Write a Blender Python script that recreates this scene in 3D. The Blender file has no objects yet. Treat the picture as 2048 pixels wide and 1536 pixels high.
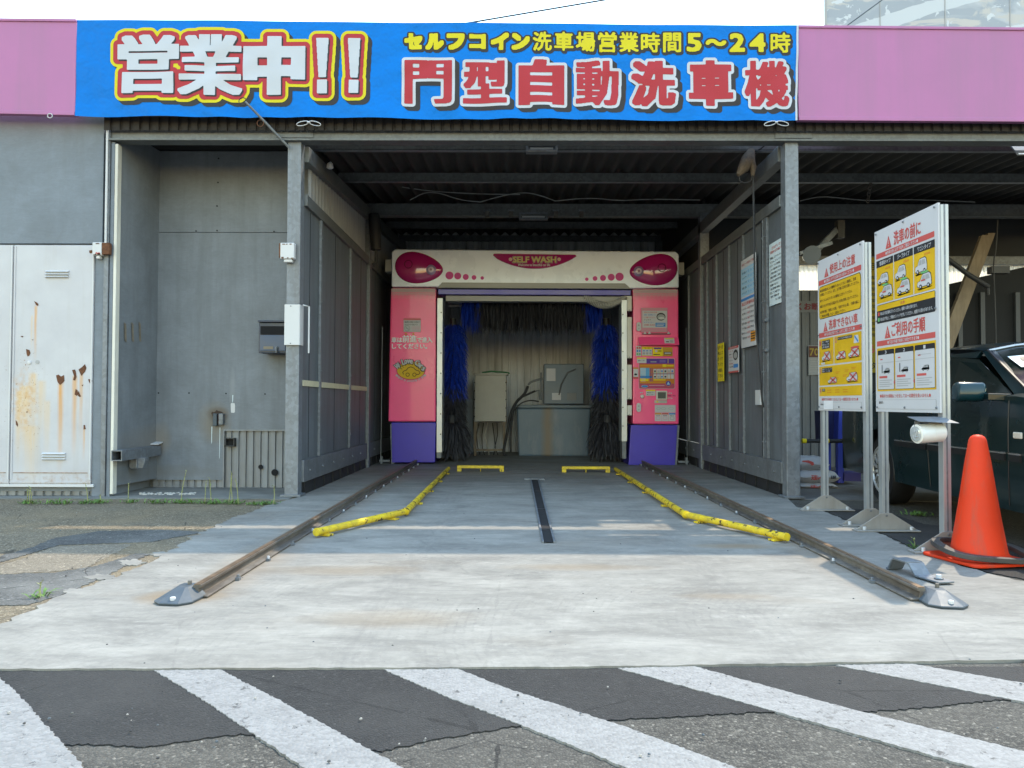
import bpy, bmesh, math, random
import numpy as np
from mathutils import Vector, Matrix
random.seed(7)
SC = bpy.context.scene
COL = SC.collection
R = math.radians
# ------------------------------------------------------------------ camera
F_PX, CX, CY, CAM_H = 1538.0, 1024.0, 768.0, 0.88
PITCH, YAW, ROLL = math.atan(38/1538), math.atan(8/1538), 0.003
cam_d = bpy.data.cameras.new('camera'); cam = bpy.data.objects.new('camera', cam_d); COL.objects.link(cam)
ROT = Matrix.Rotation(YAW, 3, 'Z') @ Matrix.Rotation(math.pi/2+PITCH, 3, 'X') @ Matrix.Rotation(ROLL, 3, 'Z')
cam.matrix_world = Matrix.Translation((0, 0, CAM_H)) @ ROT.to_4x4()
cam_d.sensor_fit = 'HORIZONTAL'; cam_d.sensor_width = 36.0; cam_d.lens = 36.0*F_PX/2048.0
cam_d.clip_start = 0.05; cam_d.clip_end = 2000
SC.camera = cam
# ------------------------------------------------------------------ sky and sun (sun behind the building, to the right)
SUN_A, SUN_B = 0.42, 0.575            # shadow shift per metre of height: left, toward the camera
SUN_EL = math.atan(1/math.hypot(SUN_A, SUN_B))
W = bpy.data.worlds.new('World'); SC.world = W; W.use_nodes = True
wn = W.node_tree.nodes; wl = W.node_tree.links
for n in list(wn): wn.remove(n)
wo = wn.new('ShaderNodeOutputWorld'); wb = wn.new('ShaderNodeBackground'); ws = wn.new('ShaderNodeTexSky')
ws.sky_type = 'NISHITA'; ws.sun_disc = False; ws.sun_elevation = SUN_EL
ws.sun_rotation = math.atan2(SUN_A, SUN_B)
ws.air_density = 2.2; ws.dust_density = 0.3; ws.ozone_density = 1.2
wb.inputs['Strength'].default_value = 0.15
wl.new(ws.outputs[0], wb.inputs[0]); wl.new(wb.outputs[0], wo.inputs[0])
sun_d = bpy.data.lights.new('sun', 'SUN'); sun_d.energy = 1.25; sun_d.angle = R(0.7); sun_d.color = (1.0, 0.87, 0.68)
sun = bpy.data.objects.new('sun', sun_d); COL.objects.link(sun)
sun.rotation_euler = Vector((-SUN_A, -SUN_B, -1)).to_track_quat('-Z', 'Y').to_euler()
SC.view_settings.view_transform = 'Standard'; SC.view_settings.look = 'None'
SC.view_settings.gamma = 1; SC.view_settings.exposure = 2.0
SC.cycles.max_bounces = 8; SC.cycles.diffuse_bounces = 6; SC.cycles.use_denoising = True

# ------------------------------------------------------------------ measuring helpers (photo pixel -> world point on a known plane)
def ray(u, v):
    return ROT @ Vector(((u-CX)/F_PX, -(v-CY)/F_PX, -1))
def G(u, v, z=0.0):
    d = ray(u, v); t = (z-CAM_H)/d.z; return Vector((d.x*t, d.y*t, z))
def FY(u, v, Y):
    d = ray(u, v); t = Y/d.y; return Vector((d.x*t, Y, CAM_H+d.z*t))
def FX(u, v, X):
    d = ray(u, v); t = X/d.x; return Vector((X, d.y*t, CAM_H+d.z*t))

# ------------------------------------------------------------------ materials
MATS = {}
class NT:
    def __init__(s, nt): s.nt = nt
    def n(s, t, **k):
        x = s.nt.nodes.new(t)
        for a, b in k.items(): setattr(x, a, b)
        return x
    def set(s, sock, val):
        if hasattr(val, 'is_output'): s.nt.links.new(val, sock)
        else: sock.default_value = val
    def m(s, op, a, b=0.0, c=0.0, clamp=False):
        x = s.n('ShaderNodeMath', operation=op); x.use_clamp = clamp
        s.set(x.inputs[0], a); s.set(x.inputs[1], b); s.set(x.inputs[2], c); return x.outputs[0]
    def noise(s, vec, scale, detail=6, rough=.6, dist=0):
        x = s.n('ShaderNodeTexNoise'); s.nt.links.new(vec, x.inputs['Vector'])
        x.inputs['Scale'].default_value = scale; x.inputs['Detail'].default_value = detail
        x.inputs['Roughness'].default_value = rough; x.inputs['Distortion'].default_value = dist
        return x.outputs[0]
    def map(s, vec, sc):
        x = s.n('ShaderNodeMapping'); s.nt.links.new(vec, x.inputs['Vector']); x.inputs['Scale'].default_value = sc
        return x.outputs[0]
    def ramp(s, fac, lo, hi):
        x = s.n('ShaderNodeMapRange'); s.set(x.inputs[0], fac); x.inputs[1].default_value = lo; x.inputs[2].default_value = hi
        return x.outputs[0]
    def mix(s, fac, a, b, mode='MIX'):
        x = s.n('ShaderNodeMix', data_type='RGBA', blend_type=mode)
        s.set(x.inputs[0], fac)
        for sock, val in ((x.inputs[6], a), (x.inputs[7], b)):
            if hasattr(val, 'is_output'): s.nt.links.new(val, sock)
            else: sock.default_value = (*val[:3], 1)
        return x.outputs[2]
    def vor(s, vec, scale, feat='F1', out=0):
        x = s.n('ShaderNodeTexVoronoi', feature=feat); s.nt.links.new(vec, x.inputs['Vector']); x.inputs['Scale'].default_value = scale
        return x.outputs[out]
    def bump(s, h, strength, dist):
        x = s.n('ShaderNodeBump'); s.nt.links.new(h, x.inputs['Height']); x.inputs['Strength'].default_value = strength; x.inputs['Distance'].default_value = dist
        return x.outputs[0]
def newmat(name):
    m = bpy.data.materials.new(name); m.use_nodes = True
    t = NT(m.node_tree); b = m.node_tree.nodes['Principled BSDF']
    tc = t.n('ShaderNodeTexCoord').outputs['Object']
    MATS[name] = m
    return m, t, b, tc
def M(name, col, rough=.6, metal=0., var=.12, vs=3., dirt=None, damt=.5, dlo=.5, dhi=.75, streak=(7, 7, .5), bump=0., bs=120., bd=.002, spec=.5, coat=0.):
    if name in MATS: return MATS[name]
    m, t, b, tc = newmat(name)
    n = t.noise(tc, vs)
    f = t.ramp(n, .3, .7)
    c = t.mix(f, tuple(x*(1-var) for x in col), tuple(min(1, x*(1+var)) for x in col))
    if dirt:
        d = t.noise(t.map(tc, streak), 1.0, 8, .65)
        c = t.mix(t.m('MULTIPLY', t.ramp(d, dlo, dhi), damt), c, dirt)
    t.set(b.inputs['Base Color'], c)
    rr = t.m('ADD', t.m('MULTIPLY', f, .16), rough-.08)
    t.set(b.inputs['Roughness'], rr); b.inputs['Metallic'].default_value = metal
    b.inputs['Specular IOR Level'].default_value = spec
    if coat: b.inputs['Coat Weight'].default_value = coat; b.inputs['Coat Roughness'].default_value = .05
    if bump: t.set(b.inputs['Normal'], t.bump(t.noise(tc, bs, 3), bump, bd))
    return m
def galv(name, col, rough=.5, metal=.35, dirt=(.12, .11, .10), damt=.6, dlo=.5, spang=34, stains=()):
    m, t, b, tc = newmat(name)
    if spang:
        v = t.vor(tc, spang, 'F1', 1)
        sep = t.n('ShaderNodeSeparateColor'); t.nt.links.new(v, sep.inputs[0])
        f = t.m('ADD', t.m('MULTIPLY', sep.outputs[0], .35), t.m('MULTIPLY', t.noise(tc, 5), .65))
    else:   # sheet: cloudy with fine handling scratches
        f = t.m('ADD', t.m('MULTIPLY', t.noise(tc, 2.4, 8, .68, .6), .7), t.m('MULTIPLY', t.noise(t.map(tc, (2.2, 2.2, 9)), 2.6, 9, .78, 2.2), .42))
    c = t.mix(t.ramp(f, .25, .75) if spang else t.ramp(f, .42, .70), tuple(x*(.74 if spang else .84) for x in col), tuple(x*1.2 for x in col))
    d = t.noise(t.map(tc, (9, 9, .7)), 1.0, 9, .7)
    c = t.mix(t.m('MULTIPLY', t.ramp(d, dlo, .78), damt), c, dirt)
    if stains:
        q = t.n('ShaderNodeSeparateXYZ'); t.nt.links.new(tc, q.inputs[0])
        for (px, pz, rx, rz, am, colr) in stains:
            e = t.m('ADD', t.m('POWER', t.m('DIVIDE', t.m('SUBTRACT', q.outputs[0], px), rx), 2.0), t.m('POWER', t.m('DIVIDE', t.m('SUBTRACT', q.outputs[2], pz), rz), 2.0))
            k = t.m('SUBTRACT', 1.0, t.ramp(t.m('ADD', e, t.m('MULTIPLY', t.noise(tc, 9, 6, .65), .9)), .35, 1.9))
            c = t.mix(t.m('MULTIPLY', k, am), c, colr)
    t.set(b.inputs['Base Color'], c); b.inputs['Metallic'].default_value = metal
    t.set(b.inputs['Roughness'], t.m('ADD', t.m('MULTIPLY', f, .25), rough-.1))
    t.set(b.inputs['Normal'], t.bump(t.noise(tc, 3.0, 2), .25, .02))
    return m

def asphalt(name, lo, hi, tint, agg, bumpd, patch=None, pamt=.0, chip=.0):
    m, t, b, tc = newmat(name)
    a = t.vor(tc, agg, 'F1', 1); sep = t.n('ShaderNodeSeparateColor'); t.nt.links.new(a, sep.inputs[0])
    big = t.noise(tc, 1.3, 6)
    mid = t.noise(tc, 14, 4)
    f = t.m('ADD', t.m('MULTIPLY', t.m('POWER', sep.outputs[0], 1.7), .75), t.m('MULTIPLY', mid, .3))
    c = t.mix(t.ramp(f, .05, .95), lo, hi)
    c = t.mix(t.m('MULTIPLY', sep.outputs[1], .45), c, tint)
    gap = t.ramp(t.vor(tc, agg, 'DISTANCE_TO_EDGE', 0), 0.0, .12)
    c = t.mix(t.m('MULTIPLY', t.m('SUBTRACT', 1.0, gap), .75), c, tuple(x*.35 for x in lo))
    c = t.mix(t.m('MULTIPLY', t.ramp(big, .42, .7), .4), c, tuple(x*.55 for x in hi))
    chipn = t.m('GREATER_THAN', sep.outputs[2], .982)
    c = t.mix(t.m('MULTIPLY', chipn, .7), c, tuple(min(1, x*1.5) for x in hi))
    if patch: c = t.mix(t.m('MULTIPLY', t.ramp(t.noise(tc, .9, 7, .65), .45, .62), pamt), c, patch)
    cr = t.vor(t.map(tc, (1.1, 1.5, 1)), 1.0, 'DISTANCE_TO_EDGE', 0)
    crk = t.m('LESS_THAN', t.m('ADD', cr, t.m('MULTIPLY', t.noise(tc, 6, 7, .7), .05)), .0275)
    c = t.mix(t.m('MULTIPLY', crk, .75), c, tuple(x*.4 for x in lo))
    dust = t.ramp(t.noise(t.map(tc, (2.2, 4.5, 1)), 1.3, 9, .72), .48, .72)
    c = t.mix(t.m('MULTIPLY', dust, .30), c, tuple(x*.8 for x in hi))
    t.set(b.inputs['Base Color'], c); b.inputs['Roughness'].default_value = .85
    dist = t.vor(tc, agg, 'F1', 0)
    h = t.m('SUBTRACT', t.m('MULTIPLY', mid, .5), t.m('MULTIPLY', dist, 1.0))
    t.set(b.inputs['Normal'], t.bump(h, .8, bumpd))
    return m
A_OLD = asphalt('old_asphalt', (.006, .0055, .0048), (.165, .15, .122), (.06, .053, .04), 135, .005, patch=(.075, .068, .056), pamt=.55)
A_LEFT = asphalt('left_asphalt', (.055, .044, .028), (.32, .265, .18), (.20, .145, .08), 85, .007, patch=(.23, .17, .095), pamt=.6)
A_NEW = asphalt('new_asphalt', (.005, .005, .005), (.036, .035, .033), (.010, .010, .010), 150, .004, patch=(.034, .032, .029), pamt=.75)
A_TAN = asphalt('tan_asphalt', (.12, .10, .07), (.32, .27, .20), (.23, .19, .135), 85, .006)
A_GREY = asphalt('grey_asphalt', (.04, .04, .038), (.13, .127, .118), (.08, .08, .073), 90, .006, patch=(.3, .29, .26), pamt=.35)

def sep_x(t, tc):
    q = t.n('ShaderNodeSeparateXYZ'); t.nt.links.new(tc, q.inputs[0]); return q.outputs[0]
def concrete():
    m, t, b, tc = newmat('concrete')
    s1 = t.noise(t.map(tc, (1.1, 2.6, 1)), 1.6, 10, .72, .5)
    s2 = t.noise(t.map(tc, (5, 26, 1)), 1.0, 6, .6)
    fine = t.noise(tc, 160, 3)
    c = t.mix(t.ramp(s1, .3, .7), (.135, .127, .110), (.315, .298, .258))
    c = t.mix(t.m('MULTIPLY', t.ramp(s2, .45, .75), .35), c, (.135, .13, .118))
    c = t.mix(t.m('MULTIPLY', t.ramp(t.noise(tc, 22, 5, .7), .5, .8), .30), c, (.38, .36, .313))
    # brown stains
    br = t.noise(t.map(tc, (.7, 1.5, 1)), 1.1, 7, .6, .4)
    c = t.mix(t.m('MULTIPLY', t.ramp(br, .56, .74), .48), c, (.165, .125, .085))
    # brushed arcs and tyre scuffs
    wv = t.n('ShaderNodeTexWave', wave_type='BANDS', bands_direction='X'); t.nt.links.new(t.map(tc, (1, .16, 1)), wv.inputs['Vector'])
    wv.inputs['Scale'].default_value = 26; wv.inputs['Distortion'].default_value = 5; wv.inputs['Detail'].default_value = 3; wv.inputs['Detail Scale'].default_value = 1.4
    msk = t.ramp(t.noise(tc, .8, 4), .5, .66)
    c = t.mix(t.m('MULTIPLY', t.m('MULTIPLY', t.ramp(wv.outputs[0], .55, .95), msk), .16), c, (.2, .195, .19))
    sm = t.noise(t.map(tc, (4.5, 9, 1)), 1.7, 9, .74, .8)
    c = t.mix(t.m('MULTIPLY', t.ramp(sm, .52, .66), .34), c, (.135, .128, .115))
    c = t.mix(t.m('MULTIPLY', t.ramp(t.noise(t.map(tc, (7, 18, 1)), 1.5, 8, .72), .56, .70), .4), c, (.385, .367, .325))
    for X in (-.55, .98):      # faint tyre tracks
        dt = t.m('ABSOLUTE', t.m('SUBTRACT', t.m('ADD', sep_x(t, tc), t.m('MULTIPLY', t.noise(t.map(tc, (.3, .5, 1)), 1.0, 2), .25)), X+.125))
        c = t.mix(t.m('MULTIPLY', t.m('MULTIPLY', t.m('SUBTRACT', 1.0, t.ramp(dt, .06, .13)), t.ramp(t.noise(t.map(tc, (14, 3, 1)), 2, 6, .7), .42, .68)), .32), c, (.105, .10, .093))
    # swept arcs, tyre tracks and hairline cracks
    for (ax, ay, sc_, lo_, am) in ((1.6, 3.0, 9, .47, .30), (-.9, 2.2, 7, .5, .26), (.3, 6.2, 8, .5, .25)):
        mp = t.n('ShaderNodeMapping'); t.nt.links.new(tc, mp.inputs['Vector']); mp.inputs['Location'].default_value = (-ax, -ay, 0)
        wr = t.n('ShaderNodeTexWave', wave_type='RINGS', rings_direction='Z'); t.nt.links.new(mp.outputs[0], wr.inputs['Vector'])
        wr.inputs['Scale'].default_value = sc_; wr.inputs['Distortion'].default_value = 1.6; wr.inputs['Detail'].default_value = 4; wr.inputs['Detail Scale'].default_value = 3.0
        k_ = t.m('MULTIPLY', t.ramp(wr.outputs[0], .62, .98), t.ramp(t.noise(mp.outputs[0], 1.3, 5, .7), lo_, lo_+.15))
        c = t.mix(t.m('MULTIPLY', t.m('MULTIPLY', k_, t.ramp(t.noise(tc, 45, 3), .35, .65)), am), c, (.10, .095, .088))
    cr = t.vor(t.map(t.n('ShaderNodeVectorMath', operation='ADD').outputs[0] if False else tc, (.55, .8, 1)), 1.0, 'DISTANCE_TO_EDGE', 0)
    crk = t.m('LESS_THAN', t.m('ADD', cr, t.m('MULTIPLY', t.noise(tc, 7, 6, .7), .03)), .0165)
    c = t.mix(t.m('MULTIPLY', crk, .16), c, (.07, .065, .06))
    grit = t.m('GREATER_THAN', t.noise(tc, 75, 4, .75), .665)
    c = t.mix(t.m('MULTIPLY', grit, .45), c, (.085, .08, .075))
    # damp dark patches deeper in the bay, then a slight even darkening
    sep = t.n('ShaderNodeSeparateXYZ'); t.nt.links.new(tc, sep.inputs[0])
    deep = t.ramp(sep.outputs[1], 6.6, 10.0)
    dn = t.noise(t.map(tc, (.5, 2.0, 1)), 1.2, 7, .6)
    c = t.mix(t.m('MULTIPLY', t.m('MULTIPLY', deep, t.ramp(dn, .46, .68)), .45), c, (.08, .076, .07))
    gr = t.ramp(sep.outputs[1], 8.2, 10.6)
    c = t.mix(t.m('MULTIPLY', gr, .02), c, (.15, .145, .135))
    # rust round the rails and their end shoes
    for X in (-1.42, 1.78):
        d = t.m('ABSOLUTE', t.m('SUBTRACT', sep.outputs[0], X))
        near = t.m('SUBTRACT', 1.0, t.ramp(t.m('ADD', d, t.m('MULTIPLY', t.noise(tc, 9, 5), .16)), .10, .30))
        lim = t.m('MULTIPLY', near, t.ramp(sep.outputs[1], 3.22, 3.5))
        c = t.mix(t.m('MULTIPLY', lim, .5), c, (.23, .165, .10))
    for (px, py, rx, ry, a) in ((-1.5, 3.45, .22, .14, .85), (1.35, 4.72, .30, .10, .8), (.33, 4.1, .45, .10, .45), (-.5, 3.12, .38, .16, .4), (.95, 3.5, .25, .06, .35), (-.9, 4.0, .45, .14, .45)):
        e = t.m('ADD', t.m('POWER', t.m('DIVIDE', t.m('SUBTRACT', sep.outputs[0], px), rx), 2.0), t.m('POWER', t.m('DIVIDE', t.m('SUBTRACT', sep.outputs[1], py), ry), 2.0))
        e = t.m('ADD', e, t.m('MULTIPLY', t.noise(tc, 6, 6, .65), 1.2))
        c = t.mix(t.m('MULTIPLY', t.m('SUBTRACT', 1.0, t.ramp(e, .5, 1.7)), a), c, (.21, .15, .085))
    c = t.mix(t.m('MULTIPLY', t.ramp(fine, .55, .8), .25), c, (.15, .147, .14))
    sp = t.vor(tc, 26, 'F1', 0)
    c = t.mix(t.m('MULTIPLY', t.m('LESS_THAN', sp, .045), t.m('GREATER_THAN', t.noise(tc, 5, 2), .56)), c, (.07, .065, .06))
    t.set(b.inputs['Base Color'], c)
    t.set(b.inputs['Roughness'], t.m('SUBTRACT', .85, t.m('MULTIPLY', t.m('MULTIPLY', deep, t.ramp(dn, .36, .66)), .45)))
    h = t.m('ADD', t.m('MULTIPLY', s2, .6), t.m('MULTIPLY', fine, .4))
    t.set(b.inputs['Normal'], t.bump(h, .35, .006))
    return m
CONC = concrete()
def roadpaint():
    m, t, b, tc = newmat('road_paint')
    a = t.vor(tc, 95, 'F1', 1); sep = t.n('ShaderNodeSeparateColor'); t.nt.links.new(a, sep.inputs[0])
    c = t.mix(sep.outputs[0], (.185, .181, .172), (.255, .249, .236))
    w = t.noise(tc, 38, 6, .75); w2 = t.noise(tc, 1.8, 5)
    worn = t.m('GREATER_THAN', t.m('ADD', t.m('MULTIPLY', w, .75), t.m('MULTIPLY', w2, .35)), .645)
    c = t.mix(t.m('MULTIPLY', worn, .8), c, (.07, .068, .064))
    c = t.mix(t.m('MULTIPLY', t.ramp(w2, .45, .75), .3), c, (.17, .167, .16))
    bare = t.m('GREATER_THAN', t.m('ADD', t.noise(tc, 13, 9, .78), t.m('MULTIPLY', t.noise(tc, 1.1, 3), .22)), .735)
    c = t.mix(t.m('MULTIPLY', bare, .85), c, (.045, .043, .04))
    sm = t.ramp(t.noise(t.map(tc, (2, 5, 1)), 1.4, 8, .7), .5, .72)
    c = t.mix(t.m('MULTIPLY', sm, .38), c, (.12, .117, .11))
    t.set(b.inputs['Base Color'], c); b.inputs['Roughness'].default_value = .7
    h = t.m('SUBTRACT', t.m('MULTIPLY', w, .4), t.vor(tc, 95, 'F1', 0))
    t.set(b.inputs['Normal'], t.bump(h, .55, .005))
    return m
PAINT = roadpaint()
GALV = galv('galvanised_steel', (0.181, 0.197, 0.217))
GALV_D = galv('dull_galvanised_steel', (.18, .195, .21), damt=.6, dirt=(.09, .085, .08))
BEAMG = galv('beam_steel', (0.150, 0.158, 0.158), damt=.5, dirt=(.11, .10, .09))
WALLG = galv('painted_wall_sheet', (0.172, 0.190, 0.210), rough=.6, metal=.05, dirt=(0.108, 0.118, 0.124), damt=.55, dlo=.45, spang=0, stains=((FY(428, 845, 7.85).x, FY(428, 845, 7.85).z, .16, .20, .65, (.20, .165, .115)), (FY(436, 828, 7.85).x, FY(436, 828, 7.85).z, .11, .07, .8, (.10, .07, .045)), (FY(322, 878, 7.85).x, FY(322, 878, 7.85).z, .10, .16, .5, (.22, .175, .12)), (FY(465, 780, 7.85).x, FY(465, 780, 7.85).z, .03, .22, .35, (.33, .34, .35)), (FY(330, 955, 7.85).x, .18, .5, .06, .4, (.15, .145, .13))))
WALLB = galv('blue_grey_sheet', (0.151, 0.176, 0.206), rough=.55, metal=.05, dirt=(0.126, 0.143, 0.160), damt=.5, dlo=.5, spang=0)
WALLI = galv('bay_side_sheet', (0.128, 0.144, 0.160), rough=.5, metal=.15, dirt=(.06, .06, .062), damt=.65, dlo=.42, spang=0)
SKIRT = M('ribbed_skirting', (0.225, 0.236, 0.245), .55, .1, .15, 4, (.12, .10, .08), .7, .48, .75)
BACKW = M('ribbed_back_wall', (.60, .62, .64), .6, .05, .15, 2, (.16, .15, .14), .7, .45, .75)
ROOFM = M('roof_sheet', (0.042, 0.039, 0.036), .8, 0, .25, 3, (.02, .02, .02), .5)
WHITE = M('white_paint', (0.536, 0.536, 0.540), .45, 0, .04)
CREAM = M('cream_paint', (.62, .60, .53), .45, 0, .08, 5, (.3, .26, .2), .5, .5, .8)
BLACK = M('black_rubber', (.018, .018, .019), .6, 0, .2)
DARK = M('dark_void', (.008, .008, .009), .9, 0, .1)
RUST = M('rust', (.13, .052, .022), .9, 0, .45, 40, (.05, .02, .012), .6, .4, .7, (30, 30, 30), bump=.5, bs=200)
RAILM = M('rail_rust', (.145, .13, .11), .6, .15, .4, 14, (.055, .038, .026), .8, .4, .7, (14, 1.2, 14), bump=.3)
RAILTOP = M('rail_running_face', (.22, .15, .095), .45, .5, .3, 14, (.10, .055, .03), .6, .4, .7, (30, 1, 30))
SHOE = M('shoe_steel', (.065, .082, .096), .55, .1, .2, 12, (.16, .15, .14), .5, bump=.2, bs=60)
YEL = None
PINKF = M('fascia_pink', (0.392, 0.142, 0.302), .6, 0, .08, 1.2, (0.301, 0.146, 0.249), .7, .42, .75, (4, 4, .25))
GPINK = M('machine_pink', (.93, .08, .25), .32, 0, .05, 3, coat=.25)
GPINKD = M('machine_pink_shade', (.52, .075, .14), .35, 0, .05)
GWHITE = M('machine_white', (.80, .86, .97), .30, 0, .05, 3, coat=.3)
GGREY = M('machine_grey', (.30, .30, .285), .4, 0, .06)
PURPLE = M('machine_purple', (.055, .038, .42), .35, 0, .1, 2, coat=.2)
MAGENTA = M('lamp_magenta', (.36, .012, .125), .12, 0, .05, coat=.8)
ALU = M('aluminium', (.50, .53, .55), .38, .6, .08, 6)
def flat(name, c, rough=.55): return M(name, c, rough, 0, .03, 4, spec=.2)
BLUE = M('banner_blue', (0.000, 0.158, 0.550), .5, 0, .05, 1.5, spec=.14, bump=.9, bs=4.5, bd=.035)
I_YEL = flat('ink_yellow', (.58, .50, .015)); I_RED = flat('ink_red', (.38, .033, .042)); I_WHT = flat('ink_white', (.48, .50, .54)); I_BLK = flat('ink_dark', (.035, .033, .035))
S_WHT = flat('sign_white', (0.541, 0.537, 0.551)); S_AMB = M('sign_amber', (.66, .40, .012), .5, 0, .1, 6); S_RED = flat('sign_red', (.52, .10, .09)); S_BLK = flat('sign_black', (.03, .03, .033))
S_GRN = flat('sign_green', (.16, .42, .16)); S_GRY = flat('sign_grey', (.36, .36, .36)); S_BLU = flat('sign_blue', (.05, .22, .55)); S_LBL = flat('sign_pale_blue', (.32, .52, .68)); S_ORG = flat('sign_orange', (.62, .26, .03))
S_PALE = flat('notice_pale', (.60, .68, .70)); S_PUR = flat('sign_purple', (.10, .05, .30)); S_YEL = flat('sign_yellow', (.76, .60, .02)); S_PNK = flat('sign_pale_pink', (.62, .36, .42)); S_MAG = flat('sign_magenta', (.50, .05, .22))
GLASSY = M('grey_screen', (.09, .10, .09), .15, 0, .02)
LAMPG = M('lamp_diffuser', (.55, .56, .55), .3, 0, .05)
WOOD = M('weathered_wood', (.21, .165, .11), .75, 0, .2, 6, (.14, .10, .06), .7, .42, .7, (22, 22, 1.4))
def yellow_paint():
    m, t, b, tc = newmat('chipped_yellow')
    n = t.noise(tc, 24, 8, .7); n2 = t.noise(tc, 3.0, 4)
    q = t.n('ShaderNodeSeparateXYZ'); t.nt.links.new(tc, q.inputs[0]); wear = t.m('MULTIPLY', t.m('MULTIPLY', t.ramp(q.outputs[1], 5.2, 6.6), t.m('SUBTRACT', 1.0, t.ramp(q.outputs[1], 9.2, 9.6))), .05)
    chip = t.m('GREATER_THAN', t.m('ADD', t.m('ADD', t.m('MULTIPLY', n, .8), t.m('MULTIPLY', n2, .5)), wear), .765)
    c = t.mix(t.ramp(t.noise(tc, 7), .3, .7), (.62, .43, .01), (.74, .55, .02))
    c = t.mix(t.m('MULTIPLY', t.ramp(n, .42, .62), .5), c, (.30, .21, .05))
    c = t.mix(chip, c, (.05, .028, .018))
    t.set(b.inputs['Base Color'], c); b.inputs['Roughness'].default_value = .5
    t.set(b.inputs['Normal'], t.bump(t.m('SUBTRACT', 1.0, chip), .6, .004))
    return m
YEL = yellow_paint()

# ------------------------------------------------------------------ mesh builder
class MB:
    def __init__(s): s.v = []; s.f = []; s.mi = []; s.mats = []
    def m(s, mat):
        if mat not in s.mats: s.mats.append(mat)
        return s.mats.index(mat)
    def poly(s, pts, mat):
        k = len(s.v); s.v += [tuple(p) for p in pts]; s.f.append(tuple(range(k, k+len(pts)))); s.mi.append(s.m(mat))
    def mesh(s, vs, fs, mat):
        k = len(s.v); i = s.m(mat); s.v += [tuple(p) for p in vs]
        for f in fs: s.f.append(tuple(a+k for a in f)); s.mi.append(i)
    def box(s, x0, x1, y0, y1, z0, z1, mat):
        x0, x1 = sorted((x0, x1)); y0, y1 = sorted((y0, y1)); z0, z1 = sorted((z0, z1))
        vs = [(x, y, z) for z in (z0, z1) for y in (y0, y1) for x in (x0, x1)]
        s.mesh(vs, [(0, 2, 3, 1), (4, 5, 7, 6), (0, 1, 5, 4), (2, 6, 7, 3), (0, 4, 6, 2), (1, 3, 7, 5)], mat)
    def prism(s, pts, ext, mat):
        pts = [Vector(p) for p in pts]; e = Vector(ext); n = len(pts)
        nrm = Vector((0, 0, 0))
        for i in range(n): nrm += pts[i].cross(pts[(i+1) % n])
        if nrm.dot(e) > 0: pts = pts[::-1]
        vs = pts+[p+e for p in pts]
        fs = [tuple(range(n)), tuple(range(2*n-1, n-1, -1))]+[((i+1) % n, i, n+i, n+(i+1) % n) for i in range(n)]
        s.mesh(vs, fs, mat)
    def tube(s, pts, r, mat, n=8, caps=True, closed=False):
        pts = [Vector(p) for p in pts]; k = len(pts); rs = r if isinstance(r, (list, tuple)) else [r]*k
        vs = []; up = None
        for i, p in enumerate(pts):
            if closed: d = pts[(i+1) % k]-pts[i-1]
            else: d = pts[min(i+1, k-1)]-pts[max(i-1, 0)]
            d.normalize()
            if up is None: up = d.orthogonal().normalized()
            up = (up-d*up.dot(d)).normalized(); w = d.cross(up)
            for j in range(n):
                a = 2*math.pi*(j+.5)/n; vs.append(p+(up*math.cos(a)+w*math.sin(a))*rs[i])
        fs = []
        for i in range(k if closed else k-1):
            for j in range(n):
                a, b = i*n+j, i*n+(j+1) % n; c, d = ((i+1) % k)*n+(j+1) % n, ((i+1) % k)*n+j
                fs.append((a, b, c, d))
        if caps and not closed: fs += [tuple(range(n-1, -1, -1)), tuple(range((k-1)*n, k*n))]
        s.mesh(vs, fs, mat)
    def lathe(s, c, prof, mat, n=24, ax=(0, 0, 1)):
        c = Vector(c); ax = Vector(ax).normalized(); e = ax.orthogonal().normalized(); w = ax.cross(e); vs = []
        for (r, h) in prof:
            for j in range(n):
                a = 2*math.pi*j/n; vs.append(c+ax*h+(e*math.cos(a)+w*math.sin(a))*max(r, 1e-4))
        fs = []
        for i in range(len(prof)-1):
            for j in range(n): fs.append((i*n+j, i*n+(j+1) % n, (i+1)*n+(j+1) % n, (i+1)*n+j))
        fs += [tuple(range(n-1, -1, -1)), tuple(range((len(prof)-1)*n, len(prof)*n))]
        s.mesh(vs, fs, mat)
    def cyl(s, a, b, r, mat, n=12): s.tube([a, b], r, mat, n)
    def build(s, name, parent=None, bevel=0., smooth=None, label=None):
        me = bpy.data.meshes.new(name); me.from_pydata(s.v, [], s.f)
        for m in s.mats: me.materials.append(m)
        me.polygons.foreach_set('material_index', s.mi)
        if smooth is not None:
            me.polygons.foreach_set('use_smooth', [True]*len(s.f)); me.set_sharp_from_angle(angle=R(smooth))
        me.update()
        o = bpy.data.objects.new(name, me); COL.objects.link(o)
        if bevel:
            b = o.modifiers.new('bevel', 'BEVEL'); b.width = bevel; b.segments = 2; b.limit_method = 'ANGLE'; b.angle_limit = R(40)
        if parent is not None:
            o.parent = parent; o.matrix_parent_inverse = Matrix.Translation(parent.location).inverted()
        if label: o['label'] = label
        return o
def thing(name, label, cat, loc, group=None):
    o = bpy.data.objects.new(name, None); COL.objects.link(o); o.location = loc; o.empty_display_size = .1
    return tag(o, label, cat, group)
def tag(o, label, cat, group=None):
    o['label'] = label; o['category'] = cat
    if group: o['group'] = group
    return o
def struct(o): o['kind'] = 'structure'; return o

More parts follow.
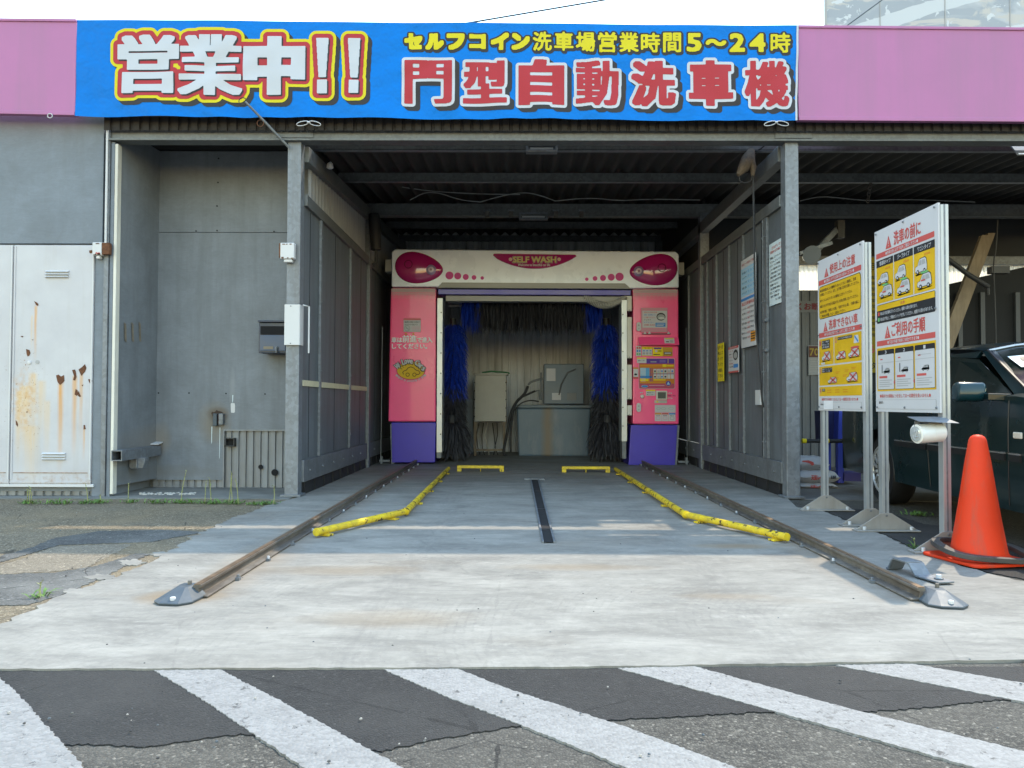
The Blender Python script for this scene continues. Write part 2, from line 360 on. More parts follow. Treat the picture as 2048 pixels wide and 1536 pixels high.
# ------------------------------------------------------------------ text
_tc = {}
def text_tris(body, bold=0.0):
    key = (body, bold)
    if key in _tc: return _tc[key]
    c = bpy.data.curves.new('t', 'FONT'); c.body = body; c.resolution_u = 2; c.offset = bold
    o = bpy.data.objects.new('t', c); COL.objects.link(o)
    dg = bpy.context.evaluated_depsgraph_get()
    me = bpy.data.meshes.new_from_object(o.evaluated_get(dg))
    me.calc_loop_triangles()
    V = np.array([v.co[:2] for v in me.vertices]) if len(me.vertices) else np.zeros((0, 2))
    T = np.array([t.vertices[:] for t in me.loop_triangles]) if len(me.loop_triangles) else np.zeros((0, 3), int)
    bpy.data.objects.remove(o); bpy.data.curves.remove(c); bpy.data.meshes.remove(me)
    _tc[key] = (V, T); return V, T

class Sheet:
    """flat printed sheet: local x right, y down, in metres; layers rise off the face"""
    def __init__(s, mb, origin, ux, uy, nrm, lift=.0012, sx=1., sy=1.):
        s.mb = mb; s.o = Vector(origin); s.ux = Vector(ux).normalized(); s.uy = Vector(uy).normalized(); s.n = Vector(nrm).normalized(); s.l = lift; s.sx = sx; s.sy = sy
    def p(s, x, y, k): return s.o+s.ux*(x*s.sx)+s.uy*(y*s.sy)+s.n*(s.l*k)
    def poly(s, pts, mat, k=1):
        P = [s.p(x, y, k) for x, y in pts]
        a = Vector((0, 0, 0))
        for i in range(len(P)): a += (P[i]-P[0]).cross(P[(i+1) % len(P)]-P[0])
        if a.dot(s.n) < 0: P = P[::-1]
        s.mb.poly(P, mat)
    def rect(s, x0, y0, x1, y1, mat, k=1): s.poly([(x0, y0), (x1, y0), (x1, y1), (x0, y1)], mat, k)
    def rrect(s, x0, y0, x1, y1, r, mat, k=1):
        pts = []
        for cx, cy, a0 in ((x1-r, y0+r, -90), (x1-r, y1-r, 0), (x0+r, y1-r, 90), (x0+r, y0+r, 180)):
            for j in range(5): a = R(a0+22.5*j); pts.append((cx+r*math.cos(a), cy+r*math.sin(a)))
        s.poly(pts, mat, k)
    def ell(s, cx, cy, rx, ry, mat, k=1, n=20): s.poly([(cx+rx*math.cos(2*math.pi*i/n), cy+ry*math.sin(2*math.pi*i/n)) for i in range(n)], mat, k)
    def line(s, x0, y0, x1, y1, w, mat, k=1):
        d = Vector((x1-x0, y1-y0)); d.normalize(); q = Vector((-d.y, d.x))*w/2
        s.poly([(x0+q.x, y0+q.y), (x1+q.x, y1+q.y), (x1-q.x, y1-q.y), (x0-q.x, y0-q.y)], mat, k)
    def text(s, x, y, h, body, mat, k=2, w=None, bold=.012, align='l', rot=0.):
        """x,y: top-left of the line, h: glyph height, w: fitted width"""
        V, T = text_tris(body, 0.)
        if not len(V): return
        lo = V.min(0); hi = V.max(0); sc = h/max(hi[1]-lo[1], 1e-3)
        W = (hi[0]-lo[0]); kx = (w/W) if w else sc
        X = (V[:, 0]-lo[0])*kx; Y = (hi[1]-V[:, 1])*sc
        if align == 'c': X = X-W*kx/2
        if rot:
            c_, s_ = math.cos(rot), math.sin(rot); X, Y = X*c_-Y*s_, X*s_+Y*c_
        put(s, X, Y, x, y, k, T, mat, bold*sc)

def put(s, X, Y, x, y, k, T, mat, bw):
    """strokes thickened by laying the line again at small offsets"""
    offs = [(0, 0)] if bw < 1e-5 else [(-bw, -bw*.6), (bw, -bw*.6), (bw, bw*.6), (-bw, bw*.6)]
    for q, (dx, dy) in enumerate(offs):
        P = [s.p(x+a+dx, y+b+dy, k+.07*q) for a, b in zip(X, Y)]
        flip = len(T) and ((P[T[0][1]]-P[T[0][0]]).cross(P[T[0][2]]-P[T[0][0]])).dot(s.n) < 0
        s.mb.mesh(P, [tuple(int(i) for i in (t[::-1] if flip else t)) for t in T], mat)
# --- fat outlined lettering from a distance field
def raster(V, T, x0, y0, cell, nx, ny):
    out = np.zeros((ny, nx), bool)
    P = (V-np.array([x0, y0]))/cell
    for t in T:
        a, b, c = P[t[0]], P[t[1]], P[t[2]]
        mn = np.floor(np.minimum(np.minimum(a, b), c)).astype(int); mx = np.ceil(np.maximum(np.maximum(a, b), c)).astype(int)
        i0, j0 = max(mn[0], 0), max(mn[1], 0); i1, j1 = min(mx[0]+1, nx), min(mx[1]+1, ny)
        if i1 <= i0 or j1 <= j0: continue
        X, Y = np.meshgrid(np.arange(i0, i1)+.5, np.arange(j0, j1)+.5)
        def e(p, q): return (q[0]-p[0])*(Y-p[1])-(q[1]-p[1])*(X-p[0])
        A, B, C = e(a, b), e(b, c), e(c, a); ep = 1e-6
        out[j0:j1, i0:i1] |= ((A >= -ep) & (B >= -ep) & (C >= -ep)) | ((A <= ep) & (B <= ep) & (C <= ep))
    return out
def dist(mask, Rm):
    ny, nx = mask.shape; big = 1e3
    col = np.where(mask, 0., big)
    for j in range(1, ny): col[j] = np.minimum(col[j], col[j-1]+1)
    for j in range(ny-2, -1, -1): col[j] = np.minimum(col[j], col[j+1]+1)
    best = col*col
    for d in range(1, Rm+2):
        s = col*col+d*d
        best[:, d:] = np.minimum(best[:, d:], s[:, :-d]); best[:, :-d] = np.minimum(best[:, :-d], s[:, d:])
    return np.sqrt(best)
def sdf(mask, Rm): return dist(mask, Rm)-dist(~mask, Rm)
def smooth_f(f):
    p = np.pad(f, 1, mode='edge')
    return (p[1:-1, 1:-1]*4+(p[:-2, 1:-1]+p[2:, 1:-1]+p[1:-1, :-2]+p[1:-1, 2:])*2+p[:-2, :-2]+p[2:, 2:]+p[:-2, 2:]+p[2:, :-2])/16
def contour(f, emit, run=10):
    """f<0 inside, sample points at cell centres; emit(list of (i,j) polygon)"""
    ny, nx = f.shape
    for j in range(ny-1):
        i = 0
        a = f[j]; b = f[j+1]
        full = (a[:-1] < 0) & (a[1:] < 0) & (b[:-1] < 0) & (b[1:] < 0)
        any_ = (a[:-1] < 0) | (a[1:] < 0) | (b[:-1] < 0) | (b[1:] < 0)
        idx = np.nonzero(any_)[0]; k = 0
        while k < len(idx):
            i = int(idx[k])
            if full[i]:
                e = i
                while e+1 < nx-1 and full[e+1] and e+1-i < run: e += 1
                emit([(i, j), (e+1, j), (e+1, j+1), (i, j+1)]); k += e-i+1
            else:
                c = [((i, j), f[j, i]), ((i+1, j), f[j, i+1]), ((i+1, j+1), f[j+1, i+1]), ((i, j+1), f[j+1, i])]
                poly = []
                for q in range(4):
                    (p0, v0), (p1, v1) = c[q], c[(q+1) % 4]
                    if v0 < 0: poly.append(p0)
                    if (v0 < 0) != (v1 < 0):
                        t = v0/(v0-v1); poly.append((p0[0]+(p1[0]-p0[0])*t, p0[1]+(p1[1]-p0[1])*t))
                if len(poly) >= 3: emit(poly)
                k += 1

# ================================================================== THE GROUND
def sheet(name, pts, z, mat, sub=None):
    P = [Vector((p[0], p[1])) for p in pts]
    A = sum(P[i].x*P[(i+1) % len(P)].y-P[(i+1) % len(P)].x*P[i].y for i in range(len(P)))
    if A < 0: P = P[::-1]
    mb = MB(); n = len(P)
    mb.mesh([(p.x, p.y, z) for p in P]+[(p.x, p.y, -.001) for p in P], [tuple(range(n))]+[(i, n+i, n+(i+1) % n, (i+1) % n) for i in range(n)], mat)
    return struct(mb.build(name))
def jag(pts, amp, step, seed=1):
    rnd = random.Random(seed); out = []
    for i in range(len(pts)-1):
        a, b = Vector(pts[i][:2]), Vector(pts[i+1][:2]); n = max(1, int((b-a).length/step))
        d = (b-a).normalized(); q = Vector((-d.y, d.x))
        for k in range(n): out.append(a+(b-a)*k/n+q*rnd.uniform(-amp, amp))
    out.append(Vector(pts[-1][:2])); return out
mb = MB(); mb.poly([(-300, -200, 0), (300, -200, 0), (300, 400, 0), (-300, 400, 0)], A_OLD); struct(mb.build('ground'))
gl = lambda L: [G(u, v) for u, v in L]
edgeL = jag(gl([(-420, 1450), (-200, 1345), (0, 1254), (115, 1200), (200, 1170), (320, 1120), (400, 1070), (450, 1045), (540, 1012), (592, 998)]), .022, .045, 3)
edgeR = jag(gl([(1594, 1016), (1654, 1027), (1714, 1055), (1774, 1076), (1824, 1101), (1900, 1128), (1974, 1150), (2048, 1167), (2500, 1290)]), .015, .035, 4)
front = [Vector((3.9, 2.62)), Vector((1.7, 2.60))]+jag([tuple(G(2048, 1325)[:2]), tuple(G(1400, 1336)[:2]), tuple(G(1024, 1341)[:2]), tuple(G(0, 1344)[:2])], .004, .04, 5)+[Vector((-2.6, 2.5))]
slab = [p for p in edgeL if p.y > 2.52]+[Vector((-2.0, 7.15)), Vector((-2.0, 15)), Vector((2.5, 15)), Vector((2.5, 7.1))]+[p for p in edgeR if p.y > 2.7]+front
sheet('concrete_slab', slab, .011, CONC)
# left apron of browner asphalt, with grey and tan patches
lp = [Vector((-30, 2.4)), Vector((-2.3, 2.4))]+[p for p in edgeL]+[Vector((-2.05, 8.2)), Vector((-30, 8.2))]
sheet('left_pavement', lp, .004, A_LEFT)
sheet('asphalt_patch', jag(gl([(-300, 1130), (-60, 1132), (60, 1098), (110, 1078), (200, 1064), (330, 1062), (410, 1066), (300, 1086), (240, 1088), (120, 1092), (40, 1115), (-80, 1150), (-300, 1160)]), .010, .018, 8), .008, A_GREY)
sheet('asphalt_patch', jag(gl([(-400, 1150), (-80, 1150), (30, 1125), (110, 1095), (255, 1090), (262, 1092), (172, 1138), (100, 1146), (0, 1150), (-400, 1190)]), .010, .018, 9), .006, A_TAN)
sheet('asphalt_patch', jag(gl([(-300, 1152), (0, 1152), (110, 1148), (190, 1135), (270, 1110), (300, 1110), (200, 1160), (130, 1190), (60, 1212), (-60, 1215), (-300, 1215)]), .010, .018, 12), .008, A_GREY)
rr = random.Random(31)
for k, (u, v, w_, h_) in enumerate(((330, 1112, 34, 6), (262, 1128, 30, 7), (402, 1076, 30, 4), (205, 1158, 40, 7), (150, 1186, 26, 6))):
    n_ = 26; sheet('cement_spill', [G(u+w_*math.cos(2*math.pi*i/n_)*rr.uniform(.55, 1.1), v+h_*math.sin(2*math.pi*i/n_)*rr.uniform(.4, 1.15)) for i in range(n_)], .0095+.0001*k, CONC)
# floor of old concrete along the left wall foot
sheet('wall_apron', jag([(-30, 6.86), (-3.9, 6.9), (-2.6, 6.96), (-2.05, 6.93)], .03, .08, 6)+[Vector((-2.05, 8.2)), Vector((-30, 8.2))], .010, M('apron_concrete', (.19, .185, .165), .9, 0, .25, 3, (.10, .095, .08), .7, .42, .7, (2, 6, 1), bump=.3))
# dark new asphalt strip and old asphalt at right
low = jag(gl([(2600, 1395), (2048, 1403), (1999, 1401), (1874, 1415), (1744, 1425), (1549, 1425), (1424, 1431), (1199, 1443), (1024, 1455), (850, 1485), (765, 1505), (620, 1490), (490, 1470), (425, 1476), (300, 1495), (165, 1491), (0, 1500), (-400, 1515)]), .006, .011, 11)
sheet('asphalt_strip', [Vector((-3.2, 2.52)), Vector((3.9, 2.64))]+low, .004, A_NEW)
sheet('asphalt_patch', jag(gl([(1600, 1021), (1680, 1018), (1760, 1022), (1850, 1050), (1960, 1060), (2100, 1120), (2300, 1200), (2048, 1160), (1974, 1146), (1824, 1096), (1774, 1072), (1714, 1050), (1654, 1024)]), .010, .018, 14), .006, A_NEW)
sheet('bay_floor', [Vector((2.62, 7.1)), Vector((9, 6.4)), Vector((9, 15)), Vector((2.62, 15))], .004, M('bay_floor', (.16, .155, .145), .85, 0, .3, 2, (.07, .065, .06), .7, .4, .7, (3, 3, 3), bump=.2))
def stripe(pts, seed):
    n = len(pts); P = gl(pts)
    sheet('road_marking', jag([tuple(p[:2]) for p in P]+[tuple(P[0][:2])], .0035, .009, seed)[:-1], .0065, PAINT)
stripe([(-260, 1345), (-20, 1345), (30, 1385), (100, 1464), (166, 1537), (300, 1690), (-60, 1690)], 21)
stripe([(308, 1344), (440, 1343), (560, 1405), (800, 1537), (1060, 1690), (830, 1690), (602, 1537), (420, 1413)], 22)
stripe([(768, 1343), (915, 1341), (1024, 1384), (1250, 1458), (1464, 1537), (1850, 1690), (1600, 1690), (1245, 1537), (1024, 1447), (890, 1396)], 23)
stripe([(1236, 1340), (1388, 1336), (1694, 1420), (2048, 1507), (2500, 1620), (2300, 1640), (1900, 1526), (1544, 1425)], 24)
stripe([(1672, 1334), (1824, 1331), (2048, 1370), (2600, 1470), (2500, 1500), (2048, 1408), (1850, 1369)], 25)

# ================================================================== CAR WASH SHED
YF = 7.10            # front face of the posts
XL, XR = -2.0, 2.50  # inner faces of the bay's side walls
def roofz(y): return 3.50+.062*(y-7.1)
shed = thing('car_wash_shed', 'open grey steel car wash shed with dark corrugated roof', 'building', (.25, 9, 0))
def box_beam(name, x0, x1, y0, y1, z0, z1, mat=GALV, bevel=.006, par=shed):
    b = MB(); b.box(x0, x1, y0, y1, z0, z1, mat); return b.build(name, par, bevel)
lpx0, lpx1 = FY(572, 640, YF).x, FY(599, 640, YF).x
rpx0, rpx1 = FY(1572, 640, YF).x, FY(1599, 640, YF).x
for x0, x1 in ((lpx0, lpx1), (rpx0, rpx1)): box_beam('front_post', x0, x1, YF, YF+.125, 0, 3.34)
# small base plates of the posts
for x0, x1 in ((lpx0, lpx1), (rpx0, rpx1)): box_beam('base_plate', x0-.03, x1+.03, YF-.03, YF+.16, .012, .03, GALV_D, .002)
z0, z1 = 3.31, 3.445
b = MB(); xs = FY(216, 260, YF).x
b.box(xs, 9.0, YF-.012, YF+.11, z0, z1, BEAMG); b.box(xs, 9.0, YF-.045, YF-.014, z0-.003, z0+.018, BEAMG); b.build('front_beam', shed, .004)
for xc in ((lpx0+lpx1)/2, (rpx0+rpx1)/2):   # splice plates with bolts at the posts
    b = MB(); b.box(xc-.16, xc+.18, YF-.022, YF-.0125, z0+.03, z1-.012, BEAMG)
    for dx in (-.11, -.05, .07, .13): b.cyl((xc+dx, YF-.036, z0+.09), (xc+dx, YF-.02, z0+.09), .014, GALV_D, 6)
    b.build('splice_plate', shed, .002)
# stub posts above the beam
for x0, x1 in ((lpx0+.01, lpx1-.01), (rpx0+.01, rpx1-.01)): box_beam('stub_post', x0, x1, YF+.0, YF+.1, z1, 4.1, GALV_D)
# roof of corrugated sheets in runs; front gaps shaped to let sun onto slab
def corrugated(name, x0, x1, runs, par, mat, per=.177, amp=.03, zf=roofz, th=.012):
    b = MB(); n = int((x1-x0)/per*8)
    for (ya, yb) in runs:
        vs = []; fs = []
        for i in range(n+1):
            x = x0+(x1-x0)*i/n; w = amp*math.cos(2*math.pi*(x-x0)/per)
            for y in (ya, yb):
                vs += [(x, y, zf(y)+w), (x, y, zf(y)+w+th)]
        for i in range(n):
            k = i*4; q = k+4
            fs += [(k, k+2, q+2, q), (k+1, q+1, q+3, k+3), (k, q, q+1, k+1), (k+2, k+3, q+3, q+2)]
        b.mesh(vs, fs, mat)
    return b.build(name, par, smooth=50)
for xa_, xb_, runs_ in ((-2.15, 2.095, ((7.06, 7.28), (7.46, 9.05), (9.0, 11.6), (11.55, 15.0))), (2.098, 2.626, ((7.78, 9.05), (9.0, 11.6), (11.55, 15.0))), (2.629, 3.157, ((7.78, 9.05), (9.0, 10.86))), (3.16, 9.0, ((7.06, 7.28), (7.46, 9.05), (9.0, 10.86)))):  # right-hand front opening added for a sunlit patch; short right runs backlight the strip
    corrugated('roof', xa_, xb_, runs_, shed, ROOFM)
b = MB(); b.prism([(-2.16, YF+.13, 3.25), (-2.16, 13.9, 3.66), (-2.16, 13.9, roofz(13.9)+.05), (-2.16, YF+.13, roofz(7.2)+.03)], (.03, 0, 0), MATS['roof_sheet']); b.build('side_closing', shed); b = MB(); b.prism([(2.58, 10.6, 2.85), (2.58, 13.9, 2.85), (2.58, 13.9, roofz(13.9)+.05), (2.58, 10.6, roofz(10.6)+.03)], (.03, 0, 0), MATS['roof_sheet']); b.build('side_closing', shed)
for y in (7.62, 9.0, 10.9, 12.3, 13.7):
    z = roofz(y); b = MB(); b.box(-2.1, 9.0, y-.03, y+.03, z-.135, z-.035, BEAMG if y < 9.5 else GALV_D); b.box(-2.1, 9.0, y-.03, y+.035, z-.139, z-.128, GALV_D); b.build('purlin', shed)
zb = roofz(10.4)
b = MB(); b.box(-2.1, 9.0, 10.33, 10.45, zb-.30, zb-.13, BEAMG); b.box(-2.1, 9.0, 10.30, 10.33, zb-.303, zb-.285, BEAMG); b.build('rear_beam', shed, .004)
for x in (7.3,):
    b = MB(); b.box(x, x+.06, 7.3, 15, roofz(7.3)-.25, roofz(7.3)-.15, BEAMG); b.build('rafter', shed)
# eave beams running back above the side walls
for X, s in ((XL-.02, 1), (XR+.02, -1)):
    b = MB(); zz = (lambda y: 3.30+.062*(y-7.1)) if s > 0 else (lambda y: 3.32)
    b.prism([(X-.05, YF+.13, zz(7.2)-.15), (X-.05, 13.9, zz(13.9)-.15), (X-.05, 13.9, zz(13.9)), (X-.05, YF+.13, zz(7.2))], (.1, 0, 0), BEAMG); b.build('eave_beam', shed, .004)
# rear posts
for X in (XL-.03, XR+.03): box_beam('rear_post', X-.06, X+.06, 10.3, 10.42, 0, 3.45, GALV_D)
for X in (XL-.03, XR+.03): box_beam('rear_post', X-.06, X+.06, 13.55, 13.67, 0, 3.75, GALV_D)

def side_wall(X, s, studs, seams, tape=False):
    """s=+1: wall on the left (faces +X), s=-1: on the right"""
    y0, y1 = YF+.126, 13.55
    o = lambda d: X-s*d          # d metres behind the inner face
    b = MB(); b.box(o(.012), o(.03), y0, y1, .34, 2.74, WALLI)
    b.build('wall_panel', shed)
    for y in seams:
        b = MB(); b.box(o(.0085), o(.0118), y-.004, y+.004, .35, 2.73, DARK); b.build('panel_seam', shed)
    box_beam('top_rail', o(-.02), o(.06), y0, y1, 2.74, 2.85, BEAMG)
    b = MB(); b.box(o(-.012), o(.06), y0, y1, .13, .335, GALV_D)
    for k in range(14):
        y = y0+.2+k*.48; b.cyl((o(-.006), y, .23), (o(-.026), y, .23), .011, GALV_D, 6)
    b.build('base_rail', shed, .004)
    for y, w in studs:
        b = MB(); b.box(o(-.016), o(.010), y, y+w, .338, 2.738, GALV_D)
        for z in (.5, 1.2, 1.9, 2.55): b.cyl((o(-.012), y+w/2, z), (o(-.026), y+w/2, z), .010, GALV_D, 6)
        b.build('stud', shed, .003)
    b = MB(); b.box(o(.02), o(.05), y0, y1, .012, .13, BLACK)
    rr = random.Random(5)
    for k in range(16):
        y = y0+.1+k*.38; b.prism([(o(.0), y, .012), (o(.0), y+.3, .012), (o(.012), y+.3, .128), (o(.012), y, .128)], (-.018*s, 0, 0), BLACK)
    b.build('rubber_skirt', shed)
    # ribbed translucent infill above the rail
    ya, yb = (y0+.25, y1) if s > 0 else (9.0, y1)
    b = MB(); n = int((yb-ya)/.032)
    vs = []; fs = []
    for i in range(n+1):
        y = ya+(yb-ya)*i/n; d = .03+(.014 if i % 4 in (0, 1) else 0)
        vs += [(o(d), y, 2.851), (o(d), y, 3.17+.062*(y-7.1))]
        if i: k = 2*i; fs.append((k-2, k, k+1, k-1))
    if s > 0: b.mesh(vs, fs, M('pale_ribbed_infill', (.30, .31, .32), .6, 0, .1, 3, (.2, .19, .17), .5)); b.build('infill_panel', shed)
    if tape:
        b = MB(); b.box(o(-.0025), o(.0117), y0, 10.3, 1.035, 1.09, M('cream_tape', (.55, .50, .34), .6, 0, .1, 8)); b.build('tape_strip', shed)
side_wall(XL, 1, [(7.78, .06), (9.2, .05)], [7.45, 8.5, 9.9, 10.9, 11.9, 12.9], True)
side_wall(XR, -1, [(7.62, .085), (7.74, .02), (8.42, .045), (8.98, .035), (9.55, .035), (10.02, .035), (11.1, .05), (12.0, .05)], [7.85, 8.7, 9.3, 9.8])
# ribbed back wall
def ribbed(name, x0, x1, y, z0, z1, par, mat, per=.11, dep=.018, base=.6):
    b = MB(); vs = []; fs = []; x = x0; k = 0
    prof = []
    while x < x1:
        prof += [(x, 0), (x+per*base, 0), (x+per*(base+.08), dep), (x+per*.92, dep)]; x += per
    prof = [(min(px, x1), d) for px, d in prof if px < x1]+[(x1, 0)]
    for i, (px, d) in enumerate(prof):
        vs += [(px, y+d, z0), (px, y+d, z1)]
        if i: q = 2*i; fs.append((q-2, q, q+1, q-1))
    b.mesh(vs, fs, mat); return b.build(name, par)
ribbed('back_wall', XL-.18, XR+.05, 13.70, .0, 3.97, shed, BACKW, per=.13, dep=.035, base=.72)
# a translucent ribbed strip and the dark wall at the back of the right-hand bay
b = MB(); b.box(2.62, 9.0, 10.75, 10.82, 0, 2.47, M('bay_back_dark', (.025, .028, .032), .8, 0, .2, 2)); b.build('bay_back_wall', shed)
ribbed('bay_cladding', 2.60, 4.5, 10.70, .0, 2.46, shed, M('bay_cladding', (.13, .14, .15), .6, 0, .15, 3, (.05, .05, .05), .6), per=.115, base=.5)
def translucent():
    m, t, bs, tc = newmat('translucent_sheet')
    bs.inputs['Base Color'].default_value = (.85, .80, .70, 1); bs.inputs['Roughness'].default_value = .4
    tr = t.n('ShaderNodeBsdfTranslucent'); tr.inputs[0].default_value = (.95, .90, .80, 1)
    mx = t.n('ShaderNodeMixShader'); mx.inputs[0].default_value = .75
    t.nt.links.new(bs.outputs[0], mx.inputs[1]); t.nt.links.new(tr.outputs[0], mx.inputs[2])
    t.nt.links.new(mx.outputs[0], t.nt.nodes['Material Output'].inputs[0]); return m
ribbed('translucent_strip', 2.60, 9.0, 10.78, 2.475, 2.83, shed, translucent(), per=.06, dep=.012, base=.4)
box_beam('bay_back_beam', 2.6, 9.0, 10.72, 10.84, 2.83, 2.95, GALV_D)
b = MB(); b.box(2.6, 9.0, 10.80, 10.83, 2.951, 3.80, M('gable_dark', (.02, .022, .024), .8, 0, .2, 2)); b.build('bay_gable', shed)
# right fascia, pink sheet metal box; left one belongs to the storage shed
def fascia(x0, x1, par, vt0, vb0, vt1, vb1, y=6.93):
    b = MB()
    b.prism([(x0, y, vb0), (x1, y, vb1), (x1, y, vt1), (x0, y, vt0)], (0, .06, 0), PINKF)
    b.prism([(x0, y-.012, vb0-.006), (x1, y-.012, vb1-.006), (x1, y-.012, vb1+.03), (x0, y-.012, vb0+.03)], (0, .011, 0), PINKF)
    b.prism([(x0, y-.012, vt0-.02), (x1, y-.012, vt1-.02), (x1, y-.012, vt1+.006), (x0, y-.012, vt0+.006)], (0, .075, 0), PINKF)
    b.build('fascia', par, .004)
YB = 6.93
pa, pb_ = FY(1575, 52, YB), FY(1575, 240, YB); pc, pd = FY(2048, 57, YB), FY(2048, 243, YB)
ex = lambda p, q, x: p.z+(q.z-p.z)*(x-p.x)/(q.x-p.x)
fascia(FY(1596, 52, YB).x, 9.0, shed, pa.z, pb_.z, ex(pa, pc, 9.0), ex(pb_, pd, 9.0))
# backing sheet that carries the banner
b = MB(); xa, xb = FY(150, 50, YB).x, pa.x
b.box(xa, xb-.002, YB+.03, YB+.10, 3.52, 4.27, M('fascia_back', (.2, .2, .2), .7)); b.build('fascia_backing', shed)
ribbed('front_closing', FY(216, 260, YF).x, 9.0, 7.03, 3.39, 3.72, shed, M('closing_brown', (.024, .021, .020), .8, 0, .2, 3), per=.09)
# rusty spot on the beam
b = MB(); q = FY(1130, 261, YF-.012); b.poly([(q.x+dx, YF-.0135, q.z+dz) for dx, dz in ((-.05, .012), (-.02, .02), (0, .008), (.03, .016), (.055, .0), (.02, -.006), (-.02, .002), (-.045, -.008))][::-1], RUST); b.build('rust_spot', shed)

# ================================================================== STORAGE SHED (left)
def rusted_door():
    m, t, b, tc = newmat('rusted_white_door')
    sep = t.n('ShaderNodeSeparateXYZ'); t.nt.links.new(tc, sep.inputs[0])
    c = t.mix(t.ramp(t.noise(tc, 2.5, 6), .3, .7), (.43, .425, .45), (.50, .50, .52))
    c = t.mix(t.m('MULTIPLY', t.ramp(t.noise(t.map(tc, (10, 10, .6)), 1, 8, .65), .52, .8), .4), c, (.36, .33, .28))
    wob = t.m('MULTIPLY', t.m('SUBTRACT', t.noise(tc, 9, 3), .5), .012)
    X = t.m('ADD', sep.outputs[0], wob)
    def streak(u, v, hw, ln, amt, col):
        nonlocal c
        p = FY(u, v, YF-.02)
        ax = t.m('SUBTRACT', 1.0, t.ramp(t.m('ABSOLUTE', t.m('SUBTRACT', X, p.x)), hw*.3, hw))
        dz = t.m('SUBTRACT', p.z, sep.outputs[2])
        az = t.m('MULTIPLY', t.ramp(dz, -.005, .02), t.m('SUBTRACT', 1.0, t.ramp(dz, .12, ln*1.25)))
        k = t.m('MULTIPLY', t.m('MULTIPLY', ax, az), t.ramp(t.noise(t.map(tc, (40, 40, 1.2)), 1, 5), .12, .55))
        c = t.mix(t.m('MULTIPLY', k, amt), c, col)
    O1, O2 = (.55, .27, .07), (.62, .42, .19)
    streak(122, 760, .035, .70, .95, O1); streak(150, 750, .03, .62, .9, O1); streak(163, 745, .022, .55, .7, O1)
    streak(72, 610, .018, .42, .8, O1); streak(64, 630, .012, .3, .6, O2); streak(168, 855, .014, .25, .7, O1)
    streak(50, 770, .06, .5, .7, O2); streak(66, 745, .05, .6, .6, O2); streak(38, 780, .035, .6, .7, O2); streak(84, 760, .05, .45, .5, O2); streak(95, 800, .04, .45, .4, O2); streak(62, 850, .09, .5, .5, O2)
    # patchy bloom near the lower left
    p = FY(50, 800, YF-.02)
    e = t.m('ADD', t.m('POWER', t.m('DIVIDE', t.m('SUBTRACT', sep.outputs[0], p.x), .12), 2.), t.m('POWER', t.m('DIVIDE', t.m('SUBTRACT', sep.outputs[2], p.z), .28), 2.))
    k = t.m('MULTIPLY', t.m('SUBTRACT', 1.0, t.ramp(e, .2, 1.6)), t.ramp(t.noise(tc, 22, 7, .7), .42, .62))
    c = t.mix(t.m('MULTIPLY', k, .6), c, (.50, .27, .09))
    k2 = t.m('MULTIPLY', t.m('SUBTRACT', 1.0, t.ramp(e, .4, 5.0)), t.m('GREATER_THAN', t.noise(tc, 55, 5, .6), .66))
    c = t.mix(k2, c, (.2, .09, .04))
    edge = t.m('SUBTRACT', 1.0, t.ramp(t.m('SUBTRACT', sep.outputs[2], .12), .0, .14))
    c = t.mix(t.m('MULTIPLY', t.m('MULTIPLY', edge, t.ramp(t.noise(tc, 16, 7, .7), .48, .68)), .8), c, (.33, .19, .10))
    t.set(b.inputs['Base Color'], c); b.inputs['Roughness'].default_value = .45
    t.set(b.inputs['Normal'], t.bump(t.noise(tc, 4, 3), .25, .015))
    return m
DOORM = rusted_door()
store = thing('storage_shed', 'blue grey storage shed with rust stained white steel doors', 'building', (-4.6, 7.3, 0))
xr = FY(206, 400, YF).x
b = MB(); b.box(-7.5, xr, YF, YF+.05, FY(100, 487, YF).z, 3.56, WALLB); b.build('upper_wall', store, .003)
b = MB(); b.box(-7.5, FY(205, 700, YF).x, YF+.03, YF+.06, .05, FY(100, 486, YF).z, WALLB); b.build('door_frame', store)
dz0, dz1 = FY(100, 968, YF).z, FY(100, 491, YF).z
dxm, dxr = FY(27, 700, YF).x, FY(188, 700, YF).x
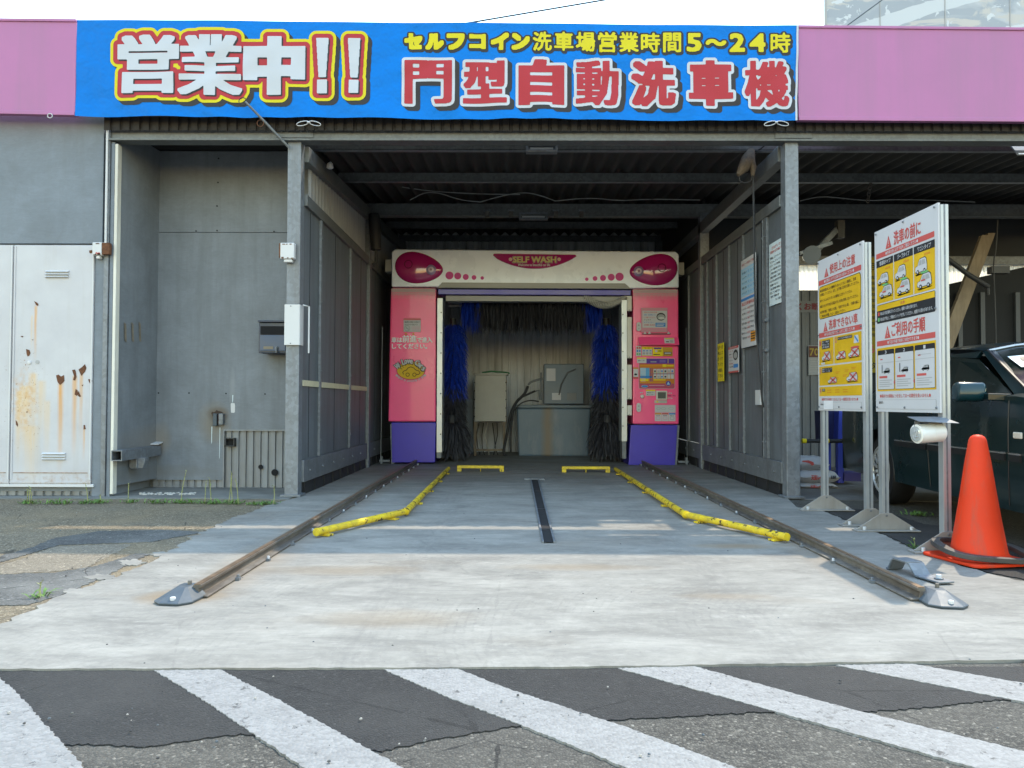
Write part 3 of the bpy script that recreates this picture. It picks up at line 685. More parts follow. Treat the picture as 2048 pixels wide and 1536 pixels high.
for (x0, x1) in ((-6.2, dxm-.006), (dxm+.002, dxr)):
    d = MB(); d.box(x0, x1, YF-.02, YF+.028, dz0, dz1, DOORM); door = d.build('door', store, .006)
    e = MB(); zt = dz0+.012
    e.box(x0, x1, YF-.028, YF-.021, zt, zt+.012, DOORM); e.box(x0+.005, x0+.02, YF-.026, YF-.021, zt+.03, dz1-.01, DOORM)
    e.box(x1-.015, x1-.003, YF-.027, YF-.021, zt+.03, dz1-.004, WHITE)
    zk = FY(100, 945, YF).z; e.box(x0+.03, x1-.03, YF-.0235, YF-.021, zk-.005, zk+.004, M('door_seam_rust', (.36, .30, .26), .7, 0, .4, 30, (.2, .1, .06), .8, .4, .7, (20, 20, 20)))
    e.build('door_trim', door)
    if x1 > -4:
        for (ua, ub, va, vb) in ((92, 138, 540, 556), (85, 131, 904, 920)):
            w = MB(); p, q = FY(ua, va, YF-.02), FY(ub, vb, YF-.02)
            for k in range(3):
                z = p.z-(p.z-q.z)*(k+.15)/3
                w.prism([(p.x, YF-.022, z), (p.x, YF-.040, z-.014), (p.x, YF-.022, z-.017)], (q.x-p.x, 0, 0), WHITE)
                w.box(p.x, q.x, YF-.0225, YF-.021, z-.024, z-.018, S_GRY)
            w.build('vent', door)
        # peeled chips of paint, curling off
        w = MB(); rr = random.Random(3)
        def chip(u0, v0, pts):
            P = [FY(u0+du, v0+dv, YF-.0225) for du, dv in pts]
            w = MB(); w.poly(P[::-1], RUST); w.build('peeled_patch', door)
        chip(120, 760, [(-8, -9), (-3, -11), (2, -7), (8, -10), (9, 2), (5, 6), (0, 10), (-5, 4)])
        chip(150, 752, [(-6, -12), (0, -13), (2, -8), (3, 2), (0, 9), (-4, 8), (-2, 0)])
        chip(166, 742, [(-9, -3), (-2, -8), (4, -14), (7, -6), (4, 2), (0, 6), (-3, 10), (-6, 4)])
        chip(154, 786, [(-3, -8), (1, -6), (3, 2), (0, 6), (-5, 3)]); chip(159, 789, [(-2, -8), (1, 0), (3, 4), (0, 5), (-3, 3)])
        chip(72, 607, [(-4, -5), (2, -2), (5, 1), (4, 5), (0, 3)]); chip(180, 762, [(-4, -4), (3, -3), (5, 0), (0, 5), (-2, 2)])
        chip(57, 704, [(-5, -6), (2, -4), (4, 2), (2, 7), (-2, 9), (-4, 3)]); chip(65, 680, [(-2, -1), (2, -1), (1, 1)]); chip(44, 673, [(-3, -1), (3, -1), (1, 2), (-1, 1)])
        chip(34, 847, [(-3, -7), (0, -4), (2, 2), (1, 7), (-2, 2)]); chip(169, 856, [(-2, -6), (1, -6), (2, 0), (3, 2), (-2, 3)]); chip(182, 503, [(-4, -2), (2, -3), (4, 1), (0, 4), (-3, 3)])
        chip(165, 771, [(-2, -1), (2, -2), (0, 2)]); chip(54, 824, [(-2, -1), (2, -1), (0, 2)])
        w = MB(); p = FY(59, 725, YF-.02); w.lathe((p.x, YF-.021, p.z), [(.018, 0), (.018, .006), (.012, .009)], WHITE, 14, (0, -1, 0)); w.build('lock', door); w = MB(); p = FY(75, 724, YF-.02); w.lathe((p.x, YF-.021, p.z), [(.019, 0), (.019, .003)], S_GRY, 14, (0, -1, 0)); w.build('lock', door)
b = MB(); b.box(-7.5, FY(190, 970, YF).x, YF-.03, YF+.03, FY(0, 973, YF).z, FY(0, 967, YF).z-.002, WHITE); b.build('threshold', store, .002)
ribbed('skirting', -7.5, FY(188, 980, YF).x, YF+.035, .0, dz0+.02, store, SKIRT, per=.085)
b = MB()
tx = lambda u: FY(u, 640, YF).x
b.box(tx(190), tx(208), YF-.012, YF+.04, .0, dz1+.03, WALLB)
b.box(tx(209), tx(218), YF-.03, YF+.03, .0, 3.45, GALV)
b.box(tx(219), tx(226), YF-.015, YF+.04, .0, 3.3, WALLB)
b.tube([(tx(214), YF-.045, 2.3), (tx(214), YF-.045, 3.42)], .011, WHITE)
b.box(tx(227), tx(233), YF-.02, YF+.05, .03, 3.28, CREAM)
b.build('corner_trim', store, .003)
# recess beside the door
YR = 7.85; xrl = FY(226, 700, YF).x; zf = .012
b = MB(); b.prism([(xrl, YF+.04, .30), (xrl+.06, YR, .30), (xrl+.06, YR, 3.465), (xrl, YF+.04, 3.465)], (-.03, 0, 0), WALLG)
b.build('recess_side_wall', store)
b = MB(); b.prism([(xrl+.02, YF+.045, .10), (xrl+.075, YR-.004, .10), (xrl+.075, YR-.004, .42), (xrl+.02, YF+.045, .42)], (-.012, 0, 0), WALLG); b.build('recess_side_skirt', store)
bx0, bx1 = xrl+.03, lpx0+.06
zs = FY(400, 465, YR).z; zk = FY(400, 861, YR).z; zl = FY(400, 960, YR).z; xk = FY(448, 900, YR).x
b = MB(); b.box(bx0, bx1, YR, YR+.03, zs+.003, 3.465, WALLG); b.build('recess_back_upper', store, .002)
b = MB(); b.box(bx0, bx1-.10, YR-.004, YR+.03, zk, zs-.003, WALLG); b.box(bx0, xk, YR-.004, YR+.03, zl, zk, WALLG); b.box(bx1-.097, bx1, YR-.002, YR+.03, zk, zs-.003, WALLG); b.build('recess_back_lower', store)
ribbed('recess_skirting', bx0, bx1, YR+.012, 0, zk+.02, store, SKIRT, per=.075)
b = MB(); b.box(xk-.006, bx1, YR-.012, YR+.012, zk-.003, zk+.012, SKIRT); b.box(xk-.006, xk+.006, YR-.012, YR+.01, .0, zk-.004, SKIRT); b.build('skirting_trim', store)
b = MB(); b.box(bx0-.1, bx1, YF+.12, YR, 3.47, 3.49, DARK); b.build('recess_ceiling', store)
b = MB()  # screws and the dark pipe holes in the skirting
for (u, v) in ((437, 317), (436, 365), (434, 412), (434, 461), (392, 462), (548, 463), (317, 786), (378, 786), (452, 787), (530, 788)):
    p = FY(u, v, YR-.005); b.cyl((p.x, YR-.007, p.z), (p.x, YR-.003, p.z), .008, DARK, 8)
for u, v, r in ((521, 934, .024), (549, 945, .034)):
    p = FY(u, v, YR-.012); b.cyl((p.x, YR-.010, p.z), (p.x, YR-.004, p.z), r, DARK, 14)
b.build('wall_hole', store)
pl0, pl1 = FY(-40, 38, YB), FY(154, 40, YB); pm0, pm1 = FY(-40, 226, YB), FY(150, 230, YB)
fascia(-7.5, pm1.x, store, ex(pl0, pl1, -7.5), ex(pm0, pm1, -7.5), ex(pl0, pl1, pm1.x), ex(pm0, pm1, pm1.x))
b = MB(); b.box(-7.5, lpx0, YR+.08, 13.8, .0, 3.5, M('shed_core', (.2, .22, .24), .7)); b.box(-7.5, xrl-.03, YF+.07, YR+.08, .01, 3.5, MATS['shed_core']); b.build('shed_body', store)
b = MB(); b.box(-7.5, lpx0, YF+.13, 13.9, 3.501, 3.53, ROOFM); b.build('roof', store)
# white mark / stain on the recess wall
b = MB(); p = FY(466, 816, YR); b.poly([(p.x+a, YR-.0055, p.z+c) for a, c in ((-.022, .035), (-.018, .05), (.016, .05), (.022, .03), (.022, -.04), (.012, -.05), (-.018, -.046))][::-1], WHITE); b.build('paint_mark', store)

# ================================================================== BANNER
def banner():
    Yb = 6.925
    tl, tr_, bl, br = FY(153, 39, Yb), FY(1595, 51, Yb), FY(150, 232, Yb), FY(1592, 242, Yb)
    cell = .0042
    X0, X1 = bl.x, tr_.x
    Z1 = max(tl.z, tr_.z)+.01; Z0 = min(bl.z, br.z)-.03
    nx = int((X1-X0)/cell)+2; ny = int((Z1-Z0)/cell)+2
    def wav(x, z):   # cloth pulled tight with shallow folds, sagging a little at the lower edge
        t = (x-X0)/(X1-X0); s = max(0., min(1., (z-bl.z)/(tl.z-bl.z)))
        y = .006*math.sin(x*2.3+z*1.1)+.003*math.sin(x*5.9-z*4)
        y -= (1-s)**2*.014*(1+math.sin(x*3.7+.6)*.8)
        y += .010*math.sin((x*1.3+z)*9+math.sin(x*2.7)*2)*(1-s)**1.6+.007*math.sin((x-z*1.6)*13)*(1-abs(2*s-1))*math.sin(x*1.7)**2+.005*abs(math.sin(x*2.1+.4))**9*(1-s*.5)
        return y
    mb = MB()
    # cloth
    GX, GZ = 150, 22; vs = []; fs = []
    for j in range(GZ+1):
        for i in range(GX+1):
            u = i/GX; s = j/GZ
            zt = tl.z+(tr_.z-tl.z)*u; zb = bl.z+(br.z-bl.z)*u-.004*abs(math.sin(u*math.pi*3))-.002*abs(math.sin(u*31))
            x = (bl.x+(tl.x-bl.x)*s)*(1-u)+(br.x+(tr_.x-br.x)*s)*u
            z = zb+(zt-zb)*s
            vs.append((x, Yb+wav(x, z), z))
    for j in range(GZ):
        for i in range(GX):
            a = j*(GX+1)+i; fs.append((a, a+1, a+GX+2, a+GX+1))
    mb.mesh(vs, fs, BLUE)
    # white hem at the right end
    for j in range(GZ):
        p, q = vs[j*(GX+1)+GX], vs[(j+1)*(GX+1)+GX]
        mb.poly([(p[0]-.012, p[1]-.004, p[2]), (p[0]+.006, p[1]-.004, p[2]), (q[0]+.006, q[1]-.004, q[2]), (q[0]-.012, q[1]-.004, q[2])], I_WHT)
    def grid_of(u, v): p = FY(u, v, Yb); return (p.x-X0)/cell, (p.z-Z0)/cell
    def glyph(ch, u0, v0, u1, v1, wx, wy):
        """raster of one character grown by wx, wy cells and fitted to a pixel box"""
        V, T = text_tris(ch, 0.)
        lo, hi = V.min(0), V.max(0)
        a0, b1 = grid_of(u0, v0); a1, b0 = grid_of(u1, v1)
        a0 += wx; a1 -= wx; b0 += wy; b1 -= wy
        P = np.stack([a0+(V[:, 0]-lo[0])/(hi[0]-lo[0])*(a1-a0), b0+(V[:, 1]-lo[1])/(hi[1]-lo[1])*(b1-b0)], 1)
        m = raster(P, T, 0, 0, 1, nx, ny)
        g = m.copy()
        for d in range(1, int(wx)+1):
            g[:, d:] |= m[:, :-d]; g[:, :-d] |= m[:, d:]
        m = g.copy()
        for d in range(1, int(wy)+1):
            g[d:] |= m[:-d]; g[:-d] |= m[d:]
        return g
    def emit_layer(f, mat, k, off=(0, 0)):
        verts = {}; F = []; L = []
        def vid(p):
            key = (round(p[0], 3), round(p[1], 3))
            if key not in verts:
                x = X0+(p[0]+.5+off[0])*cell; z = Z0+(p[1]+.5+off[1])*cell
                verts[key] = len(L); L.append((x, Yb+wav(x, z)-.0022*k, z))
            return verts[key]
        contour(smooth_f(f), lambda poly: F.append(tuple(vid(p) for p in poly)))
        mb.mesh(L, F, mat)
    px = FY(1000, 100, Yb).x-FY(999, 100, Yb).x; c = px/cell   # cells per photo pixel
    # the big "open" characters
    big = np.zeros((ny, nx), bool)
    for ch, u0, v0, u1, v1, wx, wy in (('営', 236, 70, 358, 188, 7, 3), ('業', 358, 70, 486, 193, 7, 2.4), ('中', 488, 73, 611, 191, 10, 8)):
        big |= glyph(ch, u0, v0, u1, v1, wx, wy)
    for u0, u1 in ((633, 658), (696, 721)):       # exclamation marks: tapered wedge over a block
        T = np.array([[0, 1, 2], [0, 2, 3]])
        for q in ([(u0, 77), (u1, 77), (u1-5, 156), (u0+5, 156)], [(u0+2, 161), (u1-3, 161), (u1-3, 188), (u0+2, 188)]):
            big |= raster(np.array([grid_of(*p) for p in q]), T, 0, 0, 1, nx, ny)
    D = sdf(big, int(22*c))
    def shifted(f, dx, dy):
        g = np.full_like(f, 99.); X = int(round(dx*c)); Y = int(round(-dy*c))
        ys, yd = (slice(0, ny+Y), slice(-Y, ny)) if Y < 0 else (slice(0, ny-Y), slice(Y, ny))
        # image row index grows upward: dy>0 (down) lowers the row
        src = f[max(0, -Y):ny-max(0, Y), max(0, -X):nx-max(0, X)]
        g[max(0, Y):ny-max(0, -Y), max(0, X):nx-max(0, -X)] = src
        return g
    ring = D-15.5*c
    sh = np.minimum(shifted(ring, 4, 4), np.minimum(shifted(ring, 8, 8), shifted(ring, 2, 2)))
    emit_layer(sh, I_BLK, 1); emit_layer(ring, I_YEL, 2); emit_layer(D-9.5*c, I_RED, 3)
    emit_layer(shifted(D, 2.5, 3), I_BLK, 4); emit_layer(D, I_WHT, 5)
    # second line, red with white edge
    red = np.zeros((ny, nx), bool)
    for ch, u0, v0, u1, v1, wx, wy in (('門', 809, 120, 904, 208, 5, 1.4), ('型', 926, 121, 1014, 208, 5, 2.8), ('自', 1037, 120, 1128, 212, 8, 4), ('動', 1151, 121, 1238, 213, 4.2, 2.2),
                                       ('洗', 1262, 121, 1351, 213, 5, 3.6), ('車', 1377, 121, 1465, 213, 6, 4), ('機', 1488, 122, 1578, 215, 3.2, 2)):
        red |= glyph(ch, u0, v0, u1, v1, wx, wy)
    D = sdf(red, int(14*c)); ring = D-6.2*c
    sh = np.minimum(np.minimum(shifted(ring, 3, 3), shifted(ring, 6, 6)), shifted(ring, 9, 8))
    emit_layer(sh, I_BLK, 1); emit_layer(ring, I_WHT, 2); emit_layer(D, I_RED, 3)
    # first line, yellow with dark edge
    yl = np.zeros((ny, nx), bool)
    for ch, u0, u1, v0, v1 in (('セ', 808, 845, 66, 99), ('ル', 851, 888, 67, 100), ('フ', 893, 930, 68, 100), ('コ', 938, 972, 69, 99), ('イ', 981, 1018, 66, 101), ('ン', 1023, 1060, 67, 101),
                               ('洗', 1065, 1104, 64, 103), ('車', 1108, 1147, 64, 103), ('場', 1151, 1191, 64, 104), ('営', 1195, 1234, 64, 105), ('業', 1238, 1278, 64, 105), ('時', 1281, 1321, 65, 105), ('間', 1326, 1363, 65, 105),
                               ('5', 1373, 1403, 66, 104), ('〜', 1411, 1453, 78, 92), ('2', 1459, 1490, 66, 104), ('4', 1499, 1531, 67, 105), ('時', 1540, 1581, 66, 107)):
        simple = ch in 'セルフコイン5〜24'
        yl |= glyph(ch, u0, v0, u1, v1, (2 if ch in '5〜24' else 3.2) if simple else 1.5, (2 if ch in '5〜24' else 3) if simple else 1.2)
    f = smooth_f(sdf(yl, int(8*c))); D = f
    emit_layer(np.minimum(D-3.6*c, shifted(D-3.6*c, 2, 3)), I_BLK, 1); emit_layer(D, I_YEL, 2)
    o = mb.build('banner', smooth=60)
    return tag(o, 'bright blue vinyl banner printed with big white, red and yellow Japanese lettering', 'banner')
banner()
# rope ties: small loops hanging at the lower edge and above the top
def loop(name, label, u, v, Y, w, h, group=None):
    b = MB(); p = FY(u, v, Y)
    b.tube([(p.x+w*math.cos(a), Y+.01*math.sin(2*a), p.z+h*math.sin(a)-h*.9) for a in [i*math.pi/8 for i in range(16)]], .0045, WHITE, 6, closed=True)
    return b, p
for i, (u, label) in enumerate(((618, 'white cord tied in a bow under the banner above the left bay post'), (1552, 'white cord tied in a bow under the banner right end'))):
    b = MB(); p = FY(u, 243, 6.9)
    for s in (-1, 1):
        b.tube([(p.x+s*.055*(1-math.cos(a))/1.0, 6.89-.008*math.sin(a), p.z-.010-.022*(1-math.cos(a))/2+.018*math.sin(a)*.9) for a in [k*math.pi/7 for k in range(15)]], .0042, WHITE, 6)
    b.tube([(p.x-.01, 6.89, p.z-.012), (p.x+.012, 6.885, p.z-.012)], .011, WHITE, 6)
    tag(b.build('cord', smooth=60), label, 'cord', 'cords that tie the banner')
for u, v, label in ((100, 229, 'small white cord loop under the left pink fascia'), (1562, 40, 'small white cord loop above the top edge of the banner')):
    b = MB(); p = FY(u, v, 6.91); s = -1 if v > 100 else 1
    b.tube([(p.x+.022*math.cos(a), 6.91, p.z+s*.012+.02*math.sin(a)) for a in [i*math.pi/8 for i in range(16)]], .004, WHITE, 6, closed=True)
    tag(b.build('cord', smooth=60), label, 'cord', 'cords that tie the banner')
# pole with a hook leaning from the post up to the banner
b = MB(); p, q = FY(490, 203, 6.80), FY(577, 294, 7.07)
b.tube([q, q.lerp(p, .5)+Vector((0, 0, .004)), p], [.013, .012, .010], GALV_D, 8)
b.tube([p+Vector((.0, .0, 0))+Vector((-.02+.035*math.cos(a), 0, .0+.035*math.sin(a))) for a in [k*math.pi/8+.4 for k in range(14)]], .004, BLACK, 6)
m_ = q.lerp(p, .58)
b.tube([m_+Vector((-.03+.03*math.cos(a), 0, -.02+.03*math.sin(a))) for a in [k*math.pi/8 for k in range(16)]], .004, RUST, 6, closed=True)
tag(b.build('hook_pole', smooth=50), 'thin grey pole with a hook slanting from the left post to the banner', 'pole')

# ================================================================== RAILS, GUIDES, STOPS
def rail(X, label):
    t = thing('machine_rail', label, 'rail', (X, 8, 0), 'floor rails of the wash machine')
    b = MB(); y0, y1 = 3.42, 13.6; zb = .014
    prof = [(-.048, zb), (.048, zb), (.048, zb+.008), (.010, zb+.014), (.008, zb+.038), (.019, zb+.043), (.019, zb+.057), (-.019, zb+.057), (-.019, zb+.043), (-.008, zb+.038), (-.010, zb+.014), (-.048, zb+.008)]
    b.prism([(X+x, y0, z) for x, z in prof], (0, y1-y0, 0), RAILM); r = b.build('rail_beam', t, .003)
    b = MB(); b.box(X-.013, X+.013, y0, y1, zb+.0575, zb+.060, RAILTOP); b.build('running_face', t)
    for k in range(22):
        y = y0+.35+k*.46
        for s in (-1, 1):
            b = MB(); b.box(X+s*.045, X+s*.066, y-.014, y+.014, .012, .025, GALV_D); b.cyl((X+s*.056, y, .025), (X+s*.056, y, .038), .007, WHITE if k % 2 else GALV, 6); b.build('rail_clip', t)
    # cast shoe at the near end
    e = MB(); xs = X+(.075 if X > 0 else -.055); y = 3.40
    kk = .74
    base = [(a*kk, c*kk) for a, c in [(-.075, -.14), (.04, -.155), (.10, -.10), (.115, .06), (.07, .12), (-.07, .12), (-.115, .05), (-.125, -.09)]]
    top = [(a*kk, c*kk) for a, c in [(-.030, -.0), (.020, -.01), (.030, .0), (.045, .07), (.04, .11), (-.04, .11), (-.045, .07), (-.035, .02)]]
    n = 8; vs = [(xs+x, y+dy, .013) for x, dy in base]+[(xs+x*1.04, y+dy*1.04, .022) for x, dy in base]+[(xs+x, y+dy, .066) for x, dy in top]
    fs = [tuple(range(2*n, 3*n))]
    for k in range(n):
        for l in (0, 1): fs.append((l*n+k, l*n+(k+1) % n, (l+1)*n+(k+1) % n, (l+1)*n+k))
    e.mesh(vs, fs, SHOE)
    e.cyl((xs-.005, y-.085, .026), (xs-.005, y-.085, .044), .013, WHITE, 6); e.cyl((xs+.01, y+.05, .062), (xs+.01, y+.05, .085), .010, RAILM, 6)
    e.build('end_shoe', t, .004)
    return t
rail(-1.41, 'rusty steel floor rail on the left of the bay ending in a grey shoe')
rail(1.79, 'rusty steel floor rail on the right with a hat bracket beside its shoe')
# hat-shaped stop bracket
b = MB(); p0, p1 = G(1786, 1142), G(1884, 1172)
d = (p1-p0); L = d.length; d.normalize(); q = Vector((-d.y, d.x, 0))*.045
prof = [(0, 0), (.02, .0), (.05, .058), (.16, .058), (.21, .004), (L+.03, .004)]
th = .010
for i in range(len(prof)-1):
    a, c = prof[i], prof[i+1]
    A = p0+d*a[0]+Vector((0, 0, a[1]+.014)); C = p0+d*c[0]+Vector((0, 0, c[1]+.014))
    nv = Vector((-(c[1]-a[1])*d.x, -(c[1]-a[1])*d.y, (c[0]-a[0]))).normalized()*th
    b.prism([A-q, C-q, C-q+nv, A-q+nv], q*2, GALV_D)
c = p0+d*(L-.02)+Vector((0, 0, .03)); b.cyl(c, c+Vector((0, 0, .022)), .014, WHITE, 6); b.cyl(c, c+Vector((0, 0, .006)), .022, GALV, 10)
tag(b.build('stop_bracket', None, .003), 'bent grey steel hat bracket bolted to the slab by the right rail end', 'bracket')

def guide(pts, label):
    P = [G(u, v, .048) for u, v in pts]
    t = thing('wheel_guide', label, 'wheel guide', (P[1].x, P[1].y, 0), 'yellow wheel guides on the slab')
    b = MB(); r = .024
    mid = P[1]; d0 = (P[0]-mid).normalized(); d1 = (P[2]-mid).normalized()
    b.tube([P[0], mid+d0*.05, mid+d0*.012, mid+d1*.012, mid+d1*.05, P[2]], r, YEL, 14)
    b.tube([mid-d0*.004+d1*0, mid+d0*.014], r*1.25, YEL, 14)
    b.tube([P[0]-d0*.004, P[0]+d0*.01], r*1.12, YEL, 14)
    b.build('pipe', t, smooth=40)
    for f0, f1, ts in ((P[0], mid, (.08, .82)), (mid, P[2], (.18, .42, .66, .9))):
        for k in ts:
            c = f0.lerp(f1, k); e = MB(); dd = (f1-f0).normalized(); w = Vector((-dd.y, dd.x, 0))*.045; l = dd*.028
            e.prism([Vector((c.x, c.y, .013))-w-l, Vector((c.x, c.y, .013))+w-l, Vector((c.x, c.y, .013))+w+l, Vector((c.x, c.y, .013))-w+l], (0, 0, .012), YEL)
            e.prism([Vector((c.x, c.y, .0255))-w*.3-l*.7, Vector((c.x, c.y, .0255))+w*.3-l*.7, Vector((c.x, c.y, .0255))+w*.3+l*.7, Vector((c.x, c.y, .0255))-w*.3+l*.7], (0, 0, .012), YEL)
            e.build('foot', t, .002)
guide([(634, 1064), (812, 1023), (897, 937)], 'bent yellow pipe wheel guide with chipped paint beside the left rail')
guide([(1572, 1074), (1371, 1029), (1231, 938)], 'bent yellow pipe wheel guide with chipped paint beside the right rail')
for u0, u1, v, label in ((914, 1008, 945, 'low yellow wheel stop bar left of the drain'), (1124, 1220, 947, 'low yellow wheel stop bar right of the drain')):
    a, c = G(u0, v), G(u1, v)
    t = thing('wheel_stop', label, 'wheel stop', ((a.x+c.x)/2, a.y, 0), 'yellow wheel stops')
    b = MB(); b.box(a.x, c.x, a.y, a.y+.07, .052, .088, YEL); b.build('bar', t, .006)
    for x0, x1 in ((a.x, a.x+.055), (c.x-.055, c.x), ((a.x+c.x)/2-.005, (a.x+c.x)/2+.005)):
        b = MB(); b.box(x0, x1, a.y+.005, a.y+.065, .012, .0515, YEL); b.build('foot', t, .003)
# drain slot
b = MB(); n0, n1, f0, f1 = G(1088, 1090), G(1107, 1090), G(1063, 962), G(1075, 962)
b.poly([(n0.x, n0.y, .0165), (n1.x, n1.y, .0165), (f1.x, f1.y, .0165), (f0.x, f0.y, .0165)], DARK)
for a, c, s in ((n0, f0, -1), (n1, f1, 1)):
    b.prism([(a.x, a.y, .013), (a.x+s*.012, a.y, .013), (c.x+s*.016, c.y, .013), (c.x, c.y, .013)], (0, 0, .010), GALV_D)
b.prism([(f0.x-.08, f0.y, .013), (f1.x+.08, f1.y, .013), (f1.x+.08, f1.y+.10, .013), (f0.x-.08, f0.y+.10, .013)], (0, 0, .014), GALV_D)
for k in (.12, .38, .7): b.prism([(n0.lerp(f0, k).x, n0.lerp(f0, k).y, .0168), (n1.lerp(f1, k).x, n1.lerp(f1, k).y, .0168), (n1.lerp(f1, k).x, n1.lerp(f1, k).y+.05, .0168), (n0.lerp(f0, k).x, n0.lerp(f0, k).y+.05, .0168)], (0, 0, .002), BLACK)
tag(b.build('floor_drain'), 'narrow black drain slot with steel edges down the middle of the slab', 'drain')

# ================================================================== GATE WASH MACHINE
YG = 10.9
g = lambda u, v: FY(u, v, YG)
def gx(u, v=700): return g(u, v).x
def gz(v, u=1068): return g(u, v).z
gate = thing('wash_machine', 'pink, white and purple gate type car wash machine with blue brushes', 'car wash machine', (.26, 11.5, 0))
def lip(pts, y, dy, mat): b = MB(); b.prism([(p.x, y, p.z) for p in pts], (0, dy, 0), mat); return b
# header
b = lip([g(783, 574), g(783, 503), g(790, 498), g(1352, 503), g(1358, 509), g(1358, 575), g(1270, 577), g(1258, 577), g(1255, 573), g(880, 571), g(876, 575), g(868, 574)], YG, 1.5, GWHITE)
header = b.build('header', gate, .035, smooth=50)
b = lip([g(876, 576), g(884, 565), g(1250, 567), g(1262, 578)], YG-.012, .4, GGREY); b.build('header_lip', gate, .006)
b = lip([g(876, 588), g(876, 578), g(1262, 580), g(1262, 590)], YG+.02, .3, PURPLE); b.build('cross_bar', gate, .004)
b = lip([g(890, 600), g(890, 589), g(1255, 591), g(1255, 602)], YG+.1, .2, GGREY); b.build('inner_beam', gate, .004)
# egg-shaped lamp covers
def egg(uc, vc, a, c, flip, par):
    b = MB(); n = 40; cx = g(uc, vc); sc = g(uc+1, vc).x-g(uc, vc).x
    def ring(k, y):
        out = []
        for i in range(n):
            t = 2*math.pi*i/n; x = math.cos(t); z = math.sin(t)
            w = 1+.22*x*(-1 if flip else 1)*-1
            X = x*a; Z = z*c*w+ (x*(-1 if flip else 1))*-c*.12
            out.append((cx.x+X*k*sc, y, cx.z+Z*k*sc))
        return out
    lv = [(1.0, YG-.002), (.985, YG-.022), (.90, YG-.040), (.7, YG-.055), (.4, YG-.064), (.12, YG-.067)]
    vs = []; fs = []
    for k, y in lv: vs += ring(k, y)
    for l in range(len(lv)-1):
        for i in range(n): fs.append((l*n+i, l*n+(i+1) % n, (l+1)*n+(i+1) % n, (l+1)*n+i))
    fs.append(tuple(range((len(lv)-1)*n, len(lv)*n)))
    b.mesh(vs, fs, MAGENTA); o = b.build('lamp_cover', par, smooth=60)
    return o
for uc, flip, lu, du in ((838, False, 863, 818), (1307, True, 1276, 1322)):
    o = egg(uc, 536 if not flip else 540, 48, 31, flip, gate)
    b = MB(); p = g(lu, 541 if not flip else 544)
    b.lathe((p.x, YG-.052, p.z), [(.072, 0), (.072, .010), (.058, .020)], M('lamp_ring', (.30, .22, .40), .3, .2), 24, (0, -1, 0))
    b.lathe((p.x, YG-.066, p.z), [(.042, 0), (.042, .012), (.030, .016)], M('lamp_lens', (.62, .52, .60), .2), 20, (0, -1, 0))
    b.lathe((p.x, YG-.074, p.z), [(.018, 0), (.016, .012)], M('lamp_core', (.28, .12, .18), .3), 14, (0, -1, 0)); b.build('lamp', o, smooth=40)
    b = MB(); p = g(du, 530 if not flip else 537)
    b.tube([(p.x+.055*math.cos(a), YG-.064, p.z+.055*math.sin(a)) for a in [i*math.pi/10 for i in range(20)]], .006, M('lamp_dark', (.10, .004, .035), .2), 6, closed=True); b.build('lamp_ring', o)
# crescent name plate
b = MB(); pts = [g(986, 511), g(988, 508), g(1150, 510), g(1153, 513)]
for i in range(1, 20):
    t = i/20; u = 1153-(1153-986)*t; pts.append(g(u, 512+26*math.sin(math.pi*t)**.75))
b.prism([(p.x, YG-.003, p.z) for p in pts], (0, -.03, 0), MAGENTA); plate = b.build('name_plate', gate, .006)
b = MB(); o = g(0, 0); s = Sheet(b, (0, YG-.0345, 0), (1, 0, 0), (0, 0, -1), (0, -1, 0))
def gs(u, v): p = g(u, v); return p.x, -p.z
kg = g(1001, 700).x-g(1000, 700).x
s.text(*gs(1025, 513.5), 13.5*kg, 'SELF WASH', flat('name_grey', (.30, .22, .22)), 1, w=88*kg, bold=.06)
s.text(*gs(1026.5, 514.5), 11*kg, 'SELF WASH', flat('name_gold', (.60, .52, .20)), 2, w=85*kg, bold=.03)
for u in (1021, 1118): s.ell(*gs(u, 519.5), 3.6*kg, 3.6*kg, S_PNK, 1); s.ell(*gs(u, 519.5), 1.6*kg, 1.6*kg, MATS['name_gold'], 2)
s.text(*gs(1036, 528), 5*kg, 'Welcome to beautiful car life', S_WHT, 1, w=64*kg, bold=.02)
b.build('name_lettering', plate)
b = MB(); s = Sheet(b, (0, YG-.002, 0), (1, 0, 0), (0, 0, -1), (0, -1, 0))
for L in (((899, 551, 8), (915.5, 552, 7), (931.5, 554, 6), (948, 555, 4.7), (964.5, 556, 3.5)), ((1239, 553.5, 8.3), (1222.5, 554.5, 7), (1206, 556, 6), (1190, 557, 4.7), (1173.5, 558.5, 3.5))):
    for u, v, r in L: s.ell(*gs(u, v), r*kg, r*kg, S_MAG if False else flat('dot_pink', (.62, .09, .30)), 1)
b.build('dot_row', header)
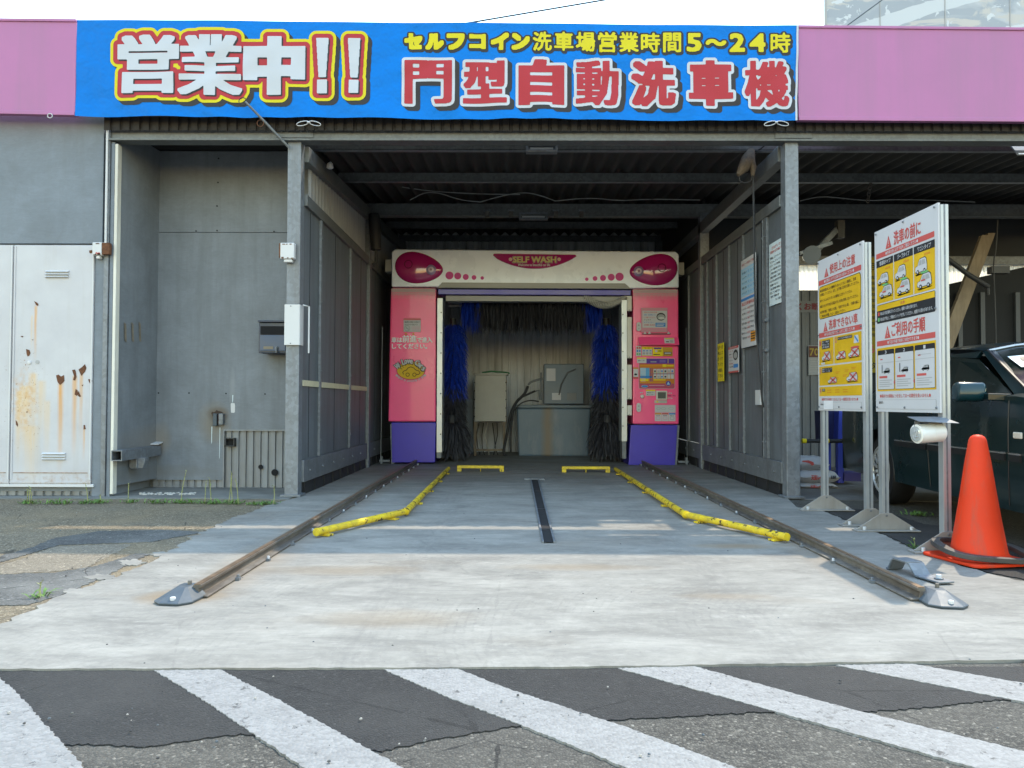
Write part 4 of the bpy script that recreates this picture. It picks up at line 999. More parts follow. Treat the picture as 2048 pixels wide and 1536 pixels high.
# columns
for u0, u1, v0, v1, sk in ((780, 872, 576, 843, ((783, 845), (872, 845), (870, 925), (784, 925))), (1265, 1357, 578, 848, ((1262, 850), (1355, 850), (1350, 931), (1257, 930)))):
    a, c = g(u0+(0 if u0 < 1000 else 0), v1), g(u1, v0)
    b = MB()
    b.prism([(g(u0+2 if u0 < 1000 else u0, v0).x, YG-.004, c.z), (g(u1, v0).x, YG-.004, c.z), (g(u1, v0).x, YG-.004, c.z-.25), (g(u1, v1).x, YG-.03, a.z), (g(u0 if u0 > 1000 else u0-3, v1).x, YG-.03, a.z), (g(u0+1, v0).x, YG-.004, c.z-.25)], (0, 1.3, 0), GPINK)
    col_o = b.build('column', gate, .018)
    b = MB(); b.prism([(g(u, v).x, YG-.005, g(u, v).z) for u, v in sk], (0, 1.1, 0), PURPLE); b.build('skirt', gate, .008)
    # halftone band fading to white at the top
    b = MB(); s = Sheet(b, (0, YG-.0055, 0), (1, 0, 0), (0, 0, -1), (0, -1, 0)); dp = flat('halftone', (.48, .40, .40))
    ua, ub = (u0+3, u1-1) if u0 < 1000 else (u0+1, u1-2)
    rows = 9
    for r in range(rows):
        v = v0+1+r*2.7; k = 1-r/rows; h = 2.7*kg*k*1.02
        n = 34
        if k > .72: x0, y0 = gs(ua, v); x1, y1 = gs(ub, v+2.7*min(1, k*1.05)); s.rect(x0, y0, x1, y1, dp, 1)
        else:
            for i in range(n):
                x, y = gs(ua+(ub-ua)*(i+.5)/n, v+1.3); w = (ub-ua)/n*kg*k*.62; s.rect(x-w, y-w*1.0, x+w, y+w*1.0, dp, 1)
    b.build('halftone_band', col_o)
    # metal side edges of the skirt
    b = MB(); ue = (782, 784) if u0 < 1000 else (1355, 1350)
    b.prism([(g(ue[0], 846).x-.012, YG+.01, g(0, 846).z), (g(ue[0], 846).x+.03, YG+.01, g(0, 846).z), (g(ue[1], 925).x+.03, YG+.01, g(0, 925).z), (g(ue[1], 925).x-.012, YG+.01, g(0, 925).z)], (0, .05, 0), GALV); b.build('skirt_edge', gate)
    s1 = 1 if u0 > 1000 else -1
    b = MB(); xa = g(1357 if s1 > 0 else 779, 918).x; z = g(0, 919).z
    b.box(xa, xa+s1*.15, YG+.02, YG+.06, z-.015, z+.012, GALV); b.box(xa+s1*.10, xa+s1*.13, YG, YG+.05, z-.04, z+.06, GALV); b.tube([(xa+s1*.13, YG+.03, z-.02), (xa+s1*.125, YG+.03, z+.5), (xa+s1*.12, YG+.03, z+1.9)], .005, GALV_D, 6); b.build('buffer_arm', gate)
    b = MB(); xa = g(783 if s1 < 0 else 1358, 520).x; z = g(0, 522 if s1 < 0 else 527).z
    b.box(xa, xa+s1*.14, YG+.3, YG+.5, z-.09, z+.09, CREAM); b.box(xa+s1*.045, xa+s1*.055, YG+.295, YG+.5, z-.095, z+.095, S_GRY); b.build('side_sensor', gate, .008)
    b = MB(); b.box(g(u0+8, 700).x, g(u1-8, 700).x, YG+.15, YG+1.35, .05, 2.5, GGREY); b.build('column_core', gate)
    for yy in (YG+.25, YG+1.15):
        w = MB(); xw = -1.41 if s1 < 0 else 1.79
        w.lathe((xw-.03, yy, .15), [(.06, 0), (.06, .06)], BLACK, 16, (1, 0, 0)); w.build('wheel', gate)
# aluminium channels on the inner edges
for ua, ub, va, vb in ((874.5, 885, 597, 905), (1243, 1253.5, 600, 882)):
    b = MB(); b.box(gx(ua), gx(ub), YG-.02, YG+.3, gz(vb), gz(va), ALU)
    for k in range(7):
        z = gz(va+30)-(gz(va)-gz(vb))*k/7.6; b.box(gx(ub)-.028 if ua < 1000 else gx(ua)+.008, gx(ub)-.010 if ua < 1000 else gx(ua)+.026, YG-.022, YG-.0205, z, z+.016, DARK)
    b.build('inner_channel', gate, .004)
    b = MB(); b.box(gx(ua)+(-.0 if ua < 1000 else .01), gx(ub)-.01, YG+.0, YG+.25, .10, gz(vb)-.002, GALV_D); b.build('lower_channel', gate)
for va, vb in ((592, 622), (634, 716), (729, 798), (810, 830)):
    b = MB(); b.box(gx(1254), gx(1263), YG-.03, YG+.15, gz(vb), gz(va), CREAM); b.cyl((gx(1258), YG-.034, gz(vb)+.012), (gx(1258), YG-.029, gz(vb)+.012), .012, S_GRY, 8); b.build('hinge_cover', gate, .006)
# coiled air hose under the cross bar
b = MB(); pts = []
p0, p1 = g(1168, 585), g(1256, 588)
for i in range(560):
    t = i/559; x = p0.x+(p1.x-p0.x)*t; z = p0.z-.012-.15*math.sin(math.pi*t)**.8; a = t*2*math.pi*28
    pts.append((x+.01*math.cos(a), YG+.12+.05*math.sin(a), z+.05*math.cos(a)))
b.tube(pts, .008, M('hose_grey', (.48, .48, .44), .5), 5); b.build('coil_hose', gate, smooth=60)
# brushes
BR_B = M('brush_blue', (.004, .032, .34), .5, 0, .35, 30); BR_K = M('brush_black', (.030, .030, .036), .6, 0, .4, 30)
def strands(mb, base_fn, n, mat_fn, seed, seg=3):
    rr = random.Random(seed)
    for _ in range(n):
        p, d, L, w = base_fn(rr); mat = mat_fn(rr, p)
        pts = [Vector(p)]; dd = Vector(d).normalized(); droop = rr.uniform(.6, 1.2)
        for k in range(seg):
            dd = (dd+Vector((rr.uniform(-.12, .12), rr.uniform(-.12, .12), -droop*.8))).normalized(); pts.append(pts[-1]+dd*L/seg)
        q = Vector((rr.uniform(-1, 1), rr.uniform(-1, 1), 0)).normalized()*w/2
        for k in range(seg):
            a, c = pts[k], pts[k+1]; e = .15 if k == seg-1 else 1
            mb.poly([a-q, a+q, c+q*e, c-q*e], mat)
def side_brush(uc, label):
    xc = FY(uc, 700, 11.6).x; yc = 11.6
    b = MB(); z0, z1 = FY(uc, 850, yc).z, FY(uc, 650, yc).z; zb = FY(uc, 786, yc).z
    b.lathe((xc, yc, .1), [(.05, 0), (.05, z1)], BLACK, 12)
    o = b.build('side_brush', gate)
    for nm, za, zz, mt, seed in (('blue_strips', zb, z1+.02, BR_B, 3), ('black_strips', z0+.02, zb+.12, BR_K, 4)):
        s = MB()
        def base(rr):
            a = rr.uniform(0, 2*math.pi); z = rr.uniform(za, zz); t = (z-z0)/(z1-z0)
            rad = .10*max(.3, min(1., (z1+.03-z)*5)) if nm[1] == 'l' and nm[0] == 'b' and nm == 'blue_strips' else .09
            return (xc+math.cos(a)*rad*.6, yc+math.sin(a)*rad*.6, z), (math.cos(a)*1.0, math.sin(a)*1.0, .35), rr.uniform(.16, .27), rr.uniform(.007, .014)
        strands(s, base, 2200, lambda rr, p: mt, seed+int(uc)); s.build(nm, o)
    s = MB(); zq = FY(uc, 842, yc).z
    def base2(rr):
        a = rr.uniform(0, 2*math.pi); z = rr.uniform(.28, zq)
        return (xc+math.cos(a)*.04, yc-.15+math.sin(a)*.04, z), (math.cos(a), math.sin(a), .6), rr.uniform(.22, .40), rr.uniform(.009, .017)
    strands(s, base2, 2000, lambda rr, p: BR_K, 9+int(uc), 4); s.lathe((xc, yc-.15, zq-.03), [(.07, 0), (.07, .07), (.05, .12)], BLACK, 14); s.build('rocker_brush', o)
side_brush(906, ''); side_brush(1212, '')
b = MB(); zt = FY(1060, 606, 11.5).z; xa, xb = FY(926, 620, 11.5).x, FY(1200, 620, 11.5).x
b.tube([(xa-.2, 11.5, zt), (xb+.2, 11.5, zt)], .05, GALV_D, 10); tb = b.build('top_brush', gate)
for nm, x0, x1, mt, n in (('black_strips', xa+.2, xb-.2, BR_K, 4200), ('blue_strips', xa, xa+.27, BR_B, 600), ('blue_strips', xb-.27, xb, BR_B, 600)):
    s = MB()
    def base3(rr):
        a = rr.uniform(0, 2*math.pi); return (rr.uniform(x0, x1), 11.5+.05*math.cos(a), zt+.05*math.sin(a)), (rr.uniform(-.1, .1), math.cos(a), math.sin(a)), rr.uniform(.30, .46), rr.uniform(.008, .015)
    strands(s, base3, n, lambda rr, p: mt, 30+n+int(x0*10)); s.build(nm, tb)
b = MB()
for z, r in ((zt+.12, .03), (zt-.05, .022)):
    for xx0, xx1 in ((gx(890), xa-.02), (xb+.02, gx(1250))): b.tube([(xx0, 11.45, z), (xx1, 11.45, z)], r, GALV_D, 8)
b.build('brush_arm', gate)
# ---------------- left column print
YP = YG-.022
b = MB(); s = Sheet(b, (0, YG-.034, 0), (1, 0, 0), (0, 0, -1), (0, -1, 0))
def gq(u, v): return gs(u, v)
def grect(u0, v0, u1, v1, mat, k=1): x0, y0 = gq(u0, v0); x1, y1 = gq(u1, v1); s.rect(x0, y0, x1, y1, mat, k)
def gtext(u, v, h, body, mat, k=2, w=None, bold=.012, rot=0, align='l'): s.text(*gq(u, v), h*kg, body, mat, k, w*kg if w else None, bold, align, rot)
grect(808, 637, 842, 664, S_WHT, 1); grect(808, 637, 842, 641, flat('sticker_rose', (.60, .16, .17)), 2)
gtext(810, 643, 3.4, '事故発生の原因になる恐れが', S_BLK, 2, 30); gtext(810, 648, 3.4, 'ありますので禁止です', S_BLK, 2, 26)
s.ell(*gq(815, 657), 6*kg, 6*kg, S_GRY, 2); s.ell(*gq(815, 657), 4.6*kg, 4.6*kg, S_WHT, 3); x, y = gq(815, 657); s.line(x-4.6*kg, y-4.6*kg, x+4.6*kg, y+4.6*kg, 1.6*kg, S_GRY, 4); s.rect(x-3*kg, y-.8*kg, x+3*kg, y+.8*kg, S_GRY, 4)
for k in range(3): grect(824, 654+k*3, 840, 655.2+k*3, S_PNK, 2)
LTX = flat('letter_white', (.88, .86, .88))
gtext(784, 675, 10.5, '車は', LTX, 2, 21, .035); gtext(806, 671, 14, '前進', LTX, 2, 28, .03); gtext(835, 675, 10.5, 'で進入', LTX, 2, 30, .035)
for u in (812.5, 827.5): s.ell(*gq(u, 668), 2*kg, 2*kg, S_ORG, 2, 10)
gtext(785, 688, 10, 'してください。', LTX, 2, 70, .035)
word = 'We Love Cars'; n = len(word)
for i, ch in enumerate(word):
    if ch == ' ': continue
    t = (i+.5)/n; a = R(-50+100*t); u = 822+41*math.sin(a)-4; v = 762-45*math.cos(a)
    h = 10.5 if ch in 'WLC' else (7.5 if ch not in 'ls' else 7.5)
    wd = {'W': 9.5, 'L': 5, 'C': 8}.get(ch, 5.2)
    v += (10.5-h)*.9
    gtext(u-.5, v-.5, h+1.6, ch, S_BLK, 2, wd+1.6, .07, rot=a*.75); gtext(u, v, h, ch, S_WHT, 3, wd, .035, rot=a*.75)
s.ell(*gq(822.5, 741), 28.8*kg, 18.8*kg, flat('logo_rim', (.52, .05, .13)), 1, 32); s.ell(*gq(822.5, 741), 27.5*kg, 17.5*kg, flat('logo_yellow', (.66, .42, .03)), 2, 32)
def ipath(pts, w, mat, k):
    for a, c in zip(pts[:-1], pts[1:]):
        x0, y0 = gq(*a); x1, y1 = gq(*c); s.line(x0, y0, x1, y1, w*kg, mat, k); s.ell(x1, y1, w*kg*.5, w*kg*.5, mat, k, 8)
LD = flat('logo_dark', (.10, .05, .02))
ipath([(808, 749), (806, 745), (809, 742), (813, 741), (817, 736), (822, 734), (828, 736), (832, 740), (838, 742), (841, 746), (838, 749), (834, 749)], 1.5, LD, 3)
for u in (816, 829.5): ipath([(u+3.4*math.cos(a), 749.5+3.4*math.sin(a)) for a in [i*math.pi/7 for i in range(15)]], 1.3, LD, 3)
for a in range(-70, 71, 20): a = R(a); ipath([(822+17*math.sin(a)*1.05, 742-11*math.cos(a)), (822+21*math.sin(a)*1.1, 742-15*math.cos(a))], 1.1, LD, 3)
word = 'Welcome to beautiful car life'; n = len(word)
for i, ch in enumerate(word):
    if ch == ' ': continue
    t = (i+.5)/n; a = R(58-116*t); u = 822.5+33*math.sin(-a)*.93; v = 741+24*math.cos(a)*.95-3.5
    gtext(u-1, v, 3.4 if ch not in 'lbtfW' else 4.4, ch, flat('logo_pale', (.66, .40, .48)), 2, 1.7, .03, rot=-R(-58+116*t)*.55)
for u in (794, 850.5): s.ell(*gq(u, 751), 2*kg, 2*kg, S_WHT, 2, 10)
b.build('column_print', gate)
# ---------------- control column
b = MB(); s = Sheet(b, (0, YG-.034, 0), (1, 0, 0), (0, 0, -1), (0, -1, 0))
RED2 = flat('panel_rose', (.45, .08, .14))
grect(1281, 616, 1334, 665, flat('sleeve_clear', (.60, .28, .34)), 1)
grect(1284, 622, 1333, 656, S_WHT, 2)
for k in range(6): gtext(1287, 624+k*5, 2.8, ('洗車される車の形状', '装備・突起物などに', 'ご注意ください', 'アンテナ', 'ドアミラー', '確認')[k], (S_RED, S_BLU, S_RED, S_BLK, S_BLU, S_RED)[k], 3, (26, 24, 22, 14, 20, 22)[k])
s.ell(*gq(1321, 634), 9*kg, 7.8*kg, S_BLK, 3); s.ell(*gq(1321, 634.5), 7.6*kg, 5.5*kg, M('photo_grey', (.33, .35, .34), .5), 4); s.ell(*gq(1322, 637), 6.5*kg, 2.6*kg, flat('photo_light', (.55, .56, .54)), 5)
grect(1310, 646, 1330, 654, S_BLU, 3); grect(1312, 648, 1328, 649.4, S_WHT, 4); grect(1312, 651, 1326, 652.4, S_WHT, 4)
grect(1283, 667, 1340, 669.5, M('tape_dark', (.12, .05, .06), .5), 2)
for u in (1289, 1298, 1336): s.poly([gq(u, 663), gq(u+3, 668), gq(u-3, 668)], S_WHT, 3)
grect(1283, 694, 1303.5, 712, S_YEL, 1); grect(1283, 699, 1303.5, 711, S_WHT, 2); gtext(1288, 695.3, 3, 'コース', S_BLK, 2, 10)
for k in range(3): s.ell(*gq(1287+k*6.5, 707), 2.6*kg, 2.2*kg, S_GRY, 3, 10); grect(1285+k*6.5, 701, 1289+k*6.5, 703, S_BLU, 3)
grect(1271, 692, 1281.5, 712.5, S_WHT, 1); 
for k in range(3):
    for j in range(2): grect(1272.4+j*4.6, 694+k*6.2, 1275.8+j*4.6, 698+k*6.2, (S_RED, S_BLU, S_GRN)[k], 2)
grect(1304.5, 694.5, 1324.5, 712.5, S_YEL, 1); grect(1307, 695.5, 1322, 698.5, S_PUR, 2); s.ell(*gq(1311.5, 702.5), 2.4*kg, 2.4*kg, S_WHT, 2); gtext(1315, 701, 3, '1000', S_BLK, 2, 7); grect(1306, 708.5, 1319, 710, S_BLK, 2)
grect(1324.5, 695, 1344, 712.5, flat('bill_amber', (.50, .30, .04)), 1); grect(1327, 704, 1342, 709.5, S_BLK, 2); grect(1328, 705, 1341, 708.5, S_GRY, 3); grect(1329, 706.2, 1340, 707.2, S_WHT, 4)
x0, y0 = gq(1276.5, 716.5); x1, y1 = gq(1349, 778); s.rrect(x0, y0, x1, y1, 3*kg, S_PNK, 1); x0, y0 = gq(1277.5, 717.5); x1, y1 = gq(1348, 777); s.rrect(x0, y0, x1, y1, 3*kg, RED2, 2)
grect(1292, 718, 1347, 727.5, S_PUR, 3); grect(1300, 723, 1312, 725, S_GRY, 4); grect(1318, 720, 1330, 725.5, flat('panel_violet', (.18, .12, .4)), 4)
for k in range(3): s.ell(*gq(1335, 720+k*2.8), .9*kg, .9*kg, S_YEL, 4, 8)
grect(1273, 715.5, 1292, 726.5, S_WHT, 4); grect(1273, 715.5, 1292, 718, S_YEL, 5); gtext(1275, 720, 2.6, '使い方', S_BLK, 5, 13)
grect(1278.5, 728.5, 1347.5, 767.5, flat('panel_orange', (.55, .20, .03)), 3)
grect(1280, 730, 1330, 733, S_ORG, 4); grect(1324, 729, 1332, 734, S_YEL, 5); grect(1333, 730.5, 1346, 733, S_YEL, 4)
grect(1279.5, 736, 1291, 757, S_LBL, 4); grect(1291, 736, 1298, 757, flat('panel_cyan', (.12, .35, .60)), 4); grect(1279.5, 752, 1303, 756, S_BLU, 5); grect(1279.5, 757.5, 1296, 762.5, S_YEL, 4)
for k in range(9): s.ell(*gq(1300, 738+k*3), 1.1*kg, 1.1*kg, S_PUR, 5, 8); s.ell(*gq(1303.2, 738+k*3), 1.1*kg, 1.1*kg, S_PUR, 5, 8); grect(1281, 738+k*3, 1290, 738.8+k*3, S_WHT, 5)
for r in range(2):
    for k in range(6):
        u = 1306+k*6.9; v = 738+r*11
        grect(u, v, u+6, v+8.6, S_WHT, 4)
        if not (r == 1 and k > 3): s.ell(*gq(u+3, v+4.6), 2.1*kg, 1.7*kg, (S_BLK, S_GRY, S_BLU)[k % 3], 5, 10); grect(u+.6, v+7, u+5.4, v+7.8, S_GRN if k < 4 else S_RED, 5)
        grect(u, v-1.6, u+6, v-.3, S_RED if r == 0 else S_BLU, 5)
grect(1306, 759, 1330, 761, S_YEL, 4); grect(1279, 763, 1330, 766, S_ORG, 4)
s.ell(*gq(1335.5, 767), 6*kg, 6*kg, S_ORG, 5); s.ell(*gq(1335.5, 767), 5.2*kg, 5.2*kg, S_PUR, 6); s.poly([gq(1335.5, 763), gq(1339, 769.5), gq(1332, 769.5)], S_LBL, 7)
s.ell(*gq(1288.5, 772.8), 7*kg, 2.7*kg, S_WHT, 4); s.ell(*gq(1288.5, 772.8), 6.4*kg, 2.2*kg, S_BLU, 5)
grect(1297, 770.5, 1328, 771.8, S_PNK, 4); grect(1297, 773.5, 1322, 774.6, S_MAG, 4)
grect(1266, 735, 1275.5, 757.5, S_WHT, 1); grect(1266, 735, 1275.5, 738, S_ORG, 2); s.ell(*gq(1270.5, 749), 3*kg, 2*kg, S_BLK, 2); grect(1266, 754, 1275.5, 757.5, S_RED, 2)
grect(1291, 779.5, 1310, 791.5, S_WHT, 1); grect(1291, 779.5, 1310, 782.5, S_YEL, 2); gtext(1293, 784, 2.4, '領収書ボタン', S_BLK, 2, 14); gtext(1293, 788, 2.2, '押して下さい', S_BLK, 2, 14)
for k in range(3): gtext(1334+(k % 2)*2, 785+k*5, 2.6, ('▲▼▲', '開始・停止', '▲▼▲')[k], S_WHT if k != 1 else S_BLK, 1, (9, 14, 10)[k])
gtext(1279, 784, 2.6, '●●', S_WHT, 1, 6)
grect(1308, 800.5, 1333, 806.5, flat('sticker_grey', (.5, .47, .42)), 1); s.ell(*gq(1313.5, 803.7), 1.7*kg, 1.9*kg, S_YEL, 2, 10); grect(1318, 802, 1331, 803, S_GRY, 2); grect(1318, 804.2, 1329, 805, S_GRY, 2)
grect(1308.5, 809.5, 1350, 842.5, S_PNK, 1); grect(1309, 810.5, 1350, 824, flat('sticker_silver', (.50, .52, .52)), 2)
for u, r in ((1316, 4), (1326, 5), (1341, 5)):
    x, y = gq(u, 817); s.ell(x, y, r*kg, 2.6*kg, S_GRY, 3, 14); s.ell(x, y, (r-.7)*kg, 2*kg, MATS['sticker_silver'], 4, 14)
for k in range(3):
    u = 1309+k*14; grect(u, 826, u+12.8, 842, S_WHT, 2); grect(u, 826, u+12.8, 829, (S_ORG, S_RED, S_BLU)[k], 3); s.rrect(*gq(u+2, 833), *gq(u+10.5, 839.5), 1.5*kg, (S_PNK, S_PNK, S_GRY)[k], 3); s.rrect(*gq(u+3, 834.2), *gq(u+9.5, 838.4), 1.2*kg, S_WHT, 4)
    gtext(u+2, 830.3, 1.8, ('収納', '展開', '撤去')[k], S_BLK, 3, 8)
b.build('control_print', gate)
def gbox(name, u0, v0, u1, v1, dep, mat, bev=.006, y=None):
    y = YG-.03 if y is None else y
    p, q = g(u0, v1), g(u1, v0); b = MB(); b.box(p.x, q.x, y-dep, y, p.z, q.z, mat); return b.build(name, gate, bev)
hood = MB(); p, q = g(1275.5, 691), g(1355, 675); hood.prism([(p.x, YG-.02, p.z), (p.x, YG-.13, p.z), (p.x, YG-.07, q.z), (p.x, YG-.02, q.z)], (q.x-p.x, 0, 0), GPINK); ho = hood.build('coin_hood', gate, .006)
b = MB(); n_ = Vector((0, -(q.z-p.z), -.06)).normalized(); s = Sheet(b, (0, 0, 0), (1, 0, 0), (0, 0, -1), (0, -1, 0))
fp = lambda u, t: Vector((g(u, 683).x, YG-.132+.06*t, p.z+(q.z-p.z)*t))
for u0, u1, t0, t1, mt, off in ((1326, 1346, .2, .9, S_WHT, .001), (1328, 1344, .74, .86, S_YEL, .002), (1329, 1335, .35, .45, S_BLK, .002), (1337, 1343, .3, .6, S_GRY, .002)):
    P = [fp(u0, t0), fp(u1, t0), fp(u1, t1), fp(u0, t1)]; b.poly([x+Vector((0, -off, -off*.3)) for x in P], mt)
b.build('hood_sticker', ho)
scr = gbox('screen_frame', 1311, 781.5, 1333, 799.5, .03, CREAM, .008); b = MB(); p, q = g(1314, 797), g(1330, 784.5); b.box(p.x, q.x, YG-.064, YG-.0605, p.z, q.z, GLASSY); b.build('screen', scr)
b = MB(); p = g(1283.5, 793); b.lathe((p.x, YG-.03, p.z), [(.028, 0), (.028, .02), (.018, .032)], CREAM, 16, (0, -1, 0)); b.build('button', gate, smooth=40)
for va, vb in ((645, 663), (806, 824)):
    p, q = g(1272, vb), g(1281, va); b = MB(); w = (q.x-p.x)/2; pts = []
    for i in range(13): a = math.pi*i/12; pts.append((p.x+w+w*math.cos(a), YG-.03, q.z-w+w*math.sin(a)))
    for i in range(13): a = math.pi+math.pi*i/12; pts.append((p.x+w+w*math.cos(a), YG-.03, p.z+w+w*math.sin(a)))
    b.prism(pts, (0, -.02, 0), WHITE); b.lathe((p.x+w, YG-.05, (p.z+q.z)/2+.02), [(.013, 0), (.011, .006)], S_GRY, 10, (0, -1, 0)); b.lathe((p.x+w, YG-.05, (p.z+q.z)/2-.03), [(.010, 0), (.009, .005)], S_GRY, 10, (0, -1, 0)); b.build('lock_plate', gate, .004)

# ================================================================== MACHINE ROOM BEHIND THE GATE
Ym = 12.7
def mbox(b, u0, v0, u1, v1, y, dep, mat):
    p, q = FY(u0, v1, y), FY(u1, v0, y); b.box(p.x, q.x, y, y+dep, p.z, q.z, mat); return p, q
BEI = M('beige_cabinet', (.36, .345, .30), .5, 0, .08, 4, (.2, .16, .11), .5, .5, .75)
t = thing('control_cabinet', 'beige steel control cabinet on a rusty leg stand inside the bay', 'cabinet', (FY(980, 912, Ym).x, Ym, 0))
b = MB(); mbox(b, 949, 750, 1013, 843, Ym, .35, BEI); b.build('body', t, .01)
b = MB(); mbox(b, 947, 746, 1016, 750, Ym-.03, .42, BEI); b.build('top', t, .006)
b = MB()
for u in (949, 1012):
    for k in range(5): p = FY(u, 765+k*17, Ym-.004); b.cyl((p.x, Ym-.01, p.z), (p.x, Ym-.001, p.z), .012, DARK, 8)
b.build('clasp', t)
for u in (948, 1006):
    b = MB(); mbox(b, u, 844, u+5, 914, Ym+.0, .05, WOOD); b.build('leg', t); b = MB(); mbox(b, u, 846, u+5, 912, Ym+.3, .05, WOOD); b.build('leg', t)
b = MB(); mbox(b, 953, 898, 1006, 902, Ym+.02, .04, WOOD); b.build('stretcher', t)
b = MB(); p, q = FY(964, 746, Ym), FY(1012, 743, Ym); b.tube([(p.x, Ym+.1, p.z+.01), (p.x+.15, Ym+.05, p.z+.03), (q.x, Ym+.12, q.z-.01), (q.x+.05, Ym+.2, q.z-.02)], .014, M('green_cloth', (.03, .16, .07), .8), 8)
tag(b.build('hose', smooth=50), 'dark green hose lying on top of the beige cabinet', 'hose')
TANK = M('tank_grey_blue', (.115, .155, .185), .45, 0, .15, 3, (.19, .17, .14), .6, .5, .72)
def tankmat():
    m, t, b, tc = newmat('water_tank')
    sep = t.n('ShaderNodeSeparateXYZ'); t.nt.links.new(tc, sep.inputs[0])
    c = t.mix(t.noise(tc, 3), (.075, .12, .165), (.135, .19, .24))
    c = t.mix(t.m('MULTIPLY', t.ramp(t.noise(t.map(tc, (5, 5, 1.4)), 1, 8, .7), .5, .68), .5), c, (.26, .27, .27))
    p = FY(1095, 870, Ym)
    k = t.m('SUBTRACT', 1.0, t.ramp(t.m('ABSOLUTE', t.m('SUBTRACT', t.m('ADD', sep.outputs[0], t.m('MULTIPLY', t.noise(tc, 8), .06)), p.x+.03)), .02, .12))
    c = t.mix(t.m('MULTIPLY', k, .7), c, (.20, .13, .055)); t.set(b.inputs['Base Color'], c); b.inputs['Roughness'].default_value = .45; return m
t = thing('water_tank', 'grey blue plastic water tank with a brown rust streak down its front', 'water tank', (FY(1108, 912, Ym).x, Ym, 0))
b = MB(); P = [FY(1037, 913, Ym), FY(1177, 913, Ym), FY(1182, 816, Ym), FY(1033, 816, Ym)]; b.prism(P, (0, .8, 0), tankmat()); b.build('body', t, .03)
b = MB(); mbox(b, 1030, 810, 1186, 816, Ym-.03, .86, TANK); b.build('rim', t, .012)
t = thing('pump_cabinet', 'dark grey steel cabinet with pale labels standing behind the water tank', 'cabinet', (FY(1128, 812, Ym).x, Ym+.15, .8))
b = MB(); mbox(b, 1088, 728, 1168, 808, Ym+.12, .4, M('pump_grey', (.11, .15, .19), .45, 0, .1, 3, (.2, .2, .2), .4)); b.build('body', t, .012)
b = MB(); mbox(b, 1093, 737, 1111, 762, Ym+.114, .004, S_WHT); b.build('paper_label', t); b = MB(); mbox(b, 1104, 786, 1122, 800, Ym+.114, .004, S_WHT); b.build('paper_label', t)
b = MB(); mbox(b, 1134, 786, 1153, 801, Ym+.112, .006, M('hatch_grey', (.16, .17, .18), .5)); b.build('hatch', t, .003)
b = MB(); q = lambda u, v, y=Ym+.1: FY(u, v, y)
b.tube([q(1118, 790), q(1122, 770), q(1135, 745), q(1152, 738)], .012, M('pump_grey_dark', (.09, .10, .11), .5), 6); b.build('cable_mark', t)
b = MB(); mbox(b, 925, 798, 947, 908, Ym+.3, .02, M('panel_grey', (.13, .16, .19), .5)); tag(b.build('loose_panel', None, .003), 'grey sheet panel leaning at the left of the beige cabinet', 'panel')
b = MB()
for pts, r in (([(1056, 770), (1062, 764), (1074, 760), (1085, 757)], .018), ([(1070, 783), (1078, 780), (1080, 800)], .016), ([(1082, 745), (1082, 800)], .014)): b.tube([q(*p) for p in pts], r, GALV_D, 8)
pipes = tag(b.build('water_pipe', smooth=50), 'thin grey water pipes joining the pump cabinet and tank', 'pipe')
for i, (pts, lab) in enumerate((([(1056, 772), (1050, 788), (1030, 806), (1020, 830), (1014, 870), (1006, 905), (1012, 914)], 'thick black hose hanging beside the beige cabinet'), ([(1070, 782), (1048, 792), (1032, 800), (1024, 830), (1020, 880), (1022, 912)], 'thin black hose looping from the pipes to the floor'), ([(1078, 803), (1060, 800), (1040, 806), (1026, 825)], 'short black hose lying over the tank rim'))):
    b = MB(); P = [q(*p, y=Ym-.06-.03*i) for p in pts]
    fine = []
    for a, c in zip(P[:-1], P[1:]): fine += [a.lerp(c, k/4) for k in range(4)]
    for _ in range(3): fine = [fine[0]]+[(fine[k-1]+fine[k]*2+fine[k+1])/4 for k in range(1, len(fine)-1)]+[fine[-1]]
    b.tube(fine, .024-.006*i, BLACK, 8); tag(b.build('hose', smooth=60), lab, 'hose')
b = MB(); rr = random.Random(4)
for k in range(5):
    P = [q(958+k*9, 846), q(956+k*9+rr.uniform(-6, 6), 870), q(962+k*8+rr.uniform(-8, 8), 895), q(960+k*9, 910)]
    b.tube(P, .008, CREAM if k == 2 else BLACK, 6)
tag(b.build('cable', smooth=60), 'loose cables hanging under the beige cabinet between its legs', 'cable')

# ================================================================== LIGHTS, CABLES AND THINGS UNDER THE ROOF
def ceiling_light(u0, v0, u1, v1, Y, label, grp='flood lights under the roof'):
    p, q = FY(u0, v1, Y), FY(u1, v0, Y); t = thing('flood_light', label, 'light', ((p.x+q.x)/2, Y, q.z), grp)
    b = MB(); e = .022
    b.box(p.x, q.x, Y, Y+.09, p.z, p.z+e, GALV); b.box(p.x, q.x, Y, Y+.09, q.z-e, q.z, GALV); b.box(p.x, p.x+e, Y, Y+.09, p.z+e, q.z-e, GALV); b.box(q.x-e, q.x, Y, Y+.09, p.z+e, q.z-e, GALV)
    b.box(p.x+.01, q.x-.01, Y+.09, Y+.10, p.z+.01, q.z-.01, GALV_D); b.build('housing', t, .004)
    b = MB(); m = (p.z+q.z)/2
    b.box(p.x+e, q.x-e, Y+.055, Y+.06, p.z+e, q.z-e, M('reflector', (.30, .31, .32), .2, .6)); b.tube([(p.x+e+.02, Y+.03, m-.012), (q.x-e-.02, Y+.03, m-.012)], .016, LAMPG, 10); b.build('lamp', t, smooth=50)
    b = MB(); b.box((p.x+q.x)/2-.03, (p.x+q.x)/2+.03, Y+.02, Y+.07, q.z+.002, q.z+.06, GALV_D); b.build('bracket', t)
ceiling_light(1052, 284, 1115, 303, 7.32, 'small floodlight under the front beam over the middle of the bay')
